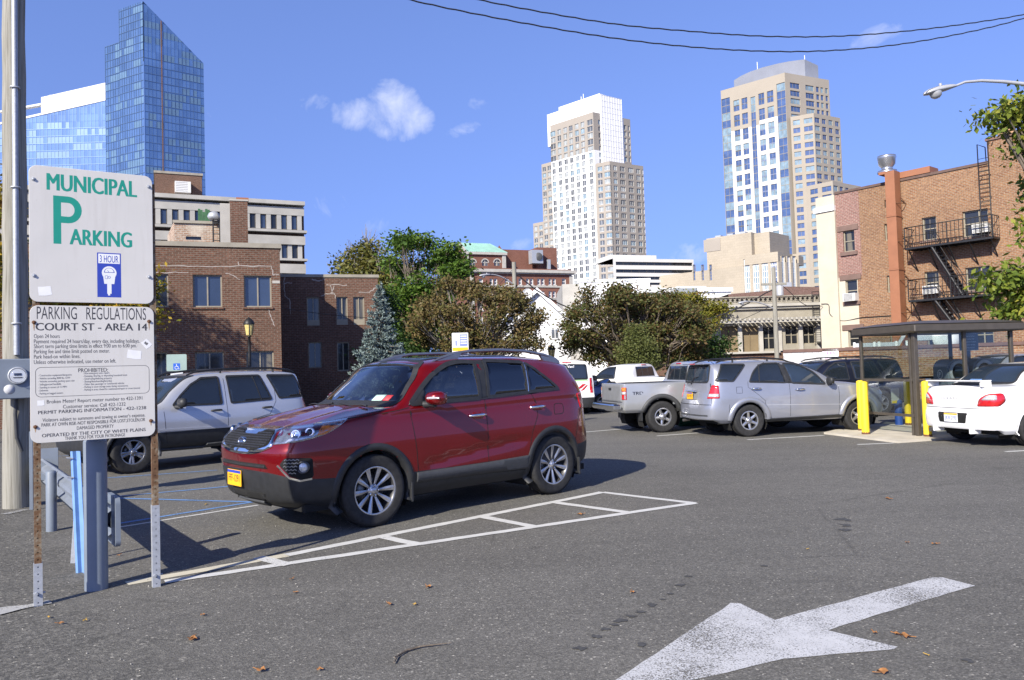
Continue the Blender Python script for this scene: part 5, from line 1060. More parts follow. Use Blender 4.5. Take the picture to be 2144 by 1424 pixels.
def mk_signface():
 t = NT("weathered_sign_sheeting"); mp = t.node("ShaderNodeMapping"); t.put(mp.inputs[0], t.coord()); mp.inputs["Scale"].default_value = (9, 1, .8)
 st = t.node("ShaderNodeTexNoise", Vector=mp.outputs[0], Scale=2.4, Detail=5.0, Roughness=.6).outputs[0]
 c = t.mix(t.ramp(st, [(.52, 0.0), (.75, .22)]), t.ramp(t.noise(2.5, 4), [(.3, (.585, .57, .535)), (.7, (.63, .61, .575))]), (.42, .39, .34))
 c = t.mix(t.ramp(t.noise(55, 3, .7), [(.68, 0.0), (.74, .35)]), c, (.35, .31, .26))
 t.set(Base_Color=c, Roughness=.45); t.bump(t.math('ADD', t.noise(1.6, 2), t.math('MULTIPLY', t.noise(300, 2), .01)), .12, .03); return t.m
M_signface = mk_signface()
pu = panel(Z2, Z3, "white panel with green Municipal Parking lettering"); plw = panel(Z0, Z1, "white panel of black parking regulations")
ZT = .0047
TM = lambda x, y: Msg @ Matrix.Translation((x, y, ZT))
def word(txt, px0, px1, ptop, pbot, mb, mi=0, bold=.0, ly=0.0):
 """one line fitted between two photo points"""
 x0, ya = sign_uv(px0, pbot); x1, yt = sign_uv(px1, ptop); _, yb = sign_uv((px0 + px1) / 2, pbot); h = sign_uv((px0 + px1) / 2, ptop)[1] - yb
 text_mesh(mb, txt, TM(x0, yb), h, mi, 'LEFT', width=x1 - x0, bold=bold, depth=0)
mb = MB(); word("MUNICIPAL", 99, 285, 369, 405, mb, 0, .035); word("ARKING", 147, 275, 481, 515, mb, 0, .035)
bx0, by0 = sign_uv(112, 510); bx1, by1 = sign_uv(171, 414); u = (bx1 - bx0); hh = by1 - by0
def bigP():
 st = u * .27; outer = [(0, 0), (st, 0), (st, hh * .44)]; inner = []
 cx = u * .52; 
 for i in range(13): t = R(-90 + 180 * i / 12); outer.append((cx + (u - cx) * math.cos(t), hh * .72 + hh * .28 * math.sin(t)))
 outer += [(0, hh)]; hol = [(st, hh * .58)] + [(cx + (u - cx - st * .95) * math.cos(R(-90 + 180 * i / 12)), hh * .72 + hh * .145 * math.sin(R(-90 + 180 * i / 12))) for i in range(13)] + [(st, hh * .865)]
 P = [Vector(p) for p in outer + hol]; a = len(outer); b = len(hol); r = delaunay_2d_cdt(P, [], [list(range(a)), list(range(a, a + b))], 0, 1e-6)
 def ins(c, poly):
  q = False; j = len(poly) - 1
  for i in range(len(poly)):
   if (poly[i][1] > c[1]) != (poly[j][1] > c[1]) and c[0] < (poly[j][0] - poly[i][0]) * (c[1] - poly[i][1]) / (poly[j][1] - poly[i][1]) + poly[i][0]: q = not q
   j = i
  return q
 fs = []
 for f in r[2]:
  c = sum((r[0][i] for i in f), Vector((0, 0))) / len(f)
  if ins(c, outer) and not ins(c, hol): fs.append(tuple(f))
 mb.add([TM(bx0, by0) @ Vector((p.x, p.y, 0)) for p in r[0]], fs, 0)
bigP(); mb.build("lettering", K['green'], pu)
ax0, ay0 = sign_uv(204, 622); ax1, ay1 = sign_uv(253, 531); W_, H_ = ax1 - ax0, ay1 - ay0
mb = MB(); fl = lambda poly, mi, dz=0.0: mb.add([TM(ax0, ay0) @ Vector((x * W_, y * H_, dz)) for x, y in poly], [tuple(range(len(poly)))], mi)
fl([(0, 0), (1, 0), (1, 1), (0, 1)], 0); fl([(.05, .76), (.95, .76), (.95, .975), (.05, .975)], 1, .0006)
text_mesh(mb, "3 HOUR", TM(ax0 + W_ * .5, ay0 + H_ * .785), H_ * .165, 0, 'CENTER', width=W_ * .78, depth=.0012)
cc = lambda r_, cx, cy, a0=0, a1=360, k=24: [(cx + r_ * math.cos(R(a0 + (a1 - a0) * i / k)), cy + r_ * math.sin(R(a0 + (a1 - a0) * i / k)) * W_ / H_) for i in range(k)]
fl(cc(.31, .5, .55), 1, .0006); fl([(.29, .3), (.71, .3), (.76, .5), (.24, .5)], 1, .0009); fl([(.41, .08), (.59, .08), (.59, .32), (.41, .32)], 1, .0006); fl([(.44, .04), (.53, .04), (.53, .1), (.44, .1)], 1, .0008)
fl(cc(.22, .5, .555, 0, 180) + [(.28, .555)], 0, .0012); fl(cc(.185, .5, .565, 0, 180) + [(.315, .565)], 1, .0014); fl([(.5, .57), (.43, .61), (.42, .605), (.48, .565)], 0, .0016)
fl(rrect(.32, .44, .41, .49, .03), 0, .0012); fl(rrect(.335, .425, .418, .482, .02), 1, .0014); fl(cc(.06, .5, .45), 0, .0012); fl(cc(.042, .5, .45), 1, .0014)
mb.build("meter_pictogram", [K['ink_blue'], K['white']], pu)
mb = MB(); mi = 0
L_ = [("PARKING   REGULATIONS", 77, 306, 642, 669, 0, 0), ("COURT ST - AREA 14", 75, 308, 676, 692, 0, .03), ("Open 24 hours", 71, 125, 699, 708, 1, .012), ("Payment required 24 hours/day, every day, including holidays.", 71, 292, 710, 718, 1, .012),
 ("Short term parking time limits in effect 9:00 am to 6:00 pm.", 71, 286, 720, 728, 1, .012), ("Parking fee and time limit posted on meter.", 71, 230, 731, 739, 1, .012), ("Park head-on within lines.", 71, 168, 742, 750, 1, .012), ("Unless otherwise indicated, use meter on left.", 71, 243, 752, 761, 1, .012),
 ("PROHIBITED:", 164, 226, 770, 779, 0, .015), ("Broken Meter? Report meter number to 422-1391", 98, 298, 829, 845, 0, .01), ("Customer service: Call 422-1232", 132, 263, 843, 854, 0, .01), ("PERMIT PARKING INFORMATION - 422-1238", 80, 306, 851.5, 865.5, 0, .02),
 ("Violators subject to summons and towing at owner's expense.", 89, 304, 868, 880, 0, .01), ("PARK AT OWN RISK-NOT RESPONSIBLE FOR LOST,STOLEN,OR", 87, 304, 877, 891, 0, .015), ("DAMAGED PROPERTY", 161, 238, 889, 899, 0, .012), ("OPERATED BY THE CITY OF WHITE PLAINS", 88, 305, 897, 914, 0, .022), ("THANK YOU FOR YOUR PATRONAGE", 136, 262, 908.5, 919, 0, .012)]
for t_, a, b, c, d, mi, bo in L_:
 x0 = sign_uv(a, d)[0]; x1 = sign_uv(b, d)[0]; mid = (a + b) / 2; hpx = {642: 27, 676: 16}.get(c, 8.6 if mi else 8.6 if c < 800 else 7.7 if t_[1].islower() else 7.3)
 ymid = (c + d) / 2; yb = sign_uv(mid, ymid + hpx / 2)[1]; h = sign_uv(mid, ymid - hpx / 2)[1] - yb
 text_mesh(mb, t_, TM(x0, yb), h, mi, 'LEFT', width=x1 - x0, bold=bo, depth=0)
lines_l = ["Construction equipment/dumpsters", "Vehicles exceeding 8000 lbs. GVW", "Vehicles exceeding parking space size", "Selling/posted handbills", "Standing in excess of 15 MPH", "Deliveries", "Parking at bagged meters"]
lines_r = ["Non-emergency auto repairs", "Dumping, littering, or depositing household trash", "Destroying/defacing property", "Skating/skateboarding/bicycling", "Other than passenger or commercial vehicles", "Parking in snow storage areas during snowstorms", "Parking in areas closed for maintenance/repair or snow removal"]
for i, (a, b) in enumerate(zip(lines_l, lines_r)):
 for txt, pxl, wpx, y0, dy in ((a, 80, (70, 67, 76, 48, 60, 21, 52)[i], 784, 6.35), (b, 174, (55, 92, 60, 60, 86, 94, 119)[i], 781.5, 5.75)):
  y = y0 + dy * i + (2.0 if pxl == 80 else 0); x0, yb = sign_uv(pxl, y + 2.2); x1 = sign_uv(pxl + wpx, y)[0]; h = sign_uv(pxl, y - 2.0)[1] - yb
  text_mesh(mb, "- " + txt, TM(x0, yb), h, 2, 'LEFT', width=x1 - x0, bold=.01, depth=0)
o_ = rrect(*[sign_uv(74, 800)[0], sign_uv(313, 800)[0], sign_uv(190, 828)[1], sign_uv(190, 767)[1]], .035, 5); i_ = rrect(*[sign_uv(74, 800)[0] + .0035, sign_uv(313, 800)[0] - .0035, sign_uv(190, 828)[1] + .0035, sign_uv(190, 767)[1] - .0035], .032, 5); n_ = len(o_)
mb.add([TM(0, 0) @ Vector((*p, 0)) for p in o_ + i_], [(i, (i + 1) % n_, n_ + (i + 1) % n_, n_ + i) for i in range(n_)], 1)
mb.build("lettering", [K['ink_grey'], M_plain("faded_ink", (.085, .083, .092), .6, 0, .3, 25), K['ink_faint']], plw)
def stick(px0, py0, px1, py1, tilt, par, mt=None, name="sticker_patch"):
 x0, y0 = sign_uv(px0, py1); x1, y1 = sign_uv(px1, py0); m2 = MB(); cx, cy = (x0 + x1) / 2, (y0 + y1) / 2; c, s_ = math.cos(R(tilt)), math.sin(R(tilt))
 q = [(-.5, -.45), (.1, -.5), (.5, -.42), (.47, .5), (-.1, .46), (-.48, .5)]; m2.add([TM(0, 0) @ Vector((cx + c * a * (x1 - x0) - s_ * b * (y1 - y0), cy + s_ * a * (x1 - x0) + c * b * (y1 - y0), .0006)) for a, b in q], [tuple(range(6))]); m2.build(name, mt or K['sticker'], par)
stick(80, 600, 108, 619, 6, pu); stick(266, 733, 296, 752, -8, plw); stick(299, 711, 315, 729, 40, plw); stick(78, 838, 93, 850, 2, plw); stick(303, 715, 309, 723, 50, plw, K['ink_faint'])
for par, pts, mt_ in ((pu, ((70, 375), (311, 391), (71, 577), (312, 580)), K['galv']), (plw, ((71, 675), (312, 673), (74, 894), (316, 881)), K['rust'])):
 for p in pts:
  x, y = sign_uv(*p); m2 = MB(); m2.lathe([(.014, 0), (.014, .003), (.0095, .0035), (.0095, .01), (.001, .013)], 8, 0, TM(x, y), False); m2.build("bolt", mt_, par)
for p in ((71, 675), (312, 673), (74, 894), (316, 881)):
 x, y = sign_uv(*p); m2 = MB(); L0 = rnd.uniform(.04, .075); m2.add([TM(x, y) @ Vector(q + (.0004,)) for q in ((-.006, -.006), (.006, -.006), (.004, -L0 * .6), (.001, -L0), (-.003, -L0 * .7))], [(4, 3, 2, 1, 0)]); m2.build("rust_streak", M_rs if 'M_rs' in globals() else globals().setdefault('M_rs', M_plain("rust_stain", (.4, .27, .15), .7, 0, .2, 30)), plw)
# ---- steel bollard and the rail behind the sign
bp = on_z(202, 1233)
def bollard(name, p, r, h, mt, label, group=None, cap='dome', base=None):
 o = thing(name, label, "bollard", (p.x, p.y, 0), 0, group); mb = MB(); pr = [(r, 0), (r, h - r * .5)] + [(r * math.cos(t), h - r * .5 + r * .5 * math.sin(t)) for t in np.linspace(.2, 1.5, 6)] + [(.001, h)]
 mb.lathe(pr, 28); mb.build("post", mt, o)
 if base: m2 = MB(); m2.lathe([(r * 1.9, .002), (r * 1.9, .014), (r * 1.05, .018), (r * 1.03, .07), (r * 1.0, .09)], 14, 0, None, False); m2.build("base_flange", base, o)
 return o
bollard("bollard", bp, .082, 1.16, K['post_grey'], "thick grey painted steel bollard standing right behind the parking sign")
gp = on_z(108, 1112); gd = (Vector((bp.x, bp.y, 0)) - gp).normalized(); ga = math.atan2(gd.y, gd.x)
gr_ = thing("guardrail", "grey corrugated steel guardrail ending at the bollard behind the sign", "guardrail", (gp.x, gp.y, 0), ga)
mb = MB(); 
for px_ in (0, -2.0): mb.lathe([(.055, 0), (.055, .62), (.045, .64), (.001, .645)], 16, 0, Matrix.Translation((px_, 0, 0)))
mb0 = MB(); mb0.lathe([(.052, 0), (.052, .62), (.04, .64), (.001, .645)], 18); mb0.build("post", K['post_grey'], gr_)
mb0 = MB(); mb0.lathe([(.052, 0), (.052, .62), (.04, .64), (.001, .645)], 18, 0, Matrix.Translation((-2.2, 0, 0))); mb0.build("post", K['post_grey'], gr_)
prof = [(.0, .36), (.02, .345), (.075, .38), (.075, .42), (.02, .455), (.012, .49), (.02, .525), (.075, .56), (.075, .60), (.02, .635), (.0, .62)]
def beam(x0, x1, sg=-1, yo=.06):
 mb = MB(); k = 2; v = []
 for x in (x0, x1):
  v += [(x, sg * (yo + a), z) for a, z in prof]
 for x in (x0, x1): v += [(x, sg * (yo + a - .006), z) for a, z in prof]
 n = len(prof); f = [(i, i + 1, n + i + 1, n + i) for i in range(n - 1)] + [(2 * n + i, 3 * n + i, 3 * n + i + 1, 2 * n + i + 1) for i in range(n - 1)]
 f += [(n + i, n + i + 1, 3 * n + i + 1, 3 * n + i) for i in range(n - 1)] + [(i, 2 * n + i, 2 * n + i + 1, i + 1) for i in range(n - 1)]
 mb.add(v, f, 0); return mb
GL = ((on_z(226, 1150) - gp).dot(gd)); GL = max(1.0, min(GL, 2.0))
ep = rot_z(-ga) @ (on_z(236, 1141, .30) - gp); mb = MB(); Mend = Matrix(((1, 0, 0, 0), (0, 0, 1, ep.y), (0, 1, 0, 0), (0, 0, 0, 1))); mb.prism(rrect(ep.x - .3, ep.x + .14, .30, .68, .05), 0, .035, 0, Mend); mb.build("end_shoe", K['post_grey'], gr_)
beam(-3.4, ep.x - .05, 1).build("rail_beam", K['rail_grey'], gr_)
ub = on_z(172, 1200); ut = on_y(160, 945, ub.y + .1)
up_ = thing("sign_post", "pale blue leaning U channel steel post beside the grey bollard", "post", (ub.x, ub.y, 0), math.atan2(-.35, 1))
def uchan(mb, h, mi=0, w_=.04, M=None):
 pts = [(-w_, -.012), (-w_ * .55, -.012), (-w_ * .38, .016), (w_ * .38, .016), (w_ * .55, -.012), (w_, -.012), (w_, -.006), (w_ * .62, -.006), (w_ * .44, .022), (-w_ * .44, .022), (-w_ * .62, -.006), (-w_, -.006)]
 mb.prism(pts, 0, h, mi, M)
dlt = ut - ub; Mlean = Vector((dlt.x, dlt.y, dlt.z)).normalized(); Ml = (rot_z(-up_.rotation_euler.z) @ Vector((Mlean.x, Mlean.y, Mlean.z, 0))).to_3d().to_track_quat('Z', 'Y').to_matrix().to_4x4()
Ml = Matrix.Shear('XY', 4, (0, 0)) ; lx = (rot_z(-up_.rotation_euler.z).to_3x3() @ dlt); Ml = Matrix(((1, 0, lx.x / dlt.z, 0), (0, 1, lx.y / dlt.z, 0), (0, 0, 1, 0), (0, 0, 0, 1)))
mb = MB(); uchan(mb, dlt.z, 0, .055, Ml); mb.build("channel", K['blue'], up_)
for z in (.94, .78): MB().tube([Ml @ Vector((-.03, -.01, z * dlt.z)), Ml @ Vector((-.06, -.05, z * dlt.z + .01))], .008, 6).build("bolt", K['galv'], up_)
up2 = thing("stake", "short grey weathered metal stake leaning behind the pale blue post", "post", (on_z(153, 1180).x, on_z(153, 1180).y, 0), .3)
MB().bbox(-.02, .02, -.008, .008, 0, .55, .004, 0, Matrix.Rotation(R(4), 4, 'Y')).build("stake_blade", K['galv'], up2)
q_ = on_z(66, 1068); fp_ = thing("marker_post", "thin grey marker post with a small blank plate behind the wooden pole", "post", (q_.x, q_.y, 0), sang - .2)
mb = MB(); mb.bbox(-.02, .02, -.01, .01, 0, .98, .004); mb.build("stem", K['post_grey'], fp_); MB().bbox(.05, .3, -.02, -.012, .36, .76, .004).build("plate", K['post_grey'], fp_)
# ---- wooden pole, conduit, electric meter
pp = on_z(35, 1062); pole = thing("utility_pole", "tall weathered wooden utility pole with a steel conduit beside the parking sign", "pole", (pp.x, pp.y, 0), 0)
mb = MB(); H_ = 10.2; k = 24; path = [(rnd.uniform(-.006, .006), rnd.uniform(-.006, .006), H_ * i / 20) for i in range(21)]; mb.tube(path, [.155 - .002 * i for i in range(21)], 28); mb.build("shaft", K['pole'], pole)
vd = Vector((-pp.x, -pp.y, 0)).normalized(); rt = Vector((-vd.y, vd.x, 0)) * 1.0
cp = vd * .165 + rt * .01
mb = MB(); mb.tube([cp + Vector((0, 0, z)) for z in (1.95, 4, 7, H_ - .4)], .034, 12); mb.build("conduit", K['galv'], pole)
for z in (2.35, 4.1, 5.4, 7.2): MB().tube([cp + rt * -.05 + Vector((0, 0, z)) - vd * .02, cp + rt * -.045 + Vector((0, 0, z)) + vd * .036, cp + rt * .045 + Vector((0, 0, z)) + vd * .036, cp + rt * .05 + Vector((0, 0, z)) - vd * .02], .012, 6).build("conduit_clamp", K['galv'], pole)
mb = MB(); mb.tube([cp + vd * .03 + rt * .0 + Vector((0, 0, 1.5)), cp + vd * .02 + rt * -.02 + Vector((0, 0, 1.2)), cp + rt * -.005 + Vector((0, 0, .9)), cp - vd * .03 + rt * .05 + Vector((0, 0, .72))], .022, 8); mb.build("ground_conduit", K['greyplastic'], pole)
mp = Vector((pp.x, pp.y, 0)) + vd * .30; mt_ = thing("electric_meter", "grey electric meter box with a round glass dial on the wooden pole", "meter", (mp.x, mp.y, on_y(35, 835, mp.y).z), math.atan2(vd.y, vd.x) + math.pi / 2)
s_ = mp.y / FPX; mb = MB(); mb.bbox(-.21, .34, -.08, .10, 0, .50, .012, 0); mb.build("box", K['post_grey'], mt_)
Mf = Matrix(((1, 0, 0, .02), (0, 0, -1, -.08), (0, 1, 0, .29), (0, 0, 0, 1)))
mb = MB(); mb.lathe([(.108, 0), (.108, .03), (.096, .034), (.09, .03)], 28, 0, Mf); mb.build("dial_ring", K['galv'], mt_)
mb = MB(); mb.lathe([(.09, .03), (.085, .07), (.05, .09), (.001, .094)], 28, 0, Mf); mb.build("glass_cover", K['lens'], mt_)
mb = MB(); mb.lathe([(.086, .031), (.001, .032)], 28, 0, Mf); mb.prism(rrect(-.04, .04, .0, .03, .005), .033, .036, 1, Mf); mb.prism(rrect(-.05, .05, -.03, -.02, .005), .033, .036, 1, Mf); mb.build("dial", [K['white'], K['ink']], mt_)
mb = MB(); mb.lathe([(.06, .0), (.06, .0015), (.001, .002)], 24, 0, Mf @ Matrix.Translation((-.09, -.17, 0))); mb.build("sticker", M_plain("pale_grey_label", (.5, .51, .53), .6, 0, .1, 20), mt_)
# ---- lantern lamp posts
def lantern_post(px, ptop, Y, label):
 p = on_y(px, ptop, Y); H_ = p.z; o = thing("street_lamp", label, "lamp post", (p.x, p.y, 0), 0, "lantern lamp posts"); mb = MB()
 mb.lathe([(.16, 0), (.16, .25), (.12, .3), (.1, .6), (.062, .7), (.055, H_ - 1.1), (.05, H_ - .74), (.085, H_ - .72), (.05, H_ - .69)], 16); mb.build("post", K['black_metal'], o)
 mb = MB(); mb.lathe([(.07, H_ - .70), (.115, H_ - .66), (.17, H_ - .3), (.165, H_ - .26)], 10, 0, None, False); mb.build("lantern_glass", K['lampglass'], o)
 mb = MB(); mb.lathe([(.2, H_ - .27), (.2, H_ - .24), (.17, H_ - .15), (.09, H_ - .06), (.03, H_ - .03), (.02, H_), (.001, H_)], 16)
 for i in range(5): a = 6.2832 * i / 5; mb.tube([(.118 * math.cos(a), .118 * math.sin(a), H_ - .67), (.176 * math.cos(a), .176 * math.sin(a), H_ - .26)], .011, 5)
 mb.build("lantern_cap", K['black_metal'], o)
K['lampglass'] = M_plain("yellowed_lantern_glass", (.62, .5, .2), .3, 0, .2, 9, 0, .5, .3)
lantern_post(521, 664, 29, "black lantern lamp post in front of the left brick building"); lantern_post(1154, 721, 38, "black lantern lamp post in front of the white gabled house"); lantern_post(1427, 693, 38, "black lantern lamp post beside the brown leaved tree")
# ---- distant utility poles with cobra arms
def far_pole(px, ptop, Y, label, armdir, r=.14):
 p = on_y(px, ptop, Y); o = thing("utility_pole", label, "pole", (p.x, p.y, 0), 0); H_ = p.z; mb = MB(); mb.tube([(0, 0, 0), (0, 0, H_ * .5), (0, 0, H_)], [r, r * .92, r * .8], 12); mb.build("shaft", K['pole'], o)
 return o, p
K['lampgrey'] = M_plain("grey_lamp_housing", (.42, .43, .45), .45, .2, .06, 8)
def cobra(o, start, end, Hd, rise=.5, s=1.0, base=.045):
 a, b = Vector(start), Vector(end); mb = MB(); P = [a.lerp(b, t) + Vector((0, 0, rise * math.sin(t * math.pi * .5) * (1 - .15 * t))) for t in np.linspace(0, 1, 10)]; mb.tube(P, [lerp(base, base * .6, i / 9) for i in range(10)], 10); mb.build("arm", K['lampgrey'], o)
 e = P[-1]; d = (b - a); d.z = 0; d.normalize(); ang = math.atan2(d.y, d.x); M_ = Matrix.Translation(e) @ rot_z(ang) @ Matrix.Rotation(R(8), 4, 'Y') @ Matrix.Scale(s, 4)
 k = 12; v = []; st = [(-.05, .03, .03), (.05, .06, .05), (.2, .1, .075), (.42, .135, .085), (.6, .13, .075), (.7, .09, .05), (.73, .03, .02)]
 for x, w_, h_ in st:
  for j in range(k): t = 6.2832 * j / k; v.append(M_ @ Vector((x, w_ * math.cos(t), h_ * math.sin(t) * (1.0 if math.sin(t) > 0 else .7))))
 mb = MB(); mb.add(v, [(i * k + j, i * k + (j + 1) % k, (i + 1) * k + (j + 1) % k, (i + 1) * k + j) for i in range(len(st) - 1) for j in range(k)] + [tuple(range(k - 1, -1, -1)), tuple(range((len(st) - 1) * k, len(st) * k))], 0, True)
 mb.tube([M_ @ Vector((.22, 0, .07)), M_ @ Vector((.22, 0, .13))], .03 * s, 8); hd = mb.build("lamp_head", K['lampgrey'], o)
 mb = MB(); mb.lathe([(.115, -.03), (.115, -.06), (.09, -.13), (.04, -.16), (.001, -.165)], 16, 0, M_ @ Matrix.Translation((.48, 0, 0))); mb.build("lamp_lens", K['lens_grey'], hd)
K['lens_grey'] = M_plain("dusty_lamp_lens", (.36, .37, .39), .2, 0, .15, 12, 0, .6, .6)
po, pv = far_pole(1076, 549, 42, "weathered wooden utility pole rising before the red brick hotel", None)
a_ = on_y(1069, 598, 42) - Vector((pv.x, pv.y, 0)); b_ = on_y(1028, 606, 42) - Vector((pv.x, pv.y, 0)); cobra(po, (0, 0, a_.z), (b_.x, b_.y - .8, a_.z), 0, .62, .9)
po2, pv2 = far_pole(1619, 560, 44, "wooden utility pole in front of the beige pergola building", None)
a_ = on_y(1622, 648, 44) - Vector((pv2.x, pv2.y, 0)); b_ = on_y(1560, 632, 44) - Vector((pv2.x, pv2.y, 0)); cobra(po2, (0, 0, a_.z), (b_.x, b_.y - .6, a_.z), 0, .52, .9)
MB().box(-.7, .7, -.06, .06, pv2.z - 1.0, pv2.z - .88).build("crossarm", K['pole'], po2)
MB().lathe([(.2, 0), (.2, .5), (.16, .55)], 12, 0, Matrix.Translation((.28, -.1, pv2.z - 1.6))).build("transformer", K['lampgrey'], po2)
Yc = 18.0; e1 = on_y(1998, 184, Yc); e0 = on_y(2250, 186, Yc); ms = thing("street_lamp", "grey cobra head street lamp on a long arm at the upper right", "lamp post", (e0.x, e0.y, 0), 0)
MB().tube([(0, 0, 0), (0, 0, 4), (0, 0, e0.z + .1)], [.12, .1, .075], 14).build("mast", K['lampgrey'], ms)
P = [on_y(*q, Yc) - Vector((e0.x, e0.y, 0)) for q in ((2250, 190), (2180, 180), (2100, 171), (2055, 169), (2020, 172), (1998, 181))]
MB().tube(P, [.055, .05, .04, .034, .03, .028], 10).build("arm", K['lampgrey'], ms)
M_ = Matrix.Translation(P[-1]) @ rot_z(math.pi) @ Matrix.Rotation(R(13), 4, 'Y'); k = 16; v = []; st = [(-.06, .03, .03, .02), (.04, .07, .06, .03), (.2, .11, .085, .05), (.42, .15, .1, .05), (.6, .14, .085, .04), (.7, .09, .05, .03), (.735, .02, .015, .015)]
for x, w_, hu, hd_ in st:
 for j in range(k): t = 6.2832 * j / k; v.append(M_ @ Vector((x, w_ * math.cos(t), (hu if math.sin(t) > 0 else hd_) * math.sin(t))))
mb = MB(); mb.add(v, [(i * k + (j + 1) % k, i * k + j, (i + 1) * k + j, (i + 1) * k + (j + 1) % k) for i in range(len(st) - 1) for j in range(k)] + [tuple(range((len(st) - 1) * k, len(st) * k))], 0, True); mb.tube([M_ @ Vector((.3, 0, .08)), M_ @ Vector((.3, 0, .15))], .035, 10); hd = mb.build("lamp_head", K['lampgrey'], ms)
mb = MB(); mb.lathe([(.135, -.02), (.135, -.05), (.115, -.12), (.06, -.165), (.001, -.175)], 20, 0, M_ @ Matrix.Translation((.46, 0, 0))); mb.build("lamp_lens", K['lens_grey'], hd)
# ---- wires
K['wire'] = M_plain("black_cable", (.018, .018, .02), .6, 0, .2, 20)
def wire(pts, r, label, n=80, twist=0.0):
 P = [Vector(p) for p in pts]; xs = [0]
 for i in range(1, len(P)): xs.append(xs[-1] + (P[i] - P[i - 1]).length)
 t = np.linspace(0, xs[-1], n); C_ = [catmull(xs, [p[k] for p in P], t) for k in range(3)]
 mb = MB(); Q = [Vector((C_[0][i], C_[1][i], C_[2][i] + (twist * math.sin(i * 1.9) if twist else 0))) for i in range(n)]; mb.tube(Q, r, 6)
 tag(mb.build("overhead_cable", K['wire']), label, "cable", None)
ptop = Vector((pp.x, pp.y, 9.75))
def wy(px_): return lerp(pp.y, Yc, (px_ - 35) / (2250 - 35))
wire([ptop + Vector((.1, 0, 0))] + [on_y(a, b, wy(a)) for a, b in ((420, -150), (860, 0), (1000, 30), (1150, 58), (1300, 82), (1480, 101), (1680, 108), (1850, 97), (2000, 73), (2144, 38))] + [Vector((e0.x, e0.y, on_y(2250, 2, Yc).z))], .0125, "lower of the two long black cables sagging across the top of the sky", 160, .006)
wire([ptop + Vector((.1, 0, .35))] + [on_y(a, b, wy(a)) for a, b in ((560, -130), (1005, 0), (1150, 28), (1300, 52), (1450, 66), (1600, 76), (1750, 76), (1900, 65), (2050, 46), (2144, 30))] + [Vector((e0.x, e0.y, on_y(2250, 0, Yc).z))], .0125, "upper of the two long black cables sagging across the top of the sky", 160, .006)
wire([on_y(1082, 574, 42), on_y(1120, 605, 42.2), on_y(1180, 640, 42.5), on_y(1260, 668, 43), on_y(1360, 680, 43.3), on_y(1440, 677, 43.5), on_y(1530, 652, 43.7), on_y(1616, 607, 44)], .035, "thick black spliced cable slung between the two wooden utility poles", 70, .012)
wire([on_y(1619, 585, 44), on_y(1640, 600, 44), on_y(1690, 640, 44.2), on_y(1722, 641, 44.6)], .02, "thin black drop cable from the wooden pole to the cream wall", 30)
wire([on_y(1619, 640, 44), on_y(1500, 690, 42), on_y(1420, 705, 40), on_y(1340, 704, 39.8)], .014, "thin dark service cable dropping from the wooden pole into the brown tree", 30)
wire([on_y(1072, 566, 42), on_y(1000, 640, 40), on_y(880, 668, 36), on_y(700, 660, 34), on_y(590, 645, 31.9)], .012, "pale thin service cable from the wooden pole to the brick building", 40)
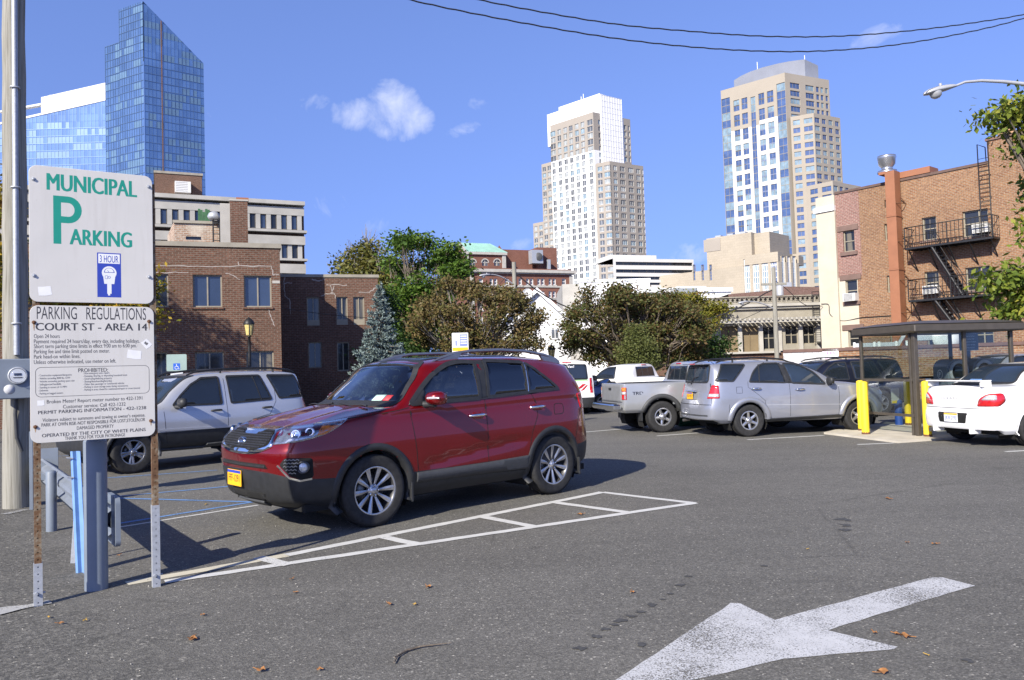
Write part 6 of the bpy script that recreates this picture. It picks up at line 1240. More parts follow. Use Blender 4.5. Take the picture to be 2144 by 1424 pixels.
# ------------------------------------------------------------------ buildings
class Fac:
 """a vertical wall plane from ground point P0 (left) to P1 (right); d runs inwards, away from the viewer"""
 def __init__(s, P0, P1, base=None, ext0=0.0, ext1=0.0):
  a, b = Vector((P0[0], P0[1])), Vector((P1[0], P1[1])); s.t = (b - a).normalized(); a = a - s.t * ext0; b = b + s.t * ext1
  s.P0, s.P1, s.L = a, b, (b - a).length; s.n = Vector((-s.t.y, s.t.x)); s.base = Vector((base[0], base[1])) if base is not None else a
 def P(s, u, d, z): q = s.P0 + s.t * u + s.n * d - s.base; return Vector((q.x, q.y, z))
 def px(s, x, y, d=0.0):
  o = Vector((0, 0, CAMH)); r = ray(x, y); n3 = Vector((s.n.x, s.n.y, 0)); p0 = Vector((s.P0.x, s.P0.y, 0)) + n3 * d
  t = (p0 - o).dot(n3) / r.dot(n3); p = o + r * t; return (Vector((p.x, p.y)) - s.P0).dot(s.t), p.z
 def rect(s, x0, y0, x1, y1, d=0.0):
  """photo rectangle to (u0, u1, z0, z1)"""
  u0 = s.px(x0, (y0 + y1) / 2, d)[0]; u1 = s.px(x1, (y0 + y1) / 2, d)[0]; xm = (x0 + x1) / 2; return u0, u1, s.px(xm, y1, d)[1], s.px(xm, y0, d)[1]
 def box(s, mb, u0, u1, d0, d1, z0, z1, mi=0):
  v = [s.P(u, d, z) for z in (z0, z1) for d in (d0, d1) for u in (u0, u1)]
  return mb.add(v, [(0, 2, 3, 1), (4, 5, 7, 6), (0, 1, 5, 4), (2, 6, 7, 3), (0, 4, 6, 2), (1, 3, 7, 5)], mi)
 def quad(s, mb, u0, u1, z0, z1, d=0, mi=0): return mb.quad(s.P(u0, d, z0), s.P(u1, d, z0), s.P(u1, d, z1), s.P(u0, d, z1), mi)
 def wall(s, mb, u0, u1, z0, z1, openings, depth=.15, mi=0, mfun=None, rmi=None):
  us = sorted({u0, u1, *[q for o in openings for q in o[:2] if u0 < q < u1]}); zs = sorted({z0, z1, *[q for o in openings for q in o[2:4] if z0 < q < z1]})
  for i in range(len(us) - 1):
   j = 0; cu = (us[i] + us[i + 1]) / 2; col = [o for o in openings if o[0] < cu < o[1]]
   while j < len(zs) - 1:
    cz = (zs[j] + zs[j + 1]) / 2
    if any(o[2] < cz < o[3] for o in col): j += 1; continue
    s.quad(mb, us[i], us[i + 1], zs[j], zs[j + 1], 0, mfun(cu, cz) if mfun else mi); j += 1
  for o in openings:
   a, b, c, d = o[:4]; k = rmi if rmi is not None else (mfun((a + b) / 2, (c + d) / 2) if mfun else mi)
   mb.quad(s.P(a, 0, c), s.P(b, 0, c), s.P(b, depth, c), s.P(a, depth, c), k); mb.quad(s.P(a, 0, d), s.P(a, depth, d), s.P(b, depth, d), s.P(b, 0, d), k)
   mb.quad(s.P(a, 0, c), s.P(a, depth, c), s.P(a, depth, d), s.P(a, 0, d), k); mb.quad(s.P(b, 0, c), s.P(b, 0, d), s.P(b, depth, d), s.P(b, depth, c), k)
  return mb
 def window(s, root, o, depth, fr, gl, cols=1, rows=1, fw=.05, name="window", splits=None, back=None, sub=True):
  a, b, c, d = o[:4]; mb = MB(); D0, D1 = depth - .05, depth + .01
  s.box(mb, a, b, D0, D1, c, c + fw); s.box(mb, a, b, D0, D1, d - fw, d); s.box(mb, a, a + fw, D0, D1, c + fw, d - fw); s.box(mb, b - fw, b, D0, D1, c + fw, d - fw)
  for x in (splits if splits is not None else [i / cols for i in range(1, cols)]): q = lerp(a, b, x); s.box(mb, q - fw * .45, q + fw * .45, D0 + .005, D1, c + fw, d - fw)
  for i in range(1, rows): q = lerp(c, d, i / rows); s.box(mb, a + fw, b - fw, D0 + .01, D1, q - fw * .4, q + fw * .4)
  f = mb.build(name, fr, root, uv=False); g = MB(); s.quad(g, a, b, c, d, depth + .004); po = g.build("pane", gl, f, uv=False)
  return f
def ground_pt(px_, py_, Y): p = on_y(px_, py_, Y); return (p.x, p.y)
def roof_pt(px_, py_, z): p = on_z(px_, py_, z); return (p.x, p.y)
def bld(name, label, cat, base, group=None): return thing(name, label, cat, (base[0], base[1], 0), 0, group)
def blocks(root, pieces, mats, name, base):
 pass
K['brick_l'] = M_brick("dark_red_brick", (.12, .054, .034), (.168, .079, .052), (.175, .135, .105), .215, .078, .014, ((.36, .31, .28), .55, .66, .35))
K['brick_w'] = M_brick("brown_red_brick", (.125, .058, .038), (.17, .08, .054), (.18, .14, .11), .215, .078, .012, ((.45, .4, .36), .8, .7, .3))
K['brick_t'] = M_brick("tan_brick", (.29, .15, .074), (.2, .088, .046), (.3, .235, .17), .215, .08, .013, None, .22)
K['brick_r'] = M_brick("pink_red_brick", (.24, .115, .095), (.29, .145, .12), (.34, .26, .22), .215, .08, .014)
K['brick_b'] = M_brick("brown_roof_brick", (.17, .095, .075), (.2, .11, .09), (.2, .15, .13), .25, .09, .012)
K['brick_h'] = M_brick("hotel_red_brick", (.19, .08, .056), (.22, .095, .07), (.22, .12, .09), .3, .1, .012)
K['brick_g'] = M_brick("grey_worn_brick", (.4, .27, .19), (.3, .17, .11), (.45, .4, .34), .215, .08, .014, ((.55, .5, .42), .4, .5, .7))
K['whitebrick'] = M_brick("white_painted_brick", (.62, .61, .6), (.58, .58, .58), (.5, .5, .5), .215, .08, .008, ((.42, .42, .42), 1.2, .66, .5))
K['stucco'] = M_plain("cream_stucco", (.52, .47, .37), .9, 0, .1, .8, .15)
K['limestone'] = M_plain("pale_limestone", (.42, .4, .36), .85, 0, .12, 1.2, .1)
K['tanstone'] = M_brick("tan_stone_panels", (.44, .385, .305), (.41, .36, .285), (.34, .295, .23), 1.6, .8, .025, None, .05)
K['pale_conc'] = M_plain("precast_concrete", (.4, .385, .35), .85, 0, .16, .5, .1)
K['coping'] = M_plain("stone_coping", (.3, .275, .225), .85, 0, .15, 2, .1)
K['winframe'] = M_plain("taupe_window_frame", (.28, .25, .19), .6, 0, .1, 4)
K['winframe_w'] = M_plain("white_window_frame", (.68, .68, .66), .6, 0, .08, 4)
K['winframe_d'] = M_plain("dark_window_frame", (.07, .065, .06), .6, 0, .1, 4)
def M_pane(name, c, refl=.6, blind=None):
 t = NT(name); cc_ = t.ramp(t.noise(.5, 3), [(.3, tuple(x * .7 for x in c)), (.7, tuple(x * 1.3 for x in c))])
 if blind:
  mp = t.node("ShaderNodeMapping"); t.put(mp.inputs[0], t.coord()); mp.inputs["Scale"].default_value = (1.1, 1.1, .05)
  n = t.node("ShaderNodeTexNoise", Vector=mp.outputs[0], Scale=3.0, Detail=4.0).outputs[0]
  cc_ = t.mix(t.ramp(n, [(.5, 0.0), (.58, .75)]), cc_, blind)
 t.set(Base_Color=cc_, Roughness=.06, Specular_IOR_Level=refl); t.bump(t.noise(.7, 2), .06, .03); return t.m
K['pane_dark'] = M_pane("dark_window_pane", (.02, .022, .026)); K['pane_blue'] = M_pane("blue_window_pane", (.03, .045, .08), .9)
K['pane_curtain'] = M_pane("curtained_window_pane", (.018, .019, .02), .6, (.2, .175, .12)); K['pane_pale'] = M_pane("blind_drawn_pane", (.3, .32, .32), .6)
K['pane_grey'] = M_pane("grey_tower_pane", (.11, .12, .13), .7); K['pane_sky'] = M_pane("sky_tower_pane", (.06, .1, .22), 1.0); K['pane_sky2'] = M_pane("pale_sky_pane", (.2, .28, .33), .9)
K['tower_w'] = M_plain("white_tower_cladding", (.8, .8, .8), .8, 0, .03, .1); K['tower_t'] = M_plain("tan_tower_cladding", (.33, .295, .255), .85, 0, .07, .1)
K['tower_b'] = M_plain("buff_tower_cladding", (.345, .305, .25), .85, 0, .06, .1); K['tower_p'] = M_plain("pale_tower_cladding", (.6, .59, .57), .8, 0, .04, .1)
K['crown_metal'] = M_plain("tower_crown_metal", (.27, .28, .3), .4, .5, .1, .15); K['roofdark'] = M_plain("dark_roofing", (.06, .06, .065), .9, 0, .2, 1)
K['copper'] = M_plain("verdigris_copper_roof", (.28, .5, .42), .8, 0, .12, .5); K['terracotta'] = M_plain("brown_painted_duct", (.3, .125, .062), .6, 0, .08, 2, .04)
def M_coated(name, c, rough=.1):
 t = NT(name); t.set(Base_Color=t.ramp(t.noise(.06, 3), [(.3, tuple(x * .85 for x in c)), (.7, tuple(x * 1.15 for x in c))]), Metallic=.75, Roughness=rough); t.bump(t.noise(.35, 2), .05, .05); return t.m
K['curt1'] = M_coated("coated_blue_glass", (.24, .37, .53)); K['curt2'] = M_coated("dark_coated_glass", (.2, .315, .465)); K['curt3'] = M_plain("pale_blue_blinds", (.14, .235, .35), .3, .2, .1, .3); K['curt4'] = M_plain("blue_mullion", (.13, .2, .31), .4, .5, .1, .2)
def tower_windows(root, items, frame_mat, glass_pick, limit=100):
 """items: (Fac, (u0, u1, z0, z1), depth, columns); the first hundred are parts of their own, the rest one part"""
 items = sorted(items, key=lambda q: -(q[1][1] - q[1][0]) * (q[1][3] - q[1][2]) / (q[0].P0.length)); rest = MB(); mats = [frame_mat] + glass_pick
 for i, (f, o, dep, cols) in enumerate(items):
  mb = MB() if i < limit else rest; a, b, c, d = o; fw = .09; gi = 1 + rnd.randrange(len(glass_pick)); fr = dep - .06
  f.quad(mb, a, b, c, d, dep, gi)
  for k in range(cols + 1): q = lerp(a, b, k / cols); f.box(mb, max(a, q - fw / 2), min(b, q + fw / 2), fr, dep - .01, c, d, 0)
  f.box(mb, a, b, fr + .01, dep - .01, c, c + fw, 0); f.box(mb, a, b, fr + .01, dep - .01, d - fw, d, 0)
  if i < limit: mb.build("window", mats, root, uv=False)
 if rest.v: rest.build("windows", mats, root, uv=False)["kind"] = 'stuff'
def crack(f, root, pts, w=.03, mt=None, name="mortar_repair"):
 L = [f.px(x, y) for x, y in pts]; mb = MB(); A = []; B = []; Q = []
 for i in range(len(L) - 1):
  for j in range(5): t = j / 5; Q.append(Vector((lerp(L[i][0], L[i + 1][0], t) + rnd.uniform(-.025, .025), lerp(L[i][1], L[i + 1][1], t) + rnd.uniform(-.025, .025))))
 Q.append(Vector(L[-1]))
 for i, p in enumerate(Q):
  d = (Q[min(i + 1, len(Q) - 1)] - Q[max(i - 1, 0)]); d = d.normalized() if d.length else Vector((1, 0)); nn = Vector((-d.y, d.x)) * w * rnd.uniform(.25, .75); A.append(f.P(*(p + nn)[:1], -.004, (p + nn).y)); B.append(f.P((p - nn).x, -.004, (p - nn).y))
 n = len(Q); mb.add(A + B, [(i, i + 1, n + i + 1, n + i) for i in range(n - 1)]); return mb.build(name, mt or K['mortar'], root, uv=False)
K['mortar'] = M_plain("pale_repointing", (.36, .32, .29), .9, 0, .15, 20)
# ---- left brick building
zf = lambda a, b: (300 + a / 3.165, 350 + b / 3.165)
YB = 31.0; pr = on_y(*zf(903, 509), YB); HB = pr.z; pl = on_z(*zf(63, 488), HB)
f = Fac(pl, pr, ext0=7.5); root = bld("brick_building", "dark red brick building with pale repointed cracks behind the black lamp post", "building", f.P0)
Z = zf; ops = []
for a, b, c, d in ((-30, 705, 166, 927), (328, 713, 522, 928), (667, 719, 850, 928), (-20, 1226, 160, 1420), (343, 1224, 536, 1420), (684, 1219, 866, 1415)): ops.append(f.rect(*Z(a, b), *Z(c, d)))
ops.append((ops[0][0] - 3.6, ops[0][0] - 1.7, ops[0][2], ops[0][3]))
mb = MB(); f.wall(mb, 0, f.L, -.05, HB - .18, ops, .16); mb.quad(f.P(f.L, 0, 0), f.P(f.L, 9, 0), f.P(f.L, 9, HB - .18), f.P(f.L, 0, HB - .18)); mb.quad(f.P(0, 9, 0), f.P(0, 0, 0), f.P(0, 0, HB - .18), f.P(0, 9, HB - .18))
mb.build("wall", K['brick_l'], root)
mb = MB(); f.box(mb, -.05, f.L + .06, -.06, .3, HB - .18, HB); f.box(mb, f.L - .3, f.L + .06, .3, 9, HB - .18, HB); mb.build("coping", K['coping'], root); mb = MB(); f.box(mb, .1, f.L - .3, .3, 9, HB - .5, HB - .35); mb.build("roof", K['roofdark'], root)
for i, o in enumerate(ops):
 w_ = f.window(root, o, .13, K['winframe'], K['pane_blue'] if i in (1, 2) else K['pane_curtain'], 2, 1, .055)
 m2 = MB(); f.box(m2, o[0] - .05, o[1] + .05, -.05, .12, o[2] - .08, o[2] - .003); m2.build("sill", K['brick_l'], w_)
for pts in ([(65, 655), (300, 657), (640, 655), (850, 657)], [(852, 660), (855, 712), (898, 712)], [(630, 630), (632, 655)], [(830, 940), (838, 975), (848, 1000), (870, 1050)], [(540, 700), (600, 720), (640, 745)], [(70, 700), (180, 698), (300, 700)]): crack(f, root, [Z(*p) for p in pts])
m2 = MB(); f.box(m2, *[f.px(*Z(855, 760))[0], f.px(*Z(905, 760))[0]], -.012, .02, f.px(*Z(880, 770))[1], f.px(*Z(880, 752))[1]); m2.build("stone_block", K['limestone'], root)
fr_ = Fac(f.P(0, 4, 0).to_2d() + f.P0, f.P(f.L, 4, 0).to_2d() + f.P0)
a0, z0 = fr_.px(*Z(205, 362)); a1, z1 = fr_.px(*Z(548, 366)); ab, _ = fr_.px(*Z(140, 410)); rr = bld("roof_room", "weathered low brick room on the roof between the sign and brick chimney", "roof room", fr_.P0)
mb = MB(); fr_.wall(mb, a0, a1, HB - .5, z1, [(*fr_.rect(*Z(282, 460), *Z(383, 482))[:2], fr_.px(*Z(330, 482))[1], fr_.px(*Z(330, 460))[1])], .1)
v = [fr_.P(a0, 0, HB - .5), fr_.P(a0, 0, z1), fr_.P(ab, 1.8, z1 - .35), fr_.P(ab, 1.8, HB - .5)]; mb.quad(*v); mb.build("wall", K['brick_g'], rr); mb = MB(); mb.quad(fr_.P(a0 - .05, -.08, z1 + .02), fr_.P(a1, -.08, z1 + .02), fr_.P(a1, 3, z1 + .02), fr_.P(a0 - .05, 3, z1 + .02)); fr_.box(mb, a0 - .06, a1, -.08, .0, z1 - .1, z1 + .018); mb.build("roof", K['coping'], rr)
mb = MB(); o = fr_.rect(*Z(282, 460), *Z(383, 482)); fr_.quad(mb, *o, .08); mb.build("vent_opening", K['pane_dark'], rr)
fc_ = Fac(f.P(0, 2.6, 0).to_2d() + f.P0, f.P(f.L, 2.6, 0).to_2d() + f.P0); a0, zt = fc_.px(*Z(574, 222)); a1, _ = fc_.px(*Z(690, 222)); ch = bld("chimney", "square brown brick chimney on the roof before the concrete office block", "chimney", fc_.P0)
mb = MB(); fc_.box(mb, a0, a1, 0, .95, HB - .5, zt, 0); mb.build("shaft", K['brick_w'], ch); mb = MB(); fc_.box(mb, a0 - .03, a1 + .03, -.03, .98, zt, zt + .07); mb.build("cap", K['limestone'], ch); mb = MB(); fc_.box(mb, a0 + .25, a0 + .75, .2, .7, zt + .07, zt + .2); mb.build("flue", K['terracotta'], ch); mb = MB(); fc_.box(mb, a0 - .4, a0 - .004, .02, .9, HB - .5, zt - .12); mb.build("rendered_flank", K['limestone'], ch)
lr = bld("roof_ladder", "dark iron ladder with a pale tank standing on the brick roof", "ladder", fr_.P0); mb = MB(); u0, u1 = fr_.px(*Z(464, 420))[0], fr_.px(*Z(508, 420))[0]; zt = fr_.px(*Z(480, 345))[1]
for u in (u0, u1): fr_.box(mb, u - .03, u + .03, -.36, -.3, HB - .4, zt)
for i in range(7): z = HB + .1 + i * .28; fr_.box(mb, u0, u1, -.35, -.32, z, z + .03) if z < zt else None
mb.build("rails", K['black_metal'], lr); m2 = MB(); m2.lathe([(.02, 0), (.22, .03), (.27, .15), (.2, .3), (.1, .36), (.001, .38)], 14, 0, Matrix.Translation(fr_.P((u0 + u1) / 2 - .1, -.3, zt - .1))); m2.build("tank", K['galv'], lr)
# ---- recessed brick wing
zw = on_y(*Z(906, 709), 36.2); pw0, HW = zw, zw.z; pw1 = on_z(*Z(1553, 713), HW); fw_ = Fac(pw0, pw1, ext0=1.2); wing = bld("brick_building", "lower recessed brick wing in deep shadow behind the blue spruce", "building", fw_.P0); ops = []
for a, b, c, d in ((1085, 862, 1168, 1050), (1280, 860, 1355, 1045), (1392, 860, 1466, 1045), (1095, 1160, 1182, 1330), (1285, 1160, 1366, 1350)): ops.append(fw_.rect(*Z(a, b), *Z(c, d)))
mb = MB(); fw_.wall(mb, 0, fw_.L, -.05, HW - .14, ops, .14); mb.quad(fw_.P(fw_.L, 0, 0), fw_.P(fw_.L, 9, 0), fw_.P(fw_.L, 9, HW - .14), fw_.P(fw_.L, 0, HW - .14)); mb.build("wall", K['brick_w'], wing); mb = MB(); fw_.box(mb, 0, fw_.L + .05, -.05, .3, HW - .14, HW); fw_.box(mb, fw_.L - .25, fw_.L + .05, .3, 9, HW - .14, HW); mb.build("coping", K['coping'], wing); mb = MB(); fw_.quad(mb, 0, fw_.L, 0, HW - .2, 9); mb.quad(fw_.P(0, .3, HW - .3), fw_.P(fw_.L - .2, .3, HW - .3), fw_.P(fw_.L - .2, 9, HW - .3), fw_.P(0, 9, HW - .3)); mb.build("roof", K['roofdark'], wing)
for i, o in enumerate(ops): 
 w_ = fw_.window(wing, o, .12, K['winframe'], K['pane_curtain'] if i < 3 else K['pane_dark'], 2, 1, .05)
 if i < 3: m2 = MB(); fw_.box(m2, o[0], o[1], .02, .1, o[2], lerp(o[2], o[3], .2)); m2.build("spandrel_panel", K['winframe'], w_)
for pts in ([(940, 722), (932, 770), (985, 768)], [(932, 775), (938, 850), (970, 880), (975, 975)], [(1120, 742), (1160, 752), (1200, 748), (1200, 720)], [(1212, 780), (1350, 782)], [(1240, 785), (1250, 830), (1240, 842)], [(1262, 790), (1250, 825), (1270, 850), (1275, 870)], [(1180, 858), (1210, 840), (1270, 838)], [(1430, 830), (1500, 828), (1540, 800)]): crack(fw_, wing, [Z(*p) for p in pts], .035)
# ---- concrete office block
po_ = on_y(*Z(1071, 228), 85.0); HO = po_.z; po0 = on_z(*Z(63, 168), HO); fo = Fac(po0, po_, ext0=14); ob = bld("office_block", "pale concrete office block with ribbon windows behind the brick building", "building", fo.P0)
zz = lambda y, x=900: fo.px(*Z(x, y))[1]
mb = MB(); fo.box(mb, 0, fo.L, .9, 16, 0, HO - 1.2); mb.build("core", K['brick_w'], ob)
mb = MB(); fo.box(mb, 0, fo.L, 0, 17, zz(249, 1000), HO); mb.build("roof_slab", K['pale_conc'], ob)
mb = MB(); fo.box(mb, 0, fo.L - .05, .35, .9, zz(316, 1000), zz(262, 1000)); mb.build("spandrel", K['pale_conc'], ob)
for (za, zb, d0) in ((418, 434, -.1), (455, 511, .2), (606, 620, -.1), (640, 702, .2), (800, 815, -.1)): mb = MB(); fo.box(mb, 0, fo.L + (.15 if d0 < 0 else 0), d0, .9, zz(zb, 1000), zz(za, 1000)); mb.build("spandrel", K['pale_conc'], ob)
for y0, y1 in ((316, 411), (511, 605), (703, 800)):
 xs = [fo.px(*Z(a, 360))[0] for a in (708, 770, 842, 915, 986)]; wd = fo.px(*Z(765, 360))[0] - xs[0] - .25; pitch = (xs[-1] - xs[0]) / 4; z0, z1 = zz(y1, 1000), zz(y0, 1000)
 k = 0; u = xs[-1]
 while u > 1:
  w_ = fo.window(ob, (u, u + wd, z0, z1), .55, K['winframe_d'], K['pane_blue'] if rnd.random() < .6 else K['pane_dark'], 1, 1, .1)
  m2 = MB(); fo.box(m2, u + wd, u + pitch, .38, .62, z0, z1); m2.build("mullion_pier", K['pale_conc'], ob); u -= pitch; k += 1
fp_ = Fac(fo.P(0, 6, 0).to_2d() + fo.P0, fo.P(fo.L, 6, 0).to_2d() + fo.P0); a0, zt = fp_.px(*Z(75, 22)); a1, _ = fp_.px(*Z(388, 35)); ph = bld("roof_penthouse", "plain brown brick penthouse on top of the concrete office block", "penthouse", fp_.P0)
mb = MB(); fp_.box(mb, a0, a1, 0, 8, HO - .05, zt - .25); mb.build("wall", K['brick_w'], ph); mb = MB(); fp_.box(mb, a0 - .1, a1 + .1, -.1, 8.1, zt - .25, zt); mb.build("coping", K['coping'], ph)
def ac(f_, root_or_none, x, y, w=.7, h=.45, dep=.4, label=None, s=1.0):
 u, z = f_.px(x, y); o = thing("air_conditioner", label, "air conditioner", (f_.P0.x, f_.P0.y, 0)); g = MB(); f_.box(g, u - w / 2, u + w / 2, -dep, .05, z - h / 2, z + h / 2, 0); g.build("case", K['acwhite'], o)
 g = MB(); n = 6
 for i in range(n): zz_ = z - h * .38 + i * h * .76 / (n - 1); f_.box(g, u - w * .44, u + w * .3, -dep - .012, -dep, zz_ - .012, zz_ + .012)
 g.build("grille", K['greyplastic'], o); return o
K['acwhite'] = M_plain("white_ac_case", (.66, .66, .64), .6, 0, .06, 6)
ac(fp_, None, *Z(261, 141), 1.6, 1.2, .8, "square air conditioner on the brick penthouse wall")
gq = Fac(fo.P(0, -6, 0).to_2d() + fo.P0, fo.P(fo.L, -6, 0).to_2d() + fo.P0); o = gq.rect(*Z(362, 276), *Z(441, 356)); gp_ = bld("roof_hoarding", "ragged green plywood hoarding on the roof before the office windows", "hoarding", gq.P0); mb = MB()
for i in range(5): gq.box(mb, lerp(o[0], o[1], i / 5) + .01, lerp(o[0], o[1], (i + 1) / 5), 0, .1, HB - .3, lerp(o[2], o[3], (.98, .9, .74, 1.0, .95)[i]))
mb.build("boards", M_plain("green_plywood", (.05, .14, .06), .8, 0, .2, 3), gp_)
# ---- glass tower at the left and its white-capped wing
YC = 330.0; C3 = on_y(300, 3, YC); HT = C3.z; D3 = on_y(426, 133, YC * 1.045); A3 = on_z(220, 98, on_y(254, 88, YC * 1.02).z); A3 = on_y(220, 98, YC * 1.036); HL = A3.z; Bx = on_y(254, 20, YC * 1.02)
gt = bld("glass_tower", "tall blue glass tower with a slanted top above the parking sign", "tower", (C3.x, C3.y)); base = (C3.x, C3.y)
fl = Fac(A3, C3, base); frr = Fac(C3, D3, base); uB = fl.px(254, 300)[0]; fh = 3.3
cw = MB()
def curtain(f_, u0, u1, z0, topf, seed, pitch=1.5, off=0.0, depth=0):
 r_ = random.Random(seed); nu = max(1, int((u1 - u0) / pitch)); k = 0; z = z0; block = {}
 while z < max(topf(u0), topf(u1)):
  for i in range(nu):
   a, b = lerp(u0, u1, i / nu), lerp(u0, u1, (i + 1) / nu); t = min(topf(a), topf(b)); zc = min(z + fh - .5, t); zd = min(z + fh, t)
   if z >= t: 
    if z < max(topf(a), topf(b)): cw.add([f_.P(a, off, min(z, topf(a))), f_.P(b, off, min(z, topf(b))), f_.P(b, off, topf(b)), f_.P(a, off, topf(a))], [(0, 1, 2, 3)], 1)
    continue
   g_ = (k // 1, i // max(2, nu // 3)); block.setdefault(g_, r_.random()); q = block[g_]
   m_ = 2 if (q < .3 and r_.random() < .85) else (0 if r_.random() < .6 else 1)
   f_.quad(cw, a, b, z, zc, off, m_)
   if zd > zc: f_.quad(cw, a, b, zc, zd, off, 1)
   if topf(a) != topf(b) and zd >= t - .01: cw.add([f_.P(a, off, t), f_.P(b, off, t), f_.P(b, off, topf(b)), f_.P(a, off, topf(a))], [(0, 1, 2, 3)], 1)
   f_.box(cw, a - .05, a + .05, off - .12, off, z, zd, 3)
  f_.box(cw, u0, u1, off - .14, off, z - .09, z + .09, 3) if z < min(topf(u0), topf(u1)) else None
  z += fh; k += 1
curtain(fl, 0, uB, 0, lambda u: HL, 3); curtain(fl, uB, fl.L, 0, lambda u: HT, 5, off=-.4); 
zD = D3.z; tr = lambda u: lerp(HT, zD, u / frr.L); curtain(frr, 0, frr.L, 0, tr, 9, 1.5)
cw.build("curtain_wall", [K['curt1'], K['curt2'], K['curt3'], K['curt4']], gt, uv=False)
mb = MB(); q = [fl.P(0, 0, 0), fl.P(fl.L, -.4, 0), frr.P(frr.L, 0, 0), frr.P(frr.L, 25, 0), fl.P(0, 25, 0)]
mb.add([fl.P(0, .02, HL), fl.P(uB, .02, HL), fl.P(uB, 22, HL), fl.P(0, 22, HL)], [(0, 1, 2, 3)]); mb.add([fl.P(uB, 0, HT), fl.P(fl.L, 0, HT), frr.P(frr.L, 0, zD), frr.P(frr.L, 22, zD), fl.P(uB, 22, HT)], [(0, 1, 2, 3, 4)])
mb.quad(fl.P(uB, -.4, HL), fl.P(uB, 22, HL), fl.P(uB, 22, HT), fl.P(uB, -.4, HT)); mb.quad(frr.P(frr.L, 0, 0), frr.P(frr.L, 22, 0), frr.P(frr.L, 22, zD), frr.P(frr.L, 0, zD)); mb.build("roof", K['curt2'], gt)
mb = MB(); u_ = frr.px(340, 250)[0]; frr.box(mb, u_ - .25, u_ + .25, -.2, -.01, 0, tr(u_) - .5); mb.build("hoist_rail", K['brick_b'], gt)
Yw = 350; gw = bld("glass_building", "blue glass block with a white slanted rooftop screen left of the glass tower", "building", on_y(0, 500, Yw)[:2]); fg = Fac(on_y(0, 500, Yw), on_y(232, 500, Yw)); cw = MB()
zt = lambda u: lerp(fg.px(66, 246)[1], fg.px(220, 211)[1], (u - fg.px(66, 246)[0]) / (fg.px(220, 211)[0] - fg.px(66, 246)[0])); curtain(fg, 0, fg.L, 0, zt, 21, 1.6); cw.build("curtain_wall", [K['curt1'], K['curt2'], K['curt3'], K['curt4']], gw, uv=False)
zs = lambda u: lerp(fg.px(88, 204)[1], fg.px(220, 174)[1], (u - fg.px(88, 204)[0]) / (fg.px(220, 174)[0] - fg.px(88, 204)[0])); ua = fg.px(87, 220)[0]
mb = MB(); v = [fg.P(u, d, z) for d in (-.3, 20) for u, z in ((ua, zt(ua)), (fg.L, zt(fg.L)), (fg.L, zs(fg.L)), (ua, zs(ua)))]; mb.add(v, [(0, 1, 2, 3), (4, 7, 6, 5), (3, 2, 6, 7), (0, 3, 7, 4), (1, 5, 6, 2)]); mb.build("roof_screen", K['tower_w'], gw)
mb = MB(); v = [fg.P(u, d, z) for d in (-.3, 20) for u, z in ((0, zt(0)), (ua - .01, zt(ua)), (ua - .01, zt(ua) + .9), (0, zt(0) + .9))]; mb.add(v, [(0, 1, 2, 3), (4, 7, 6, 5), (3, 2, 6, 7), (0, 3, 7, 4), (1, 5, 6, 2)]); v = [fg.P(u, d, z) for d in (-.3, 2) for u, z in ((0, zt(0) + 5.6), (ua - .01, zt(ua) + 4.6), (ua - .01, zt(ua) + 5.4), (0, zt(0) + 6.2))]; mb.add(v, [(0, 1, 2, 3), (4, 7, 6, 5), (3, 2, 6, 7), (0, 3, 7, 4), (1, 5, 6, 2)]); mb.build("roof_edge", K['tower_w'], gw)
mb = MB(); u = fg.px(100, 200)[0]; fg.box(mb, u - 1, u + 1, 3, 5, zs(u), zs(u) + 1.6); mb.build("roof_vent", K['tower_w'], gw)
Z1 = lambda a, b: (680 + a / 3.97, 470 + b / 3.97)
Z2 = lambda a, b: (1080 + a / 3.097, 180 + b / 3.097)
Z3 = lambda a, b: (1400 + a / 2.636, 100 + b / 2.636)
Z4 = lambda a, b: (1680 + a / 2.793, 250 + b / 2.793)
Z5 = lambda a, b: (1150 + a / 3.403, 560 + b / 3.403)
Z6 = lambda a, b: (1680 + a / 4.593, 650 + b / 4.593)
# ---- red brick hotel with a green copper roof
Yh = 200.0; h0 = on_y(*Z1(1165, 385), Yh); HH = h0.z; h1 = on_z(*Z1(2052, 402), HH); fh_ = Fac(h0, h1); ht = bld("brick_hotel", "ornate red brick hotel with white stone bands and a green copper roof", "building", fh_.P0)
zr = lambda a, b, c, d: fh_.rect(*Z1(a, b), *Z1(c, d)); ops = []
for y0, y1 in ((450, 502), (556, 608), (660, 712), (764, 816)):
 for x0, x1 in ((1280, 1316), (1372, 1400), (1408, 1436), (1498, 1534), (1612, 1640), (1675, 1702), (1708, 1735), (1768, 1795), (1800, 1828), (1862, 1888), (1895, 1922), (1972, 2006)): ops.append(zr(x0, y0, x1, y1))
mb = MB(); fh_.wall(mb, 0, fh_.L, 0, HH, ops, .35); mb.quad(fh_.P(0, 20, 0), fh_.P(0, 0, 0), fh_.P(0, 0, HH), fh_.P(0, 20, HH)); mb.quad(fh_.P(fh_.L, 0, 0), fh_.P(fh_.L, 20, 0), fh_.P(fh_.L, 20, HH), fh_.P(fh_.L, 0, HH)); zp = fh_.px(*Z1(1600, 365))[1]
fh_.box(mb, 0, fh_.L, .3, .8, HH, zp); fh_.box(mb, 0, .5, .8, 20, HH, zp); mb.build("wall", K['brick_h'], ht)
for a, b, dd in ((378, 402, -1.0), (404, 412, -.5), (508, 522, -.25), (618, 624, -.15)): mb = MB(); fh_.box(mb, dd, fh_.L - dd, dd, .2, fh_.px(*Z1(1600, b))[1], fh_.px(*Z1(1600, a))[1]); mb.build("cornice" if dd < -.4 else "stone_band", K['limestone'], ht)
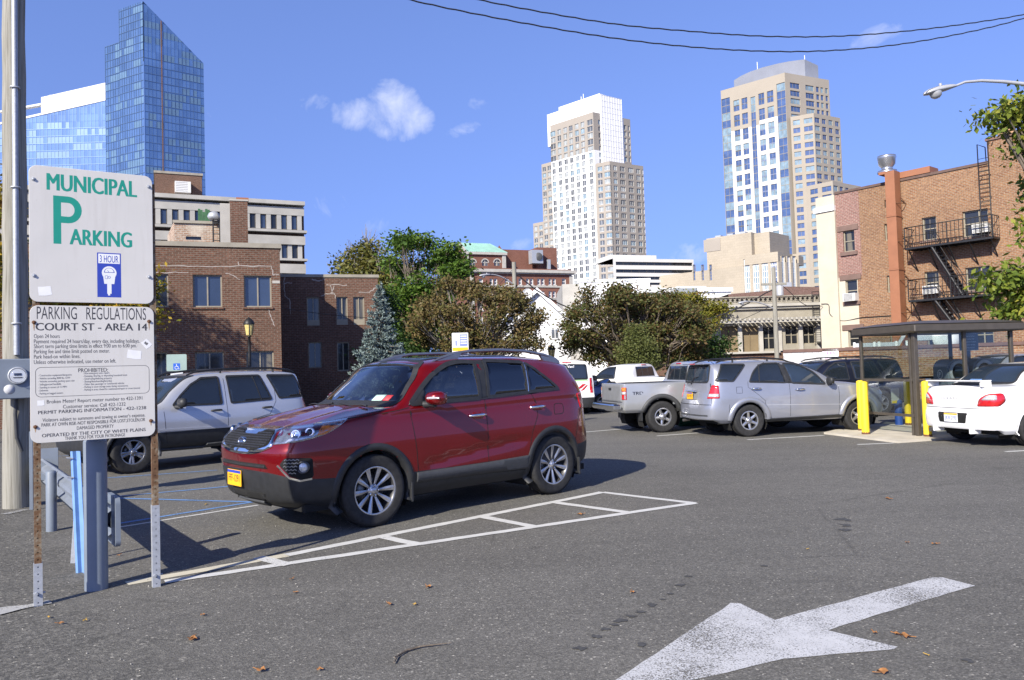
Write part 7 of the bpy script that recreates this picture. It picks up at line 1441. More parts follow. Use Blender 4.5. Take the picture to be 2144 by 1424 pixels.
for u in (fh_.px(*Z1(1222, 450))[0], fh_.px(*Z1(2046, 450))[0]): mb = MB(); fh_.box(mb, u - .5, u + .5, -.2, .1, 0, fh_.px(*Z1(1222, 412))[1]); mb.build("quoin_strip", K['limestone'], ht)
mb = MB(); fh_.quad(mb, 0, fh_.L, HH, HH); mb = MB(); mb.quad(fh_.P(0, .3, HH + .1), fh_.P(fh_.L, .3, HH + .1), fh_.P(fh_.L, 20, HH + .1), fh_.P(0, 20, HH + .1)); mb.build("roof", K['roofdark'], ht)
for i, o in enumerate(ops): 
 w_ = fh_.window(ht, o, .3, K['winframe_w'], K['pane_grey'], 1, 2, .22)
 m2 = MB(); fh_.box(m2, o[0] - .2, o[1] + .2, -.15, .2, o[2] - .3, o[2] - .02); m2.build("sill", K['limestone'], w_)
fq = Fac(fh_.P(0, 2, 0).to_2d() + fh_.P0, fh_.P(fh_.L, 2, 0).to_2d() + fh_.P0, fh_.P0); pa, ze = fq.px(*Z1(1165, 232)); pb, _ = fq.px(*Z1(1498, 236)); zR = fq.px(*Z1(1300, 165), 4)[1]; zb = zp - .6; sh = 8.5
mb = MB(); ars = []
for cx in (1230, 1332, 1432): u, z = fq.px(*Z1(cx, 318)); r_ = fq.px(*Z1(cx + 25, 318))[0] - u; ars.append((u - r_, u + r_, fq.px(*Z1(cx, 344))[1], z + r_))
fq.wall(mb, pa, pb, zb, ze, ars, .3); mb.add([fq.P(pa, sh, zb), fq.P(pa, 0, zb), fq.P(pa, 0, ze), fq.P(pa, sh / 2, zR), fq.P(pa, sh, ze)], [(0, 1, 2, 3, 4)]); mb.add([fq.P(pb, 0, zb), fq.P(pb, sh, zb), fq.P(pb, sh, ze), fq.P(pb, sh / 2, zR), fq.P(pb, 0, ze)], [(0, 1, 2, 3, 4)]); mb.build("pavilion_wall", K['brick_h'], ht)
for o in ars:
 k = 12; cx, r_ = (o[0] + o[1]) / 2, (o[1] - o[0]) / 2; zc = o[3] - r_; mb = MB(); fq.quad(mb, o[0], o[1], o[2], o[3], .28); w_ = mb.build("window", K['pane_grey'], ht, uv=False)
 mb = MB()
 for i in range(k): 
  a, b = math.pi * i / k, math.pi * (i + 1) / k; P4 = lambda t, rr, d: fq.P(cx + rr * math.cos(t), d, zc + rr * math.sin(t)); mb.quad(P4(a, r_, -.12), P4(a, r_ * 1.35, -.12), P4(b, r_ * 1.35, -.12), P4(b, r_, -.12))
  ca, cb = fq.P(o[1] if a < math.pi / 2 else o[0], -.11, zc + r_), None
  mb.add([P4(a, r_, -.06), P4(b, r_, -.06), fq.P(cx + r_ * math.cos(b), -.06, zc + r_), fq.P(cx + r_ * math.cos(a), -.06, zc + r_)], [(0, 1, 2, 3)], 1)
 fq.box(mb, cx - .1, cx + .1, .1, .27, o[2], o[3]); fq.box(mb, o[0], o[1], .1, .26, zc - .1, zc + .1); mb.build("arch_trim", [K['limestone'], K['brick_h']], w_)
for u in (pa + .4, pb - .4): mb = MB(); fq.box(mb, u - .5, u + .5, -.3, .1, zb, ze); mb.build("pilaster", K['limestone'], ht)
mb = MB(); fq.box(mb, pa - .4, pb + .4, -.6, .3, ze - .5, ze + .15); fq.box(mb, pa - .5, pa + .05, .3, sh + .4, ze - .5, ze + .15); mb.build("cornice", K['limestone'], ht)
mb = MB(); e = .6; k = (zR - ze) / (sh / 2); mb.quad(fq.P(pa + .3, -e, ze + .16), fq.P(pb + e, -e, ze + .16), fq.P(pb - 2.5, sh / 2, zR + .3), fq.P(pa + .3, sh / 2, zR + .3)); mb.quad(fq.P(pb + e, sh + e, ze + .16), fq.P(pa + .3, sh + e, ze + .16), fq.P(pa + .3, sh / 2, zR + .3), fq.P(pb - 2.5, sh / 2, zR + .3)); mb.add([fq.P(pb + e, -e, ze + .16), fq.P(pb + e, sh + e, ze + .16), fq.P(pb - 2.5, sh / 2, zR + .3)], [(0, 1, 2)])
for i in range(14): u = lerp(pa + .6, pb - 2.8, i / 13); mb.quad(fq.P(u, -e, ze + .24), fq.P(u + .12, -e, ze + .24), fq.P(u + .12, sh / 2, zR + .38), fq.P(u, sh / 2, zR + .38))
mb.build("copper_roof", K['copper'], ht)
mb = MB(); 
for s0, s1 in (((-e, ze), (sh / 2, zR)), ((sh + e, ze), (sh / 2, zR))): v = [fq.P(pa - q, a, z + o_) for q in (.5, -.3) for (a, z), o_ in ((s0, -.35), (s1, -.2), (s1, .45), (s0, .3))]; mb.add(v, [(0, 1, 2, 3), (4, 7, 6, 5), (3, 2, 6, 7), (0, 4, 5, 1)])
mb.build("pediment_rake", K['limestone'], ht)
a0, zt = fq.px(*Z1(1500, 208), 4); a1, _ = fq.px(*Z1(1750, 212), 4); a2, zt2 = fq.px(*Z1(1915, 200), 4); mb = MB(); fq.box(mb, pb + .01, a1, 4, 16, zb, zt); fq.box(mb, a1 + .01, a2, 3, 16, zb, zt2); mb.build("rooftop_block", K['brick_h'], ht)
u, z = fq.px(*Z1(1775, 265)); mb = MB(); fq.box(mb, u - 1.6, u + 1.6, .5, 2.9, z - 1.8, z + 1.8, 0); mb.lathe([(1.1, 0), (.9, .1), (.3, .1), (.001, .2)], 14, 1, Matrix.Translation(fq.P(u + .2, .4, z)) @ Matrix.Rotation(math.pi / 2, 4, 'X')); fq.box(mb, u + 3.2, u + 4, 1, 2, zb + .5, z - .6, 0); mb.build("roof_fan", [K['galv'], K['greyplastic']], ht)
# ---- white tower in the middle
Yt = 340.0; cT = on_y(*Z2(500, 168), Yt); HT1 = cT.z; lT = on_z(*Z2(222, 258), HT1); rT = on_z(*Z2(741, 218), HT1); wtw = bld("residential_tower", "tall white and tan apartment tower with a plain white stepped crown", "tower", (cT.x, cT.y)); base = (cT.x, cT.y)
fa = Fac(lT, cT, base); fb = Fac(cT, rT, base); zsplit = fa.px(*Z2(500, 418))[1]; fhT = (fa.px(*Z2(380, 258))[1] - fa.px(*Z2(380, 680))[1]) / 10.0
rows = []; z = HT1 - 3.0
while z > 4: rows.append(z); z -= fhT
cols = [fa.px(*Z2(x, 330))[0] for x in (240, 281, 320, 357, 396, 434, 482)]; ops = []; W = 1.9; items = []
for r_i, z in enumerate(rows):
 for ci, u in enumerate(cols):
  ww = 3.1 if ci in (0, 6) and z > zsplit else 2.2; o = (u - ww / 2, u + ww / 2, z - 2.3, z); ops.append(o); items.append((fa, o, .3, 2))
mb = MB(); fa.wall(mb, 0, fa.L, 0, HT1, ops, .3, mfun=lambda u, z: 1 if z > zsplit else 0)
us0 = fb.px(*Z2(553, 300))[0]; us1 = fb.px(*Z2(690, 300))[0]; ops = []
for z in rows:
 for u, ww in ((us0 * .8, 1.2), (lerp(us0, us1, .3), 1.5), (lerp(us0, us1, .7), 1.5), (lerp(us1, fb.L, .35), 1.5), (fb.L - .9, 1.0)):
  o = (u - ww / 2, u + ww / 2, z - (2.1 if not us0 < u < us1 else 2.7), z); ops.append(o); items.append((fb, o, .3, 1))
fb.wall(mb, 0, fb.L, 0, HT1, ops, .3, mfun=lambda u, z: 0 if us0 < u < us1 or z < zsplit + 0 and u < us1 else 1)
mb.quad(fa.P(0, 0, HT1), fa.P(fa.L, 0, HT1), fb.P(fb.L, 0, HT1), fa.P(0, 20, HT1), 1); mb.quad(fb.P(fb.L, 0, 0), fb.P(fb.L, 18, 0), fb.P(fb.L, 18, HT1), fb.P(fb.L, 0, HT1), 1); mb.quad(fa.P(0, 18, 0), fa.P(0, 0, 0), fa.P(0, 0, HT1), fa.P(0, 18, HT1), 1)
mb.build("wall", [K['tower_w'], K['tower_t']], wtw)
u0 = fb.px(*Z2(553, 200))[0]; u1 = fb.px(*Z2(684, 200))[0]; zc = fb.px(*Z2(552, 60))[1]; mb = MB(); fb.box(mb, u0, u1, -.4, 16, HT1 - 26, zc)
for q in np.linspace(u0, u1, 9): fb.box(mb, q - .06, q + .06, -.5, -.4, HT1 - 26, zc)
for q in np.linspace(HT1 - 24, zc, 14): fb.box(mb, u0, u1, -.48, -.41, q - .05, q + .05)
mb.build("crown_front", K['tower_w'], wtw); ca = MB(); zl = fa.px(*Z2(204, 192))[1]
d_ = 4.0; a0 = fa.px(*Z2(204, 230), d_)[0]; a1 = fa.px(*Z2(278, 140), d_)[0]; a2 = fa.px(*Z2(545, 100), d_)[0]; fa.box(ca, a0, a1, d_, 14, HT1 - 8, fa.px(*Z2(240, 175), d_)[1]); fa.box(ca, a1 + .01, a2, d_, 15, HT1 - 2, fa.px(*Z2(400, 97), d_)[1]); ca.build("crown_block", K['tower_w'], wtw)
for x, y in ((404, 62), (418, 45)): u, z = fa.px(*Z2(x, y), d_); m2 = MB(); fa.box(m2, u - .12, u + .12, d_ + 2, d_ + 2.24, z - 8, z); m2.build("mast", K['tower_w'], wtw)
c2 = on_y(*Z2(608, 487), Yt * .965); H2 = c2.z; l2 = on_z(*Z2(516, 505), H2); r2 = on_z(*Z2(826, 520), H2); f2 = Fac(l2, c2, base); f3 = Fac(c2, r2, base); mb = MB(); o2 = []; z = H2 - 1.6; rw2 = []
while z > 4: rw2.append(z); z -= fhT * .985
for z in rw2:
 for q, ww in ((.3, 2.2), (.82, 2.9)): u = f2.L * q; o = (u - ww / 2, u + ww / 2, z - 2.0, z); o2.append(o); items.append((f2, o, .25, 2))
f2.wall(mb, 0, f2.L, 0, H2, o2, .25); o2 = []
for z in rw2:
 for x, ww in ((645, 2.0), (692, 2.8), (746, 2.8), (794, 2.2), (822, 1.0)): u = f3.px(*Z2(x, 560))[0]; o = (u - ww / 2, min(f3.L - .05, u + ww / 2), z - 2.0, z); o2.append(o); items.append((f3, o, .25, 3 if ww > 2.5 else 2))
f3.wall(mb, 0, f3.L, 0, H2, o2, .25); mb.quad(f2.P(0, 0, H2), f2.P(f2.L, 0, H2), f3.P(f3.L, 0, H2), f3.P(f3.L, 16, H2)); mb.quad(f2.P(0, 0, H2), f3.P(f3.L, 16, H2), f2.P(0, 14, H2), f2.P(0, 8, H2)); mb.quad(f3.P(f3.L, 0, 0), f3.P(f3.L, 16, 0), f3.P(f3.L, 16, H2), f3.P(f3.L, 0, H2)); mb.build("lower_block_wall", K['tower_t'], wtw)
for (xa, xb, ya, yb, dd, wn_) in ((166, 232, 510, 502, 3, 2), (112, 245, 893, 880, 5, 4)):
 g_ = Fac(fa.P(0, dd, 0).to_2d() + Vector(base), fa.P(fa.L, dd, 0).to_2d() + Vector(base), base); ua, zt = g_.px(*Z2(xa, ya)); ub = g_.px(*Z2(xb, yb))[0]; mb = MB(); o2 = []; z = zt - 1.6
 while z > 4:
  for k in range(wn_): u = lerp(ua, ub, (k + .5) / wn_); o = (u - 1.1, u + 1.1, z - 2, z); o2.append(o); items.append((g_, o, .25, 2))
  z -= fhT
 g_.wall(mb, ua, ub, 0, zt, o2, .25); mb.quad(g_.P(ua, 0, zt), g_.P(ub, 0, zt), g_.P(ub, 12, zt), g_.P(ua, 12, zt)); mb.quad(g_.P(ua, 12, 0), g_.P(ua, 0, 0), g_.P(ua, 0, zt), g_.P(ua, 12, zt)); mb.build("step_block_wall", K['tower_t'], wtw)
tower_windows(wtw, items, K['tower_w'], [K['pane_grey'], K['pane_grey'], K['pane_sky2'], K['pane_pale'], K['pane_pale']])
# ---- buff tower on the right
Yr = 300.0; cR = on_y(*Z3(640, 137), Yr); HR = cR.z; lR = on_z(*Z3(287, 238), HR); rR = on_z(*Z3(884, 178), HR); bt = bld("residential_tower", "tall buff and white tower with blue glass bays and a curved metal crown", "tower", (cR.x, cR.y)); base = (cR.x, cR.y); fa = Fac(lR, cR, base); fb = Fac(cR, rR, base); items = []
zs1 = fa.px(*Z3(420, 440))[1]; zs2 = fa.px(*Z3(550, 392))[1]; fhR = (fa.px(*Z3(520, 420))[1] - fa.px(*Z3(545, 1000))[1]) / 13.6
uc = lambda x: fa.px(*Z3(x, 300))[0]; ops = []; bays = [(290, 338), (598, 652)]; mids = [(452, 478)]; pairs = [(357, 389), (402, 434), (496, 528), (544, 579)]
zt = HR - 3.2
for a, b in bays + mids: ops.append((max(.1, uc(a)), min(fa.L - .1, uc(b)), 3, HR - 3.6 if (a, b) in bays else HR - 6))
k = 0; z = HR - 5.5
while z > 8:
 for a, b in pairs: ops.append((uc(a), uc(b), z - 2 * fhR + 1.6, z))
 z -= 2 * fhR; k += 1
mb = MB(); fa.wall(mb, 0, fa.L, 0, HR, ops, .35, mfun=lambda u, z: 1 if z < (zs2 if u > uc(488) else zs1) and uc(345) < u < uc(592) else 0)
for o in ops:
 if o[3] - o[2] > 15:
  z = o[3]
  while z > o[2] + 1: items.append((fa, (o[0], o[1], max(o[2], z - fhR), z), .3, 3 if o[1] - o[0] > 6 else 2)); z -= fhR
 else: m_ = (o[2] + o[3]) / 2; items.append((fa, (o[0], o[1], m_ + .1, o[3]), .3, 2)); items.append((fa, (o[0], o[1], o[2], m_ - .1), .3, 2))
ub = lambda x: fb.px(*Z3(x, 260))[0]; o2 = []
z = HR - 3.5
while z > 5:
 for a, b in ((672, 725), (757, 803), (815, 832), (840, 855), (866, 880)): o2.append((ub(a), min(fb.L - .1, ub(b)), z - fhR + .9, z))
 z -= fhR
fb.wall(mb, 0, fb.L, 0, HR, o2, .35)
for o in o2: items.append((fb, o, .3, 3 if o[1] - o[0] > 4 else 1))
mb.quad(fb.P(fb.L, 0, 0), fb.P(fb.L, 20, 0), fb.P(fb.L, 20, HR), fb.P(fb.L, 0, HR)); mb.quad(fa.P(0, 0, HR), fa.P(fa.L, 0, HR), fb.P(fb.L, 0, HR), fa.P(0, 25, HR)); mb.quad(fa.P(0, 20, 0), fa.P(0, 0, 0), fa.P(0, 0, HR), fa.P(0, 20, HR)); mb.build("wall", [K['tower_b'], K['tower_p']], bt)
for (xc, yc, xl, xr, yy, dep, side) in ((800, 360, 672, 946, 392, 7, 0), (905, 735, 700, 1060, 770, 12, 0)):
 c_ = on_y(*Z3(xc, yc), Yr * (.985 if xc == 800 else .965)); Hc = c_.z; l_ = on_z(*Z3(xl, yc + (22 if xc == 800 else 42)), Hc); r_ = on_z(*Z3(xr, yc + (28 if xc == 800 else 30)), Hc); g0, g1 = Fac(l_, c_, base), Fac(c_, r_, base); mb = MB()
 for g_, n_ in ((g0, 2 if xc == 800 else 3), (g1, 4 if xc == 800 else 5)):
  o2 = []; z = Hc - 1.6
  while z > 5:
   for k in range(n_):
    wd = g_.L / n_ * (.74 if (g_ is g0 and k == n_ - 1) or (g_ is g1 and k == 0) else .6); u = g_.L * (k + .5) / n_; o2.append((u - wd / 2, u + wd / 2, z - fhR + 1.1, z))
   z -= fhR
  g_.wall(mb, 0, g_.L, 0, Hc, o2, .3)
  for o in o2: items.append((g_, o, .26, 3 if o[1] - o[0] > 4 else 2))
 mb.add([g0.P(0, 0, Hc), g0.P(g0.L, 0, Hc), g1.P(g1.L, 0, Hc), g1.P(g1.L, 14, Hc), g0.P(0, 14, Hc)], [(0, 1, 2, 3, 4)]); mb.quad(g1.P(g1.L, 0, 0), g1.P(g1.L, 14, 0), g1.P(g1.L, 14, Hc), g1.P(g1.L, 0, Hc)); mb.build("step_block_wall", K['tower_b'], bt)
tower_windows(bt, items, K['tower_b'] if 0 else K['winframe'], [K['pane_sky'], K['pane_sky'], K['pane_sky'], K['pane_sky2'], K['pane_sky2']])
dq = 15.0; mb = MB(); prof_ = [(fa.px(*Z3(x, y), dq)) for x, y in ((360, 180), (400, 155), (450, 132), (520, 108), (600, 88), (660, 76), (750, 64))]; a0 = prof_[0][0]; a1 = prof_[-1][0]; n = len(prof_)
v = [fa.P(u, dq, z) for u, z in prof_] + [fa.P(u, dq, HR - 2) for u, z in prof_]; mb.add(v, [(i, i + 1, n + i + 1, n + i) for i in range(n - 1)]); v2 = [fa.P(u, dq, z) for u, z in prof_] + [fa.P(u, dq + 14, z) for u, z in prof_]; mb.add(v2, [(i, n + i, n + i + 1, i + 1) for i in range(n - 1)])
ue, zE = fb.px(*Z3(824, 98), 2); mb.quad(fa.P(a1, dq, HR - 2), fb.P(ue, 2, HR - 2), fb.P(ue, 2, zE), fa.P(a1, dq, prof_[-1][1])); mb.build("metal_crown", K['crown_metal'], bt)
for x, y in ((482, 75), (744, 38)): u, z = fa.px(*Z3(x, y), dq); m2 = MB(); fa.box(m2, u - .1, u + .1, dq + 1, dq + 1.2, HR, z); m2.build("mast", K['tower_w'], bt)
# ---- pale tan stone block before the buff tower
Ys = 235.0; c_ = on_y(*Z3(602, 1125), Ys); Hs = c_.z; l_ = on_z(*Z3(410, 1150), Hs); r_ = on_z(*Z3(716, 1135), Hs); sb = bld("stone_building", "pale tan stone block with tall blue windows below the buff tower", "building", (c_.x, c_.y)); base = (c_.x, c_.y); g0, g1 = Fac(l_, c_, base, 42), Fac(c_, r_, base); mb = MB(); ops = []
for a, b in ((416, 449), (464, 500), (514, 550), (563, 600)): ops.append(g0.rect(*Z3(a, 1165), *Z3(b, 1370)))
for x in (140, 187, 231): ops.append(g0.rect(*Z3(x - 6, 1197), *Z3(x + 6, 1285)))
g0.wall(mb, 0, g0.L, 0, Hs - 3.0, ops, .4); ua = g0.px(*Z3(420, 1150))[0]; g0.box(mb, ua, g0.L + .05, -.1, 18, Hs - 2.98, Hs); o1 = [g1.rect(*Z3(a, 1150), *Z3(b, 1330)) for a, b in ((626, 645), (658, 675), (686, 706))]; g1.wall(mb, 0, g1.L, 0, Hs - 2.99, o1, .4); mb.quad(g1.P(g1.L, 0, 0), g1.P(g1.L, 18, 0), g1.P(g1.L, 18, Hs), g1.P(g1.L, 0, Hs))
mb.quad(g0.P(0, 0, Hs - 3), g0.P(g0.L, 0, Hs - 3), g1.P(g1.L, 15, Hs - 3), g0.P(0, 20, Hs - 3)); mb.build("wall", K['tanstone'], sb)
for o in ops[:4] + o1: (g0 if o in ops else g1).window(sb, o, .36, K['winframe_w'], K['pane_sky'] if rnd.random() < .6 else K['pane_sky2'], 3, 6, .25)
for o in ops[4:]: g0.window(sb, o, .36, K['winframe'], K['pane_sky'], 1, 5, .12)
dd = 4; ua, zt = g0.px(*Z3(207, 1050), dd); u1, _ = g0.px(*Z3(455, 1025), dd); ub_, _ = g0.px(*Z3(540, 1040), dd); mb = MB(); zt = g0.px(*Z3(330, 1036), dd)[1]; g0.box(mb, ua, u1, dd, 20, 0, zt, 0); g0.box(mb, u1 + .01, ub_, dd + 2, 20, 0, zt - .3, 0); u9, z9 = g0.px(*Z3(240, 1090), dd); g0.box(mb, u9 - 3, u9 + 3, dd - .15, dd, z9 - 2, z9 + 2, 1); mb.build("upper_block", [K['tanstone'], K['tower_t']], sb)
mb = MB()
for u in np.linspace(ua + 1, u1 - 6, 3): g0.box(mb, u, u + 2, dd + 4, dd + 6, zt, zt + 1.2)
mb.build("roof_plant", K['galv'], sb)
# ---- white banded offices, white low block, brown roof
Yb = 262.0; a_, b_ = on_y(1352, 534, Yb), on_y(1452, 545, Yb * 1.02); g0 = Fac(a_, b_, ext0=12); wb = bld("banded_offices", "white office building with dark horizontal window bands beside the white tower", "building", g0.P0); H_ = g0.px(1420, 543)[1]; bands = [(549.5, 556.5), (565, 572), (579.5, 586), (592, 597)]; ops = [(1, g0.L - .4, g0.px(1410, y1)[1], g0.px(1410, y0)[1]) for y0, y1 in bands]; mb = MB(); g0.wall(mb, 0, g0.L, 0, H_, ops, .5); mb.quad(g0.P(0, 0, H_), g0.P(g0.L, 0, H_), g0.P(g0.L, 15, H_), g0.P(0, 15, H_)); mb.quad(g0.P(g0.L, 0, 0), g0.P(g0.L, 15, 0), g0.P(g0.L, 15, H_), g0.P(g0.L, 0, H_)); ua = g0.px(1380, 535)[0]; g0.box(mb, 0, ua, 2, 14, H_, g0.px(1370, 533)[1]); mb.build("wall", K['tower_p'], wb)
for o in ops: g0.window(wb, o, .45, K['winframe_d'], K['pane_dark'], 10, 1, .12, name="window_band")
Yw = 112.0; a_, b_ = on_y(1198, 590, Yw), on_y(1360, 583, Yw); g0 = Fac(a_, b_); H_ = g0.px(1290, 585)[1]; wl_ = bld("white_building", "long low white building with a plain parapet behind the brown tree", "building", g0.P0); mb = MB(); u1 = g0.px(1213, 585)[0]; g0.box(mb, u1, g0.L, 0, 20, 0, H_); g0.box(mb, u1 - .1, g0.L + .1, -.15, .2, H_ - .3, H_ + .02); 
for q in np.linspace(u1 + 1, g0.L - 1, 8): g0.box(mb, q, q + .06, -.02, 0, 1, H_ - .4)
mb.build("wall", K['tower_w'], wl_); mb = MB(); g0.box(mb, u1 - 2.4, u1 - .01, 1, 16, 0, g0.px(1205, 593)[1]); mb.build("side_wall", K['pale_conc'], wl_)
Yw = 96.0; a_, b_ = on_y(1362, 600, Yw), on_y(1530, 604, Yw * 1.02); g0 = Fac(a_, b_); wl2 = bld("white_annex", "low white flat roofed annex with a glazed lean-to above the brown tree", "building", g0.P0); mb = MB(); g0.box(mb, 0, g0.L, 0, 15, 0, g0.px(1440, 612)[1]); g0.box(mb, -.2, g0.L + .2, -.2, 15, g0.px(1440, 612)[1] + .01, g0.px(1440, 603)[1]); ua, ubx = g0.px(1440, 600)[0], g0.px(1500, 600)[0]; g0.box(mb, ua, ubx, 3, 8, g0.px(1460, 603)[1] + .02, g0.px(1460, 594)[1]); mb.build("wall", K['tower_w'], wl2); mb = MB(); o = g0.rect(1402, 606, 1450, 618); g0.box(mb, o[0], o[1], -1.5, -.22, o[2], o[3]); mb.build("glazed_lean_to", K['pane_pale'], wl2)
Yw = 68.0; a_, b_ = on_y(1525, 617, Yw), on_y(1725, 602, Yw); g0 = Fac(a_, b_); br = bld("brick_building", "brown brick block with a sloping roof edge behind the beige pergola building", "building", g0.P0); mb = MB(); pts = [g0.px(x, y) for x, y in ((1525, 616), (1618, 608), (1640, 600), (1722, 601))]; n = len(pts); v = [g0.P(u, d, z) for d in (0, 10) for u, z in pts] + [g0.P(u, d, 0) for d in (0, 10) for u, z in pts]; mb.add(v, [(i, i + 1, 2 * n + i + 1, 2 * n + i) for i in range(n - 1)] + [(i, n + i, n + i + 1, i + 1) for i in range(n - 1)]); mb.quad(v[n - 1], v[2 * n - 1], v[4 * n - 1], v[3 * n - 1]); mb.build("wall", K['brick_b'], br); mb = MB(); u0, z0 = g0.px(1652, 596); g0.box(mb, u0, u0 + 1.3, 3, 4.5, z0 - .6, z0 + .5); mb.build("roof_box", K['galv'], br)
# ---- beige pergola building
Yp = 51.0; a_ = on_y(1478, 620, Yp); b_ = on_y(1722, 620, Yp); g0 = Fac(a_, b_, ext0=6.5); pb_ = bld("pergola_building", "beige stone building with a balustrade, rafters and brown window boards", "building", g0.P0); zy = lambda y, x=1500: g0.px(*Z5(x, y))[1]; H_ = zy(205); ops = []; kinds = []
for a, b, y0, y1, k in ((1030, 1175, 440, 612, 3), (1222, 1352, 420, 606, 0), (1366, 1500, 418, 600, 0), (1516, 1620, 422, 585, 1), (1683, 1776, 415, 548, 1), (1808, 1898, 415, 545, 2)): ops.append(g0.rect(*Z5(a, y0), *Z5(b, y1))); kinds.append(k)
zled = zy(602, 1400); mb = MB(); g0.wall(mb, 0, g0.L, zled, zy(300), ops, .22); mb.quad(g0.P(g0.L, 0, 0), g0.P(g0.L, 10, 0), g0.P(g0.L, 10, H_), g0.P(g0.L, 0, H_)); g0.box(mb, 0, g0.L, 0, 10, zy(300), zy(268)); mb.build("wall", K['coping'], pb_)
mb = MB(); g0.box(mb, 0, g0.L, -.05, .2, -.05, zled - .1); mb.build("base_wall", K['brick_l'], pb_); mb = MB(); g0.box(mb, 0, g0.px(*Z5(1636, 600))[0], -.3, .22, zled - .12, zled); mb.build("ledge", K['limestone'], pb_)
mb = MB(); g0.box(mb, -.1, g0.L, -.35, .4, zy(282), zy(262)); g0.box(mb, -.1, g0.L, -.2, .4, zy(298), zy(284)); mb.build("cornice", K['limestone'], pb_)
mb = MB(); g0.box(mb, 0, g0.L, -.05, .35, zy(212), H_); g0.box(mb, 0, g0.L, -.05, .35, zy(258), zy(248)); n = 46
for i in range(n): u = lerp(.2, g0.L - .2, i / (n - 1)); g0.box(mb, u - .03, u + .03, .05, .22, zy(248), zy(212))
for i in range(n - 1):
 u = lerp(.2, g0.L - .2, (i + .5) / (n - 1)); zc_ = (zy(248) + zy(212)) / 2
 for a in range(8): t = a * .7854; mb.quad(g0.P(u + .1 * math.cos(t), .05, zc_ + .1 * math.sin(t)), g0.P(u + .1 * math.cos(t + .7854), .05, zc_ + .1 * math.sin(t + .7854)), g0.P(u + .14 * math.cos(t + .7854), .05, zc_ + .14 * math.sin(t + .7854)), g0.P(u + .14 * math.cos(t), .05, zc_ + .14 * math.sin(t)))
mb.build("balustrade", K['coping'], pb_); mb = MB(); g0.box(mb, 0, g0.L, .36, .5, zy(262), H_ - .1); mb.build("parapet_back", K['coping'], pb_)
for i in range(26): 
 u = lerp(g0.px(*Z5(1100, 370))[0], g0.L - .3, i / 25); mb = MB(); g0.box(mb, u - .05, u + .05, -1.0, .05, zy(382), zy(366)); mb.build("rafter", K['limestone'], pb_)
mb = MB(); g0.box(mb, g0.px(*Z5(1060, 370))[0], g0.L, -.85, -.7, zy(398), zy(383)); mb.build("pergola_beam", K['limestone'], pb_)
for x in (1190, 1358, 1506, 1640, 1790, 1918): u = g0.px(*Z5(x, 500))[0]; mb = MB(); hw = .28 if x == 1190 else .13; g0.box(mb, u - hw, u + hw, -.12, .1, zled, zy(398)); g0.box(mb, u - hw - .06, u + hw + .06, -.18, .1, zy(410), zy(398) - .004); mb.build("column", K['limestone'], pb_)
K['board'] = M_plain("brown_window_boards", (.2, .15, .085), .75, 0, .1, 1.5, .1); K['redboard'] = M_plain("red_brown_siding", (.15, .07, .05), .8, 0, .12, 2)
for o, k in zip(ops, kinds): g0.window(pb_, o, .18, K['winframe'] if k else K['board'], (K['board'], K['pane_dark'], K['pane_curtain'], K['redboard'])[k], 2, 1 if k in (0, 3) else 2, .06)
fe = bld("roof_ladder", "thin black iron roof ladder at the corner of the pergola building", "ladder", g0.P0); mb = MB(); x0, x1 = g0.px(*Z5(1864, 300))[0], g0.px(*Z5(1914, 300))[0]
for u in (x0, x1): mb.tube([g0.P(u, -.3, zy(545)), g0.P(u, -.3, zy(188))], .022, 6)
mb.tube([g0.P(x0, -.3, zy(188)), g0.P(x1, -.3, zy(188))], .022, 6)
for i in range(18): z = lerp(zy(540), zy(275), i / 17); mb.tube([g0.P(x0, -.3, z), g0.P(x1, -.3, z)], .014, 5)
mb.build("rails", K['black_metal'], fe); fs_ = bld("iron_balcony", "small black iron landing with curved rail below the cream wall", "balcony", g0.P0); mb = MB(); u0, u1 = g0.px(*Z5(1905, 540))[0], g0.px(*Z5(2015, 540))[0]; g0.box(mb, u0, u1, -1.0, -.05, zy(560), zy(545)); mb.build("landing", K['black_metal'], fs_); mb = MB()
for i in range(8): u = lerp(u0, u1, i / 7); mb.tube([g0.P(u, -1, zy(550)), g0.P(u, -1, zy(lerp(430, 500, max(0, i - 3) / 4)))], .014, 5)
mb.tube([g0.P(lerp(u0, u1, i / 7), -1, zy(lerp(430, 500, max(0, i - 3) / 4))) for i in range(8)], .02, 5); mb.build("rail", K['black_metal'], fs_)
# ---- white gabled house
Yg = 62.0; ap = on_y(1124, 607, Yg); er = on_y(1192, 668, Yg); el = on_y(1050, 676, Yg); g0 = Fac(el, er); hs = bld("white_house", "white sided house with a steep gable between the two brown trees", "house", g0.P0); ua = g0.px(1124, 607)[0]; ze = er.z; zA = ap.z; mb = MB(); ow = g0.rect(1155, 690, 1169, 708); mb.add([g0.P(0, 0, 0), g0.P(g0.L, 0, 0), g0.P(g0.L, 0, ze - .2), g0.P(ua, 0, zA - .2), g0.P(0, 0, ze - .2)], [(0, 1, 2, 3, 4)]); mb.quad(g0.P(g0.L, 0, 0), g0.P(g0.L, 12, 0), g0.P(g0.L, 12, ze - .2), g0.P(g0.L, 0, ze - .2)); 
t_ = NT("white_clapboard"); wv = t_.node("ShaderNodeTexWave", Vector=t_.coord("UV"), Scale=1.2, bands_direction='Y', wave_profile='SAW'); t_.set(Base_Color=t_.ramp(t_.noise(.8, 3), [(.3, (.74, .74, .75)), (.7, (.8, .8, .81))]), Roughness=.6); t_.bump(wv.outputs[1], .5, .02); K['clapboard'] = t_.m; mb.build("wall", K['clapboard'], hs)
mb = MB()
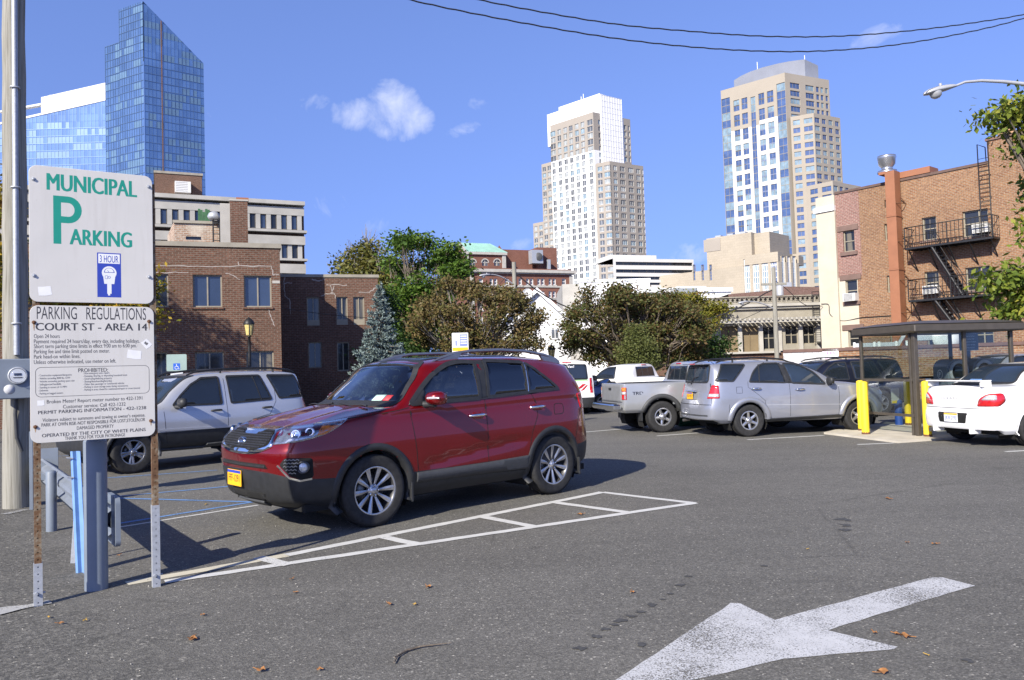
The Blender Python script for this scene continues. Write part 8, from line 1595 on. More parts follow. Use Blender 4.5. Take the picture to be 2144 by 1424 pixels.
for a, b, za, zb in ((-.45, ua, ze - .45, zA), (ua, g0.L + .45, zA, ze - .45)): v = [g0.P(u, d, z + o_) for d in (-.35, 12) for u, z, o_ in ((a, za, 0), (b, zb, 0), (b, zb, .14), (a, za, .14))]; mb.add(v, [(0, 1, 2, 3), (3, 2, 6, 7), (4, 7, 6, 5), (0, 4, 5, 1)])
mb.build("roof", M_plain("grey_shingle", (.12, .12, .125), .9, 0, .2, 8, .3), hs); mb = MB()
for a, b, za, zb in ((-.45, ua, ze - .45, zA), (ua, g0.L + .45, zA, ze - .45)): v = [g0.P(u, d, z + o_) for d in (-.4, -.351) for u, z, o_ in ((a, za, -.22), (b, zb, -.22), (b, zb, .16), (a, za, .16))]; mb.add(v, [(0, 1, 2, 3), (3, 2, 6, 7), (0, 4, 5, 1)])
mb.build("bargeboard", K['white'], hs)
for o in (ow, g0.rect(1112, 648, 1128, 660)): 
 f_ = MB(); g0.box(f_, o[0] - .12, o[1] + .12, -.06, .0, o[2] - .1, o[3] + .1); w_ = f_.build("window", K['winframe_w'], hs); f_ = MB(); g0.quad(f_, o[0], (o[0] + o[1]) / 2 - .03, o[2], o[3], -.064); g0.quad(f_, (o[0] + o[1]) / 2 + .03, o[1], o[2], o[3], -.064); f_.build("pane", K['pane_grey'], w_)
u, z = g0.px(1104, 616); m2 = MB(); m2.lathe([(.42, 0), (.3, .1), (.001, .16)], 18, 0, Matrix.Translation(g0.P(u, -.4, z)) @ Matrix.Rotation(-math.pi / 2, 4, 'X')); sdsh = bld("satellite_dish", "small pale satellite dish on the gable of the white house", "satellite dish", g0.P0); m2.build("dish", K['white'], sdsh); MB().tube([g0.P(u, -.1, z - .5), g0.P(u, -.3, z)], .03, 6).build("arm", K['galv'], sdsh)
# ---- brick apartment block with fire escapes at the right
YR = 44.0; r0 = on_y(*Z4(190, 441), YR); HRb = r0.z; r1 = on_z(*Z4(1100, 256), HRb); g0 = Fac(r0, r1, ext0=0, ext1=8.0); rb = bld("apartment_block", "tan brick apartment block with black fire escapes and a cream rendered end", "building", g0.P0); q4 = lambda a, b, c, d, dd=0: g0.rect(*Z4(a, b), *Z4(c, d), dd)
ucr = g0.px(*Z4(84, 500))[0]; ujn = g0.px(*Z4(342, 800))[0]; uch = g0.px(*Z4(1108, 500))[0]
W_ = [("a", q4(238, 650, 305, 774)), ("b", q4(253, 938, 322, 1064)), ("c", q4(268, 1232, 338, 1330)), ("s", q4(480, 470, 506, 516)), ("n", q4(480, 610, 516, 708)), ("n", q4(495, 912, 532, 1012)), ("n", q4(510, 1215, 545, 1310)), ("w", q4(700, 572, 784, 706)), ("d", q4(938, 530, 1088, 682)), ("w", q4(716, 890, 800, 1018)), ("d", q4(955, 862, 1100, 1000)), ("w", q4(728, 1205, 812, 1330)), ("d", q4(968, 1190, 1118, 1330))]
ops = [o for _, o in W_]; zred = g0.px(*Z4(280, 920))[1]
def mf(u, z): return 1 if (0 <= u < ujn and z > zred) else (2 if u < ujn - .25 else 0)
mb = MB(); g0.wall(mb, 0, uch, -.05, HRb, ops + [(ujn - .001, ujn, zred, zred + .001), (ujn - .26, ujn - .25, 0, .01)], .18, mfun=mf)
mb.quad(g0.P(0, 10, 0), g0.P(0, 0, 0), g0.P(0, 0, HRb), g0.P(0, 10, HRb), 2); g0.quad(mb, uch, g0.L, -.05, HRb, 0); mb.quad(g0.P(g0.L, 0, 0), g0.P(g0.L, 10, 0), g0.P(g0.L, 10, HRb), g0.P(g0.L, 0, HRb)); mb.build("wall", [K['brick_t'], K['brick_r'], K['stucco']], rb)
mb = MB(); zct = g0.px(*Z4(130, 455))[1]; g0.box(mb, ucr, -.004, -.12, 8, -.05, zct); mb.build("rendered_end", K['stucco'], rb); mb = MB(); z1 = g0.px(*Z4(130, 545))[1]; g0.box(mb, ucr - .12, 0, -.22, .2, z1, z1 + .28); mb.build("white_ledge", K['white'], rb)
mb = MB(); g0.box(mb, 0, uch, -.06, .3, HRb, HRb + .13); g0.box(mb, uch, g0.L, -.06, .3, HRb, HRb + .13); mb.build("coping", M_plain("brown_coping", (.12, .075, .06), .8, 0, .2, 3), rb); mb = MB(); mb.quad(g0.P(0, .3, HRb - .2), g0.P(g0.L, .3, HRb - .2), g0.P(g0.L, 10, HRb - .2), g0.P(0, 10, HRb - .2)); mb.build("roof", K['roofdark'], rb)
K['brownstone'] = M_plain("brown_lintel_stone", (.17, .11, .09), .85, 0, .12, 3, .1)
for k, o in W_:
 w_ = g0.window(rb, o, .16, K['winframe'] if k in 'abcn' else K['winframe_d'] if k == 's' else K['winframe'], K['pane_dark'] if k in 'bcds' else K['pane_curtain'], 1, 2 if k != 's' else 4, .06, splits=[.62] if k == 'd' else None)
 m2 = MB(); 
 if k in 'abc': g0.box(m2, o[0] - .3, o[1] + .25, -.06, .1, o[3] + .004, o[3] + .3); m2.build("lintel", K['brownstone'], w_); m2 = MB(); g0.box(m2, o[0] - .15, o[1] + .15, -.1, .15, o[2] - .2, o[2] - .004); m2.build("sill", K['brownstone'], w_)
 elif k in 'wd': 
  n = int((o[1] - o[0]) / .1)
  for i in range(n): u = lerp(o[0], o[1], i / n); g0.box(m2, u + .008, u + .09, -.012, .05, o[3] + .01, o[3] + .26)
  m2.build("lintel", K['brick_t'], w_); m2 = MB(); g0.box(m2, o[0] - .1, o[1] + .1, -.07, .14, o[2] - .1, o[2] - .004); m2.build("sill", K['brownstone'], w_)
mb = MB(); g0.box(mb, ujn - .03, ujn + .03, -.02, .0, zred, HRb - .1); mb.build("expansion_strip", K['brick_r'], rb)
ac(g0, None, *Z4(294, 1041), .7, .42, .4, "white air conditioner in the cream wall window below the red brick panel"); ac(g0, None, *Z4(763, 997), .72, .42, .36, "white air conditioner in the window behind the lower fire escape"); ac(g0, None, *Z4(1055, 640), .72, .42, .36, "white air conditioner in the wide window behind the upper fire escape")
mb = MB(); zc = g0.px(*Z4(1105, 130))[1]; u2 = uch + 2.6; g0.box(mb, uch + .004, u2, -.25, 1.4, -.05, zc); mb.build("shaft", K['brick_t'], rb) ; mb = MB(); g0.box(mb, uch - .05, u2 + .06, -.32, 1.46, zc + .002, zc + .12); mb.build("chimney_cap", K['brick_b'], rb); u_ = g0.px(*Z4(1190, 100), .5)[0]; mb = MB(); mb.lathe([(.36, 0), (.34, .5), (.29, .5), (.27, .1)], 16, 0, Matrix.Translation(g0.P(u_, .55, zc + .12))); mb.build("chimney_pot", M_plain("clay_pot", (.5, .3, .16), .85, 0, .12, 5), rb)
du0, du1 = g0.px(*Z4(512, 700), -.5)[0], g0.px(*Z4(568, 700), -.5)[0]; zt = g0.px(*Z4(540, 300), -.6)[1]; dk = bld("exhaust_duct", "tall brown painted exhaust duct climbing the tan brick wall", "duct", g0.P0); mb = MB(); zb_ = .6
zs_ = [zb_, 3.2, 6.2, 9.0, zt]
for i in range(4): g0.box(mb, du0, du1, -.75, -.14, zs_[i] + .004, zs_[i + 1]); g0.box(mb, du0 - .03, du1 + .03, -.78, -.11, zs_[i + 1] - .07, zs_[i + 1] - .01) if i < 3 else None
g0.box(mb, du0 - .02, du1 + 1.5, -.10, .9, HRb + .15, zt - .02); g0.box(mb, du0 - .35, du0 - .004, -.7, .3, HRb + .4, zt + .05); mb.build("duct", K['terracotta'], dk)
for z in (3.9, 5.6, 7.6, 9.6): mb = MB(); mb.tube([g0.P(du1 + .0, -.7, z), g0.P(du1 + .2, -.45, z), g0.P(du1 + .2, -.02, z), g0.P(du1 + .03, -.2, z + .35)], .025, 5); mb.build("bracket", K['rust'], dk)
uf, _ = g0.px(*Z4(506, 290), 0); ef = bld("roof_fan", "shiny round exhaust fan on top of the brown duct", "exhaust fan", g0.P0); k_ = (g0.px(*Z4(560, 290))[0] - g0.px(*Z4(506, 290))[0]); mb = MB(); zf_ = zt + .06; mb.lathe([(k_ * 1.0, 0), (k_ * 1.0, .1), (k_ * .55, .16), (k_ * .62, .3), (k_ * .85, .44), (k_ * .92, .72), (k_ * .98, .8), (k_ * .95, .9), (k_ * .85, .9), (k_ * .8, .5)], 28, 0, Matrix.Translation(g0.P(uf, -.2, zf_))); mb.build("housing", M_plain("bright_fan_metal", (.55, .56, .58), .3, .85, .1, 3), ef)
def platform(x0, x1, yl, yr, yrl, yrr, dep, label, posts=22):
 a, z0 = g0.px(*Z4(x0, yl), -dep); b, z1 = g0.px(*Z4(x1, yr), -dep); z = (z0 + z1) / 2; hr = 1.02; fe = bld("fire_escape", label, "fire escape", g0.P0); mb = MB(); g0.box(mb, a, b, -dep, -dep + .07, z - .1, z); g0.box(mb, a, b, -.12, -.05, z - .1, z); g0.box(mb, a, a + .06, -dep, -.05, z - .101, z - .001); g0.box(mb, b - .06, b, -dep, -.05, z - .101, z - .001)
 n = 14
 for i in range(1, n): d = -dep + (dep - .1) * i / n; g0.box(mb, a + .06, b - .06, d - .022, d + .022, z - .05, z - .015)
 for i in range(5): u = lerp(a, b, (i + .5) / 5); g0.box(mb, u - .025, u + .025, -dep + .07, -.05, z - .13, z - .102)
 mb.build("platform", K['black_metal'], fe); mb = MB()
 for i in range(posts + 1): u = lerp(a + .02, b - .02, i / posts); r_ = .03 if i in (0, posts, posts // 2) else .016; mb.tube([g0.P(u, -dep, z), g0.P(u, -dep, z + hr)], r_, 5)
 for zz_ in (hr, hr * .55, .12): mb.tube([g0.P(a + .02, -.03, z + zz_), g0.P(a + .02, -dep, z + zz_), g0.P(b - .02, -dep, z + zz_), g0.P(b - .02, -.03, z + zz_)], .026 if zz_ == hr else .016, 5)
 for i in range(1, 4): 
  for u in (a + .02, b - .02): d = -dep * i / 4; mb.tube([g0.P(u, d, z), g0.P(u, d, z + hr)], .011, 5)
 mb.build("railing", K['black_metal'], fe); mb = MB()
 for u in np.linspace(a + .15, b - .15, 5): mb.tube([g0.P(u, -dep + .1, z - .1), g0.P(u, -.0, z - 1.15)], .035, 5)
 mb.build("brace", K['black_metal'], fe); return fe, a, b, z
f1, a1, b1, zp1 = platform(598, 1118, 748, 688, 640, 570, 1.05, "upper black iron fire escape balcony on the tan brick wall")
f2, a2, b2, zp2 = platform(620, 1140, 1055, 1018, 945, 930, 1.05, "lower black iron fire escape balcony on the tan brick wall")
def stair(fe, ua, za, ub, zb, dd=(-.95, -.38)):
 mb = MB()
 for d in dd: mb.tube([g0.P(ua, d, za), g0.P(ub, d, zb)], .075, 6); mb.tube([g0.P(ua, d, za + .75), g0.P(ub, d, zb + .75)], .018, 5)
 n = 14
 for i in range(1, n): t = i / n; u, z = lerp(ua, ub, t), lerp(za, zb, t); g0.box(mb, u - .12, u + .12, dd[0], dd[1], z - .02, z + .02)
 for d in dd:
  for t in (.15, .5, .85): mb.tube([g0.P(lerp(ua, ub, t), d, lerp(za, zb, t)), g0.P(lerp(ua, ub, t), d, lerp(za, zb, t) + .75)], .014, 5)
 mb.build("stair", K['black_metal'], fe)
ut, _ = g0.px(*Z4(765, 740), -.7); ubm, _ = g0.px(*Z4(950, 1020), -.7); stair(f1, ut, zp1 - .05, ubm, zp2 + .03)
ut, _ = g0.px(*Z4(785, 1050), -.7); stair(f2, ut, zp2 - .05, ut + 1.7, zp2 - 2.7)
mb = MB(); x0, x1 = g0.px(*Z4(1024, 250), -.5)[0], g0.px(*Z4(1086, 250), -.5)[0]; ztop = g0.px(*Z4(1050, 140), -.5)[1]
for u in (x0, x1): mb.tube([g0.P(u, -.45, zp1), g0.P(u, -.45, ztop), g0.P(u, .5, ztop + .02), g0.P(u, .55, HRb)], .026, 6)
n = 18
for i in range(n): z = lerp(zp1 + .3, HRb + .2, i / (n - 1)); mb.tube([g0.P(x0, -.45, z), g0.P(x1, -.45, z)], .014, 5)
for z in (zp1 + 2, HRb - .6): mb.tube([g0.P(x0, -.45, z), g0.P(x0, 0, z)], .016, 5); mb.tube([g0.P(x1, -.45, z), g0.P(x1, 0, z)], .016, 5)
mb.build("roof_ladder", K['black_metal'], f1)
wire([g0.P(ucr + .1, -.16, g0.px(*Z4(120, 1080))[1]) + Vector((*g0.P0, 0)), g0.P(g0.px(*Z4(160, 1085))[0], -.16, g0.px(*Z4(160, 1082))[1]) + Vector((*g0.P0, 0)), g0.P(g0.px(*Z4(170, 1140))[0], -.16, g0.px(*Z4(170, 1140))[1]) + Vector((*g0.P0, 0)), g0.P(g0.px(*Z4(200, 1168))[0], -.05, g0.px(*Z4(200, 1168))[1]) + Vector((*g0.P0, 0)), g0.P(g0.px(*Z4(360, 1158))[0], -.05, g0.px(*Z4(360, 1158))[1]) + Vector((*g0.P0, 0)), g0.P(g0.px(*Z4(520, 1148))[0], -.05, g0.px(*Z4(520, 1148))[1]) + Vector((*g0.P0, 0))], .018, "thin black cable clipped along the cream and tan brick wall", 40)
# ---- low brick boundary wall with a white painted stretch
Yk = 31.0; w0 = on_y(1430, 748, 33.5); w1 = on_y(2320, 735, 27.5); g1 = Fac(w0, w1); bw = bld("brick_wall", "low brick boundary wall with a white painted stretch behind the parked cars", "wall", g1.P0); zw_ = lambda x, y: g1.px(x, y)
ua, ub_ = zw_(1640, 740)[0], zw_(1756, 740)[0]; zt = zw_(1800, 727)[1]; mb = MB(); g1.box(mb, ub_, g1.L, 0, .3, -.05, zt - .12, 0); g1.box(mb, ua, ub_ - .004, -.01, .3, -.05, zt - .124, 1); g1.box(mb, 0, ua - .004, 0, .3, -.05, zt - .6, 2); mb.build("brickwork", [K['brick_t'], K['whitebrick'], K['brick_l']], bw); mb = MB(); g1.box(mb, ua, g1.L, -.05, .35, zt - .12, zt); g1.box(mb, 0, ua, -.05, .35, zt - .6, zt - .5); mb.build("coping", M_plain("brown_wall_coping", (.14, .08, .065), .8, 0, .2, 3), bw)
o = g1.rect(1722, 731, 1756, 757); fs_ = bld("rent_sign", "white rent sign with pink letters on the white painted wall", "sign", g1.P0); mb = MB(); g1.box(mb, o[0], o[1], -.05, -.012, o[2], o[3]); mb.build("board", K['white'], fs_); a_ = g1.t; Ms = Matrix(((g1.t.x, 0, -g1.n.x, 0), (g1.t.y, 0, -g1.n.y, 0), (0, 1, 0, 0), (0, 0, 0, 1))); p_ = g1.P(o[0] + .05, -.052, o[3] - .22); Ms = Matrix.Translation(p_) @ Ms; mb = MB(); text_mesh(mb, "FOR RENT", Ms, .13, 0, 'LEFT', width=(o[1] - o[0]) - .1, bold=.05); text_mesh(mb, "422-1140", Ms @ Matrix.Translation((.05, -.18, 0)), .08, 0, 'LEFT', width=(o[1] - o[0]) - .2); mb.build("lettering", M_plain("pink_lettering", (.62, .2, .45), .6, 0, .1, 20), fs_)
vd_ = bld("vent_duct", "grey metal ventilation ducts with white bands lying over the brick wall", "duct", g1.P0); mb = MB(); zz_ = lambda y, x=1850: g1.px(x, y, 1.2)[1]; ux = lambda x: g1.px(x, 715, 1.2)[0]; g1.box(mb, ux(1788), ux(1880), 1.2, 2.0, zt - .1, zz_(717), 0); mb.add([g1.P(ux(1880) + .005, d, z) for d in (1.2, 2.0) for z in (zt - .05, zz_(717))] + [g1.P(ux(1908), d, z + .75) for d in (1.2, 2.0) for z in (zt - .05, zz_(717))], [(0, 1, 5, 4), (2, 6, 7, 3), (1, 3, 7, 5), (0, 4, 6, 2)], 0); g1.box(mb, ux(1908), ux(2010), 1.2, 2.2, zt + .2, zz_(704), 0)
for x in (1786, 1828, 1838, 1874, 1896): g1.box(mb, ux(x), ux(x + 5), 1.15, 2.1, zt - .05, zz_(715), 1)
mb.lathe([(.55, 0), (.5, .1), (.2, .12), (.001, .1)], 20, 1, Matrix.Translation(g1.P(ux(1981), 1.1, zz_(711))) @ Matrix.Rotation(math.pi / 2, 4, 'X')); mb.build("duct", [K['galv'], K['white']], vd_)
# ---- pay shelter
shC = Vector(on_z(1924, 917)[:2]); ha = R(13); hx = Vector((math.cos(ha), math.sin(ha))); hy = Vector((-hx.y, hx.x)); sh_ = thing("pay_shelter", "bronze framed glass pay shelter on a concrete pad between the yellow bollards", "shelter", (shC.x, shC.y, .04), ha)
def loc(px_, py_, y): 
 g_ = Fac(shC + hy * y, shC + hy * y + hx * 10); return g_.px(px_, py_)
ur = loc(2118, 760, 0)[0]; um = loc(2019, 740, 0)[0]; HS = loc(1917, 701, 0)[1]; DS = 1.6
for x, y, wd in ((0, 0, .085), (ur, 0, .07), (0, DS, .06), (ur, DS, .06), (um, 0, .065), (-.0, .13, .05)): mb = MB(); mb.bbox(x - wd / 2, x + wd / 2, y - wd / 2, y + wd / 2, 0, HS, .006); mb.build("post", K['bronze'], sh_)
mb = MB(); 
for z0 in (.36, 1.06): mb.box(-.02, .02, .08, DS - .04, z0, z0 + .055); mb.box(.06, um - .05, -.02, .02, z0 - .02, z0 + .035); mb.box(um + .05, ur - .05, -.02, .02, z0 - .02, z0 + .035); mb.box(.04, ur, DS - .02, DS + .02, z0, z0 + .05) if z0 > 1 else None
mb.build("rail", K['bronze'], sh_)
mb = MB(); mb.bbox(-.16, ur + .18, -.22, DS + .1, HS, HS + .17, .03); v = [(-.16, -.22), (ur + .18, -.22), (ur + .18, DS + .1), (-.16, DS + .1)]; mb.add([(x, y, HS + .171) for x, y in v] + [(lerp(x, ur / 2, .3), lerp(y, DS / 2, .3), HS + .24) for x, y in v], [(0, 1, 5, 4), (1, 2, 6, 5), (2, 3, 7, 6), (3, 0, 4, 7), (4, 5, 6, 7)]); mb.build("roof", K['bronze'], sh_)
K['shglass'] = M_clear("shelter_glass", (.86, .9, .88), .05)
for (x0, x1, y0, y1) in ((-.004, .004, .16, DS - .04), ): MB().box(x0, x1, y0, y1, .42, HS - .02).build("glass_pane", K['shglass'], sh_)
MB().box(.06, um - .04, -.004, .004, .36, HS - .02).build("glass_pane", K['shglass'], sh_); MB().box(um + .04, ur - .04, -.004, .004, .36, HS - .02).build("glass_pane", K['shglass'], sh_); MB().box(.05, ur - .05, DS - .004, DS + .004, 1.1, HS - .02).build("glass_pane", K['shglass'], sh_)
def machine(x, y, label, col):
 o = thing("pay_machine", label, "pay machine", tuple((shC + hx * x + hy * y)) + (.04,), ha + R(-12)); mb = MB(); mb.bbox(-.17, .17, -.14, .2, 0, .92, .02); mb.build("pedestal", K['galv'], o); mb = MB(); k = 18; pts = [(-.23 * math.cos(t), .28 * math.sin(t)) for t in np.linspace(0, math.pi, k)]; pts = [(-.23, -.2)] + [(.23 * math.cos(math.pi - t), .16 + .2 * math.sin(t)) for t in np.linspace(0, math.pi, k)] + [(.23, -.2)]; Mp = Matrix(((1, 0, 0, 0), (0, 0, -1, .36), (0, 1, 0, 1.12), (0, 0, 0, 1))); mb.prism(pts, 0, .55, 0, Mp); mb.build("hood", col, o)
 mb = MB(); el = lambda s_, d: [(.2 * s_ * math.cos(t), -.195 - d, 1.2 + .25 * s_ * math.sin(t)) for t in np.linspace(0, 6.2832, 25)[:-1]]; v = el(1, 0) + el(1, .03) + el(.74, .03) + el(.74, .0); mb.add(v, [(i + a * 24, (i + 1) % 24 + a * 24, (i + 1) % 24 + (a + 1) * 24, i + (a + 1) * 24) for a in range(3) for i in range(24)], 0); mb.build("face_ring", K['lampgrey'], o); mb = MB(); mb.add(el(.75, .002), [tuple(range(24))], 0); mb.box(-.08, .08, -.215, -.2, 1.05, 1.1, 1); mb.box(-.09, .09, -.215, -.2, 1.22, 1.33, 1); mb.build("screen", [K['pane_dark'], K['pane_blue']], o); mb = MB(); mb.box(-.12, .12, -.146, -.141, .55, .8, 0); text_mesh(mb, "P", Matrix.Translation((-.04, -.147, .6)) @ Matrix.Rotation(math.pi / 2, 4, 'X'), .14, 1, 'LEFT', bold=.05); mb.build("front_sign", [K['white'], K['ink']], o)
 mb = MB(); Mq = Matrix(((0, 0, -1, -.231), (-1, 0, 0, .1), (0, 1, 0, 1.16), (0, 0, 0, 1))); mb.lathe([(.1, .001), (.085, .002), (.084, .001)], 20, 0, Mq); text_mesh(mb, "P", Mq @ Matrix.Translation((-.035, -.05, .002)), .1, 0, 'LEFT', bold=.05); mb.build("parking_emblem", K['white'], o); return o
machine(*[loc(1995, 760, .9)[0], .9], "left grey pay machine with an oval face ring inside the shelter", K['post_grey']); machine(*[loc(2048, 760, .85)[0], .85], "right grey pay machine with a pale oval ring beside the shelter's middle post", K['post_grey'])
rbx = loc(2052, 715, .9)[0]; rs = thing("rules_board", "grey board of white text lines hanging inside the pay shelter", "sign", tuple(shC + hx * rbx + hy * 1.2) + (.04,), ha); z0, z1 = loc(2052, 733, 1.2)[1] - .04, loc(2052, 692, 1.2)[1] - .04; MB().bbox(-.24, .24, 0, .02, z0, z1, .004).build("board", K['post_grey'], rs); MB().bbox(-.05, .05, .02, .06, 0, z1, .01).build("post", K['post_grey'], rs); mb = MB()
for i in range(7): text_mesh(mb, ("PAY STATION", "Enter space number", "Insert coins or card", "Press green button", "Take your receipt", "Payment required", "24 hours every day")[i], Matrix.Translation((0, -.001, z1 - .07 - i * .062)) @ Matrix.Rotation(math.pi / 2, 4, 'X'), .034, 0, 'CENTER', width=.36 - .05 * (i % 3))
mb.build("lettering", K['white'], rs)
pd = [Vector(on_z(*q)[:2]) for q in ((1725, 909), (1840, 921), (1882, 928), (1950, 923))]; pd2 = [shC + hx * -1.15 + hy * -.05]; padpts = [shC - hx * .9 - hy * .45, shC + hx * 3.0 - hy * .45, shC + hx * 3.0 + hy * 2.3, shC - hx * .9 + hy * 2.3]
padpts = [on_z(1880, 928), shC.to_3d() + hx.to_3d() * 3 - hy.to_3d() * .3, shC.to_3d() + hx.to_3d() * 3 + hy.to_3d() * 2.0, on_z(1790, 893), on_z(1725, 909)]
mb = MB(); mb.prism([(p[0], p[1]) for p in padpts], 0, .04, 0); tag(mb.build("concrete_pad", K['concrete']), kind='structure')
for (a, b, h_, l_) in ((1805, 905, 1.12, "yellow bollard standing behind another at the pad's left corner"), (1813, 913, 1.12, "rust footed yellow bollard at the left front corner of the concrete pad"), (1903, 893, 1.1, "yellow bollard seen through the shelter glass beside the blue post"), (1943, 918, 1.12, "yellow bollard by the rear of the white sedan")): p = on_z(a, b); bollard("bollard", p, .075, h_, K['yellow'], l_, "yellow bollards around the pay shelter", base=K['rust'])
p = on_z(1883, 893); bollard("bollard", p, .085, .62, K['deepblue'], "short blue steel post under the small space sign"); q_ = on_y(1874, 835, p.y - .05); o = thing("space_sign", "small grey and yellow sign on the short blue post", "sign", (q_.x, q_.y, 0), ha); z0, z1 = on_y(1874, 845, q_.y).z, on_y(1874, 813, q_.y).z; mb = MB(); mb.bbox(-.1, .1, -.015, .0, z0, z1, .004, 0); mb.box(-.095, .095, -.019, -.0155, z0 + .01, z0 + .07, 1); mb.build("plate", [K['sign'], K['yellow']], o); MB().bbox(-.03, .03, 0, .06, .5, z1, .004).build("stem", K['deepblue'], o)
# ---- small signs on the left half
p = on_y(370, 775, 19.5); hs_ = thing("disabled_bay_sign", "pale green disabled parking sign with a blue wheelchair symbol above the silver SUV", "sign", (p.x, p.y, 0), R(24)); sc = 19.5 / FPX * 1.05; zb, zt = on_y(370, 777, 19.5).z, on_y(370, 742, 19.5).z; hw = 18.5 * sc; Mh = Matrix(((1, 0, 0, 0), (0, 0, -1, -.02), (0, 1, 0, 0), (0, 0, 0, 1)))
mb = MB(); mb.prism(rrect(-hw, hw, zb, zt, .03), 0, .006, 0, Mh); mb.build("sign_panel", M_plain("pale_green_sign", (.36, .47, .42), .5, 0, .06, 4), hs_); mb = MB(); q = rrect(-hw * .34, hw * .34, zb + .03, zb + .19, .01); mb.prism(q, .0062, .007, 0, Mh); W_t = lambda x, y: (x * .09, zb + .05 + y * .12)
mb.prism([W_t(-.15, 1.0), W_t(.05, 1.0), W_t(.05, .62), W_t(.4, .58), W_t(.5, .1), W_t(.7, .1), W_t(.7, .0), W_t(.4, .0), W_t(.3, .45), W_t(-.1, .48)], .0072, .008, 1, Mh); k = 20; arc = [W_t(-.1 + .42 * math.cos(t), .28 + .36 * math.sin(t)) for t in np.linspace(1.9, 5.9, k)] + [W_t(-.1 + .3 * math.cos(t), .28 + .26 * math.sin(t)) for t in np.linspace(5.9, 1.9, k)]; mb.add([Mh @ Vector((x, y, .0075)) for x, y in arc], [(i, i + 1, 2 * k - 2 - i, 2 * k - 1 - i) for i in range(k - 1)], 1); mb.build("wheelchair_symbol", [M_plain("symbol_blue", (.04, .14, .6), .5, 0, .05, 8), K['white']], hs_)
mb = MB(); mb.bbox(-.02, .02, -.01, .02, 0, zt - .1, .003); mb.build("post", K['galv'], hs_); MB().bbox(-.14, .14, -.03, -.02, zb - .16, zb - .03, .003).build("lower_plate", K['white'], hs_)
p = on_y(964, 735, 20.0); ps = thing("pay_sign", "white sign with blue and yellow panels above the red car's roof", "sign", (p.x, p.y, 0), R(5)); zb, zt = on_y(964, 742, 20).z, on_y(964, 697, 20).z; hw = 17 * 20 / FPX; mb = MB(); mb.prism(rrect(-hw, hw, zb - .1, zt, .02), 0, .006, 0, Mh); mb.build("sign_panel", K['white'], ps); mb = MB(); mb.prism([(-hw * .05, zt - .34), (hw * .9, zt - .34), (hw * .9, zt - .04), (-hw * .05, zt - .04)], .0062, .007, 0, Mh); mb.prism([(-hw * .95, zt - .46), (hw * .95, zt - .46), (hw * .95, zt - .37), (-hw * .95, zt - .37)], .0062, .007, 1, Mh); mb.prism([(-hw * .6, zt - .33), (-hw * .4, zt - .33), (-hw * .4, zt - .2), (-hw * .6, zt - .2)], .0062, .007, 0, Mh)
for i in range(4): mb.prism([(hw * .05, zt - .1 - i * .06), (hw * .8, zt - .1 - i * .06), (hw * .8, zt - .075 - i * .06), (hw * .05, zt - .075 - i * .06)], .0072, .0078, 2, Mh)
mb.build("sign_print", [M_plain("violet_blue_print", (.2, .24, .7), .5, 0, .05, 9), K['plate_y'], K['white']], ps); MB().bbox(-.03, .03, 0, .03, 0, zt - .1, .004).build("post", K['galv'], ps)
p0, p1 = on_y(60, 800, 27.5), on_y(590, 800, 29.0); gf = Fac(p0, p1); fn = bld("iron_fence", "dark iron picket fence in front of the left brick building", "fence", gf.P0); mb = MB()
for i in range(int(gf.L / .12)): u = i * .12; gf.box(mb, u - .01, u + .01, -.01, .01, .05, 1.75)
mb.build("pickets", K['black_metal'], fn); mb = MB(); gf.box(mb, 0, gf.L, -.02, .02, .25, .3); gf.box(mb, 0, gf.L, -.02, .02, 1.6, 1.65); mb.build("rail", K['black_metal'], fn)
# ------------------------------------------------------------------ trees
K['bark'] = M_bark("grey_bark", (.16, .13, .1)); K['bark2'] = M_bark("pale_bark", (.26, .23, .19))
LF = dict(
 locust=M_leaf("fresh_green_leaves", [(.035, .075, .012), (.065, .13, .018), (.1, .17, .022), (.16, .21, .03)]),
 olive=M_leaf("olive_yellow_leaves", [(.06, .07, .02), (.12, .13, .03), (.18, .16, .035), (.1, .12, .03)]),
 dark=M_leaf("dark_green_leaves", [(.02, .045, .012), (.04, .08, .018), (.07, .12, .025)]),
 plum=M_leaf("bronze_green_leaves", [(.055, .065, .02), (.12, .115, .035), (.18, .12, .05), (.15, .155, .045)]),
 bronze=M_leaf("rusty_green_leaves", [(.035, .06, .016), (.07, .095, .026), (.13, .075, .03), (.1, .115, .032), (.055, .09, .022)]),
 bush=M_leaf("yellow_green_shrub_leaves", [(.07, .09, .025), (.12, .14, .04), (.17, .17, .06)]),
 ivy=M_leaf("autumn_ivy_leaves", [(.08, .1, .015), (.16, .17, .02), (.22, .2, .03), (.16, .045, .02)]),
 spruce=M_leaf("blue_spruce_needles", [(.1, .14, .13), (.17, .225, .215), (.25, .31, .3)], .08),
 autumn=M_leaf("turning_autumn_leaves", [(.06, .1, .015), (.16, .17, .02), (.4, .27, .02), (.3, .12, .02)]),
 walnut=M_leaf("bright_green_leaves", [(.05, .09, .014), (.11, .16, .022), (.19, .23, .03), (.34, .28, .03)]))
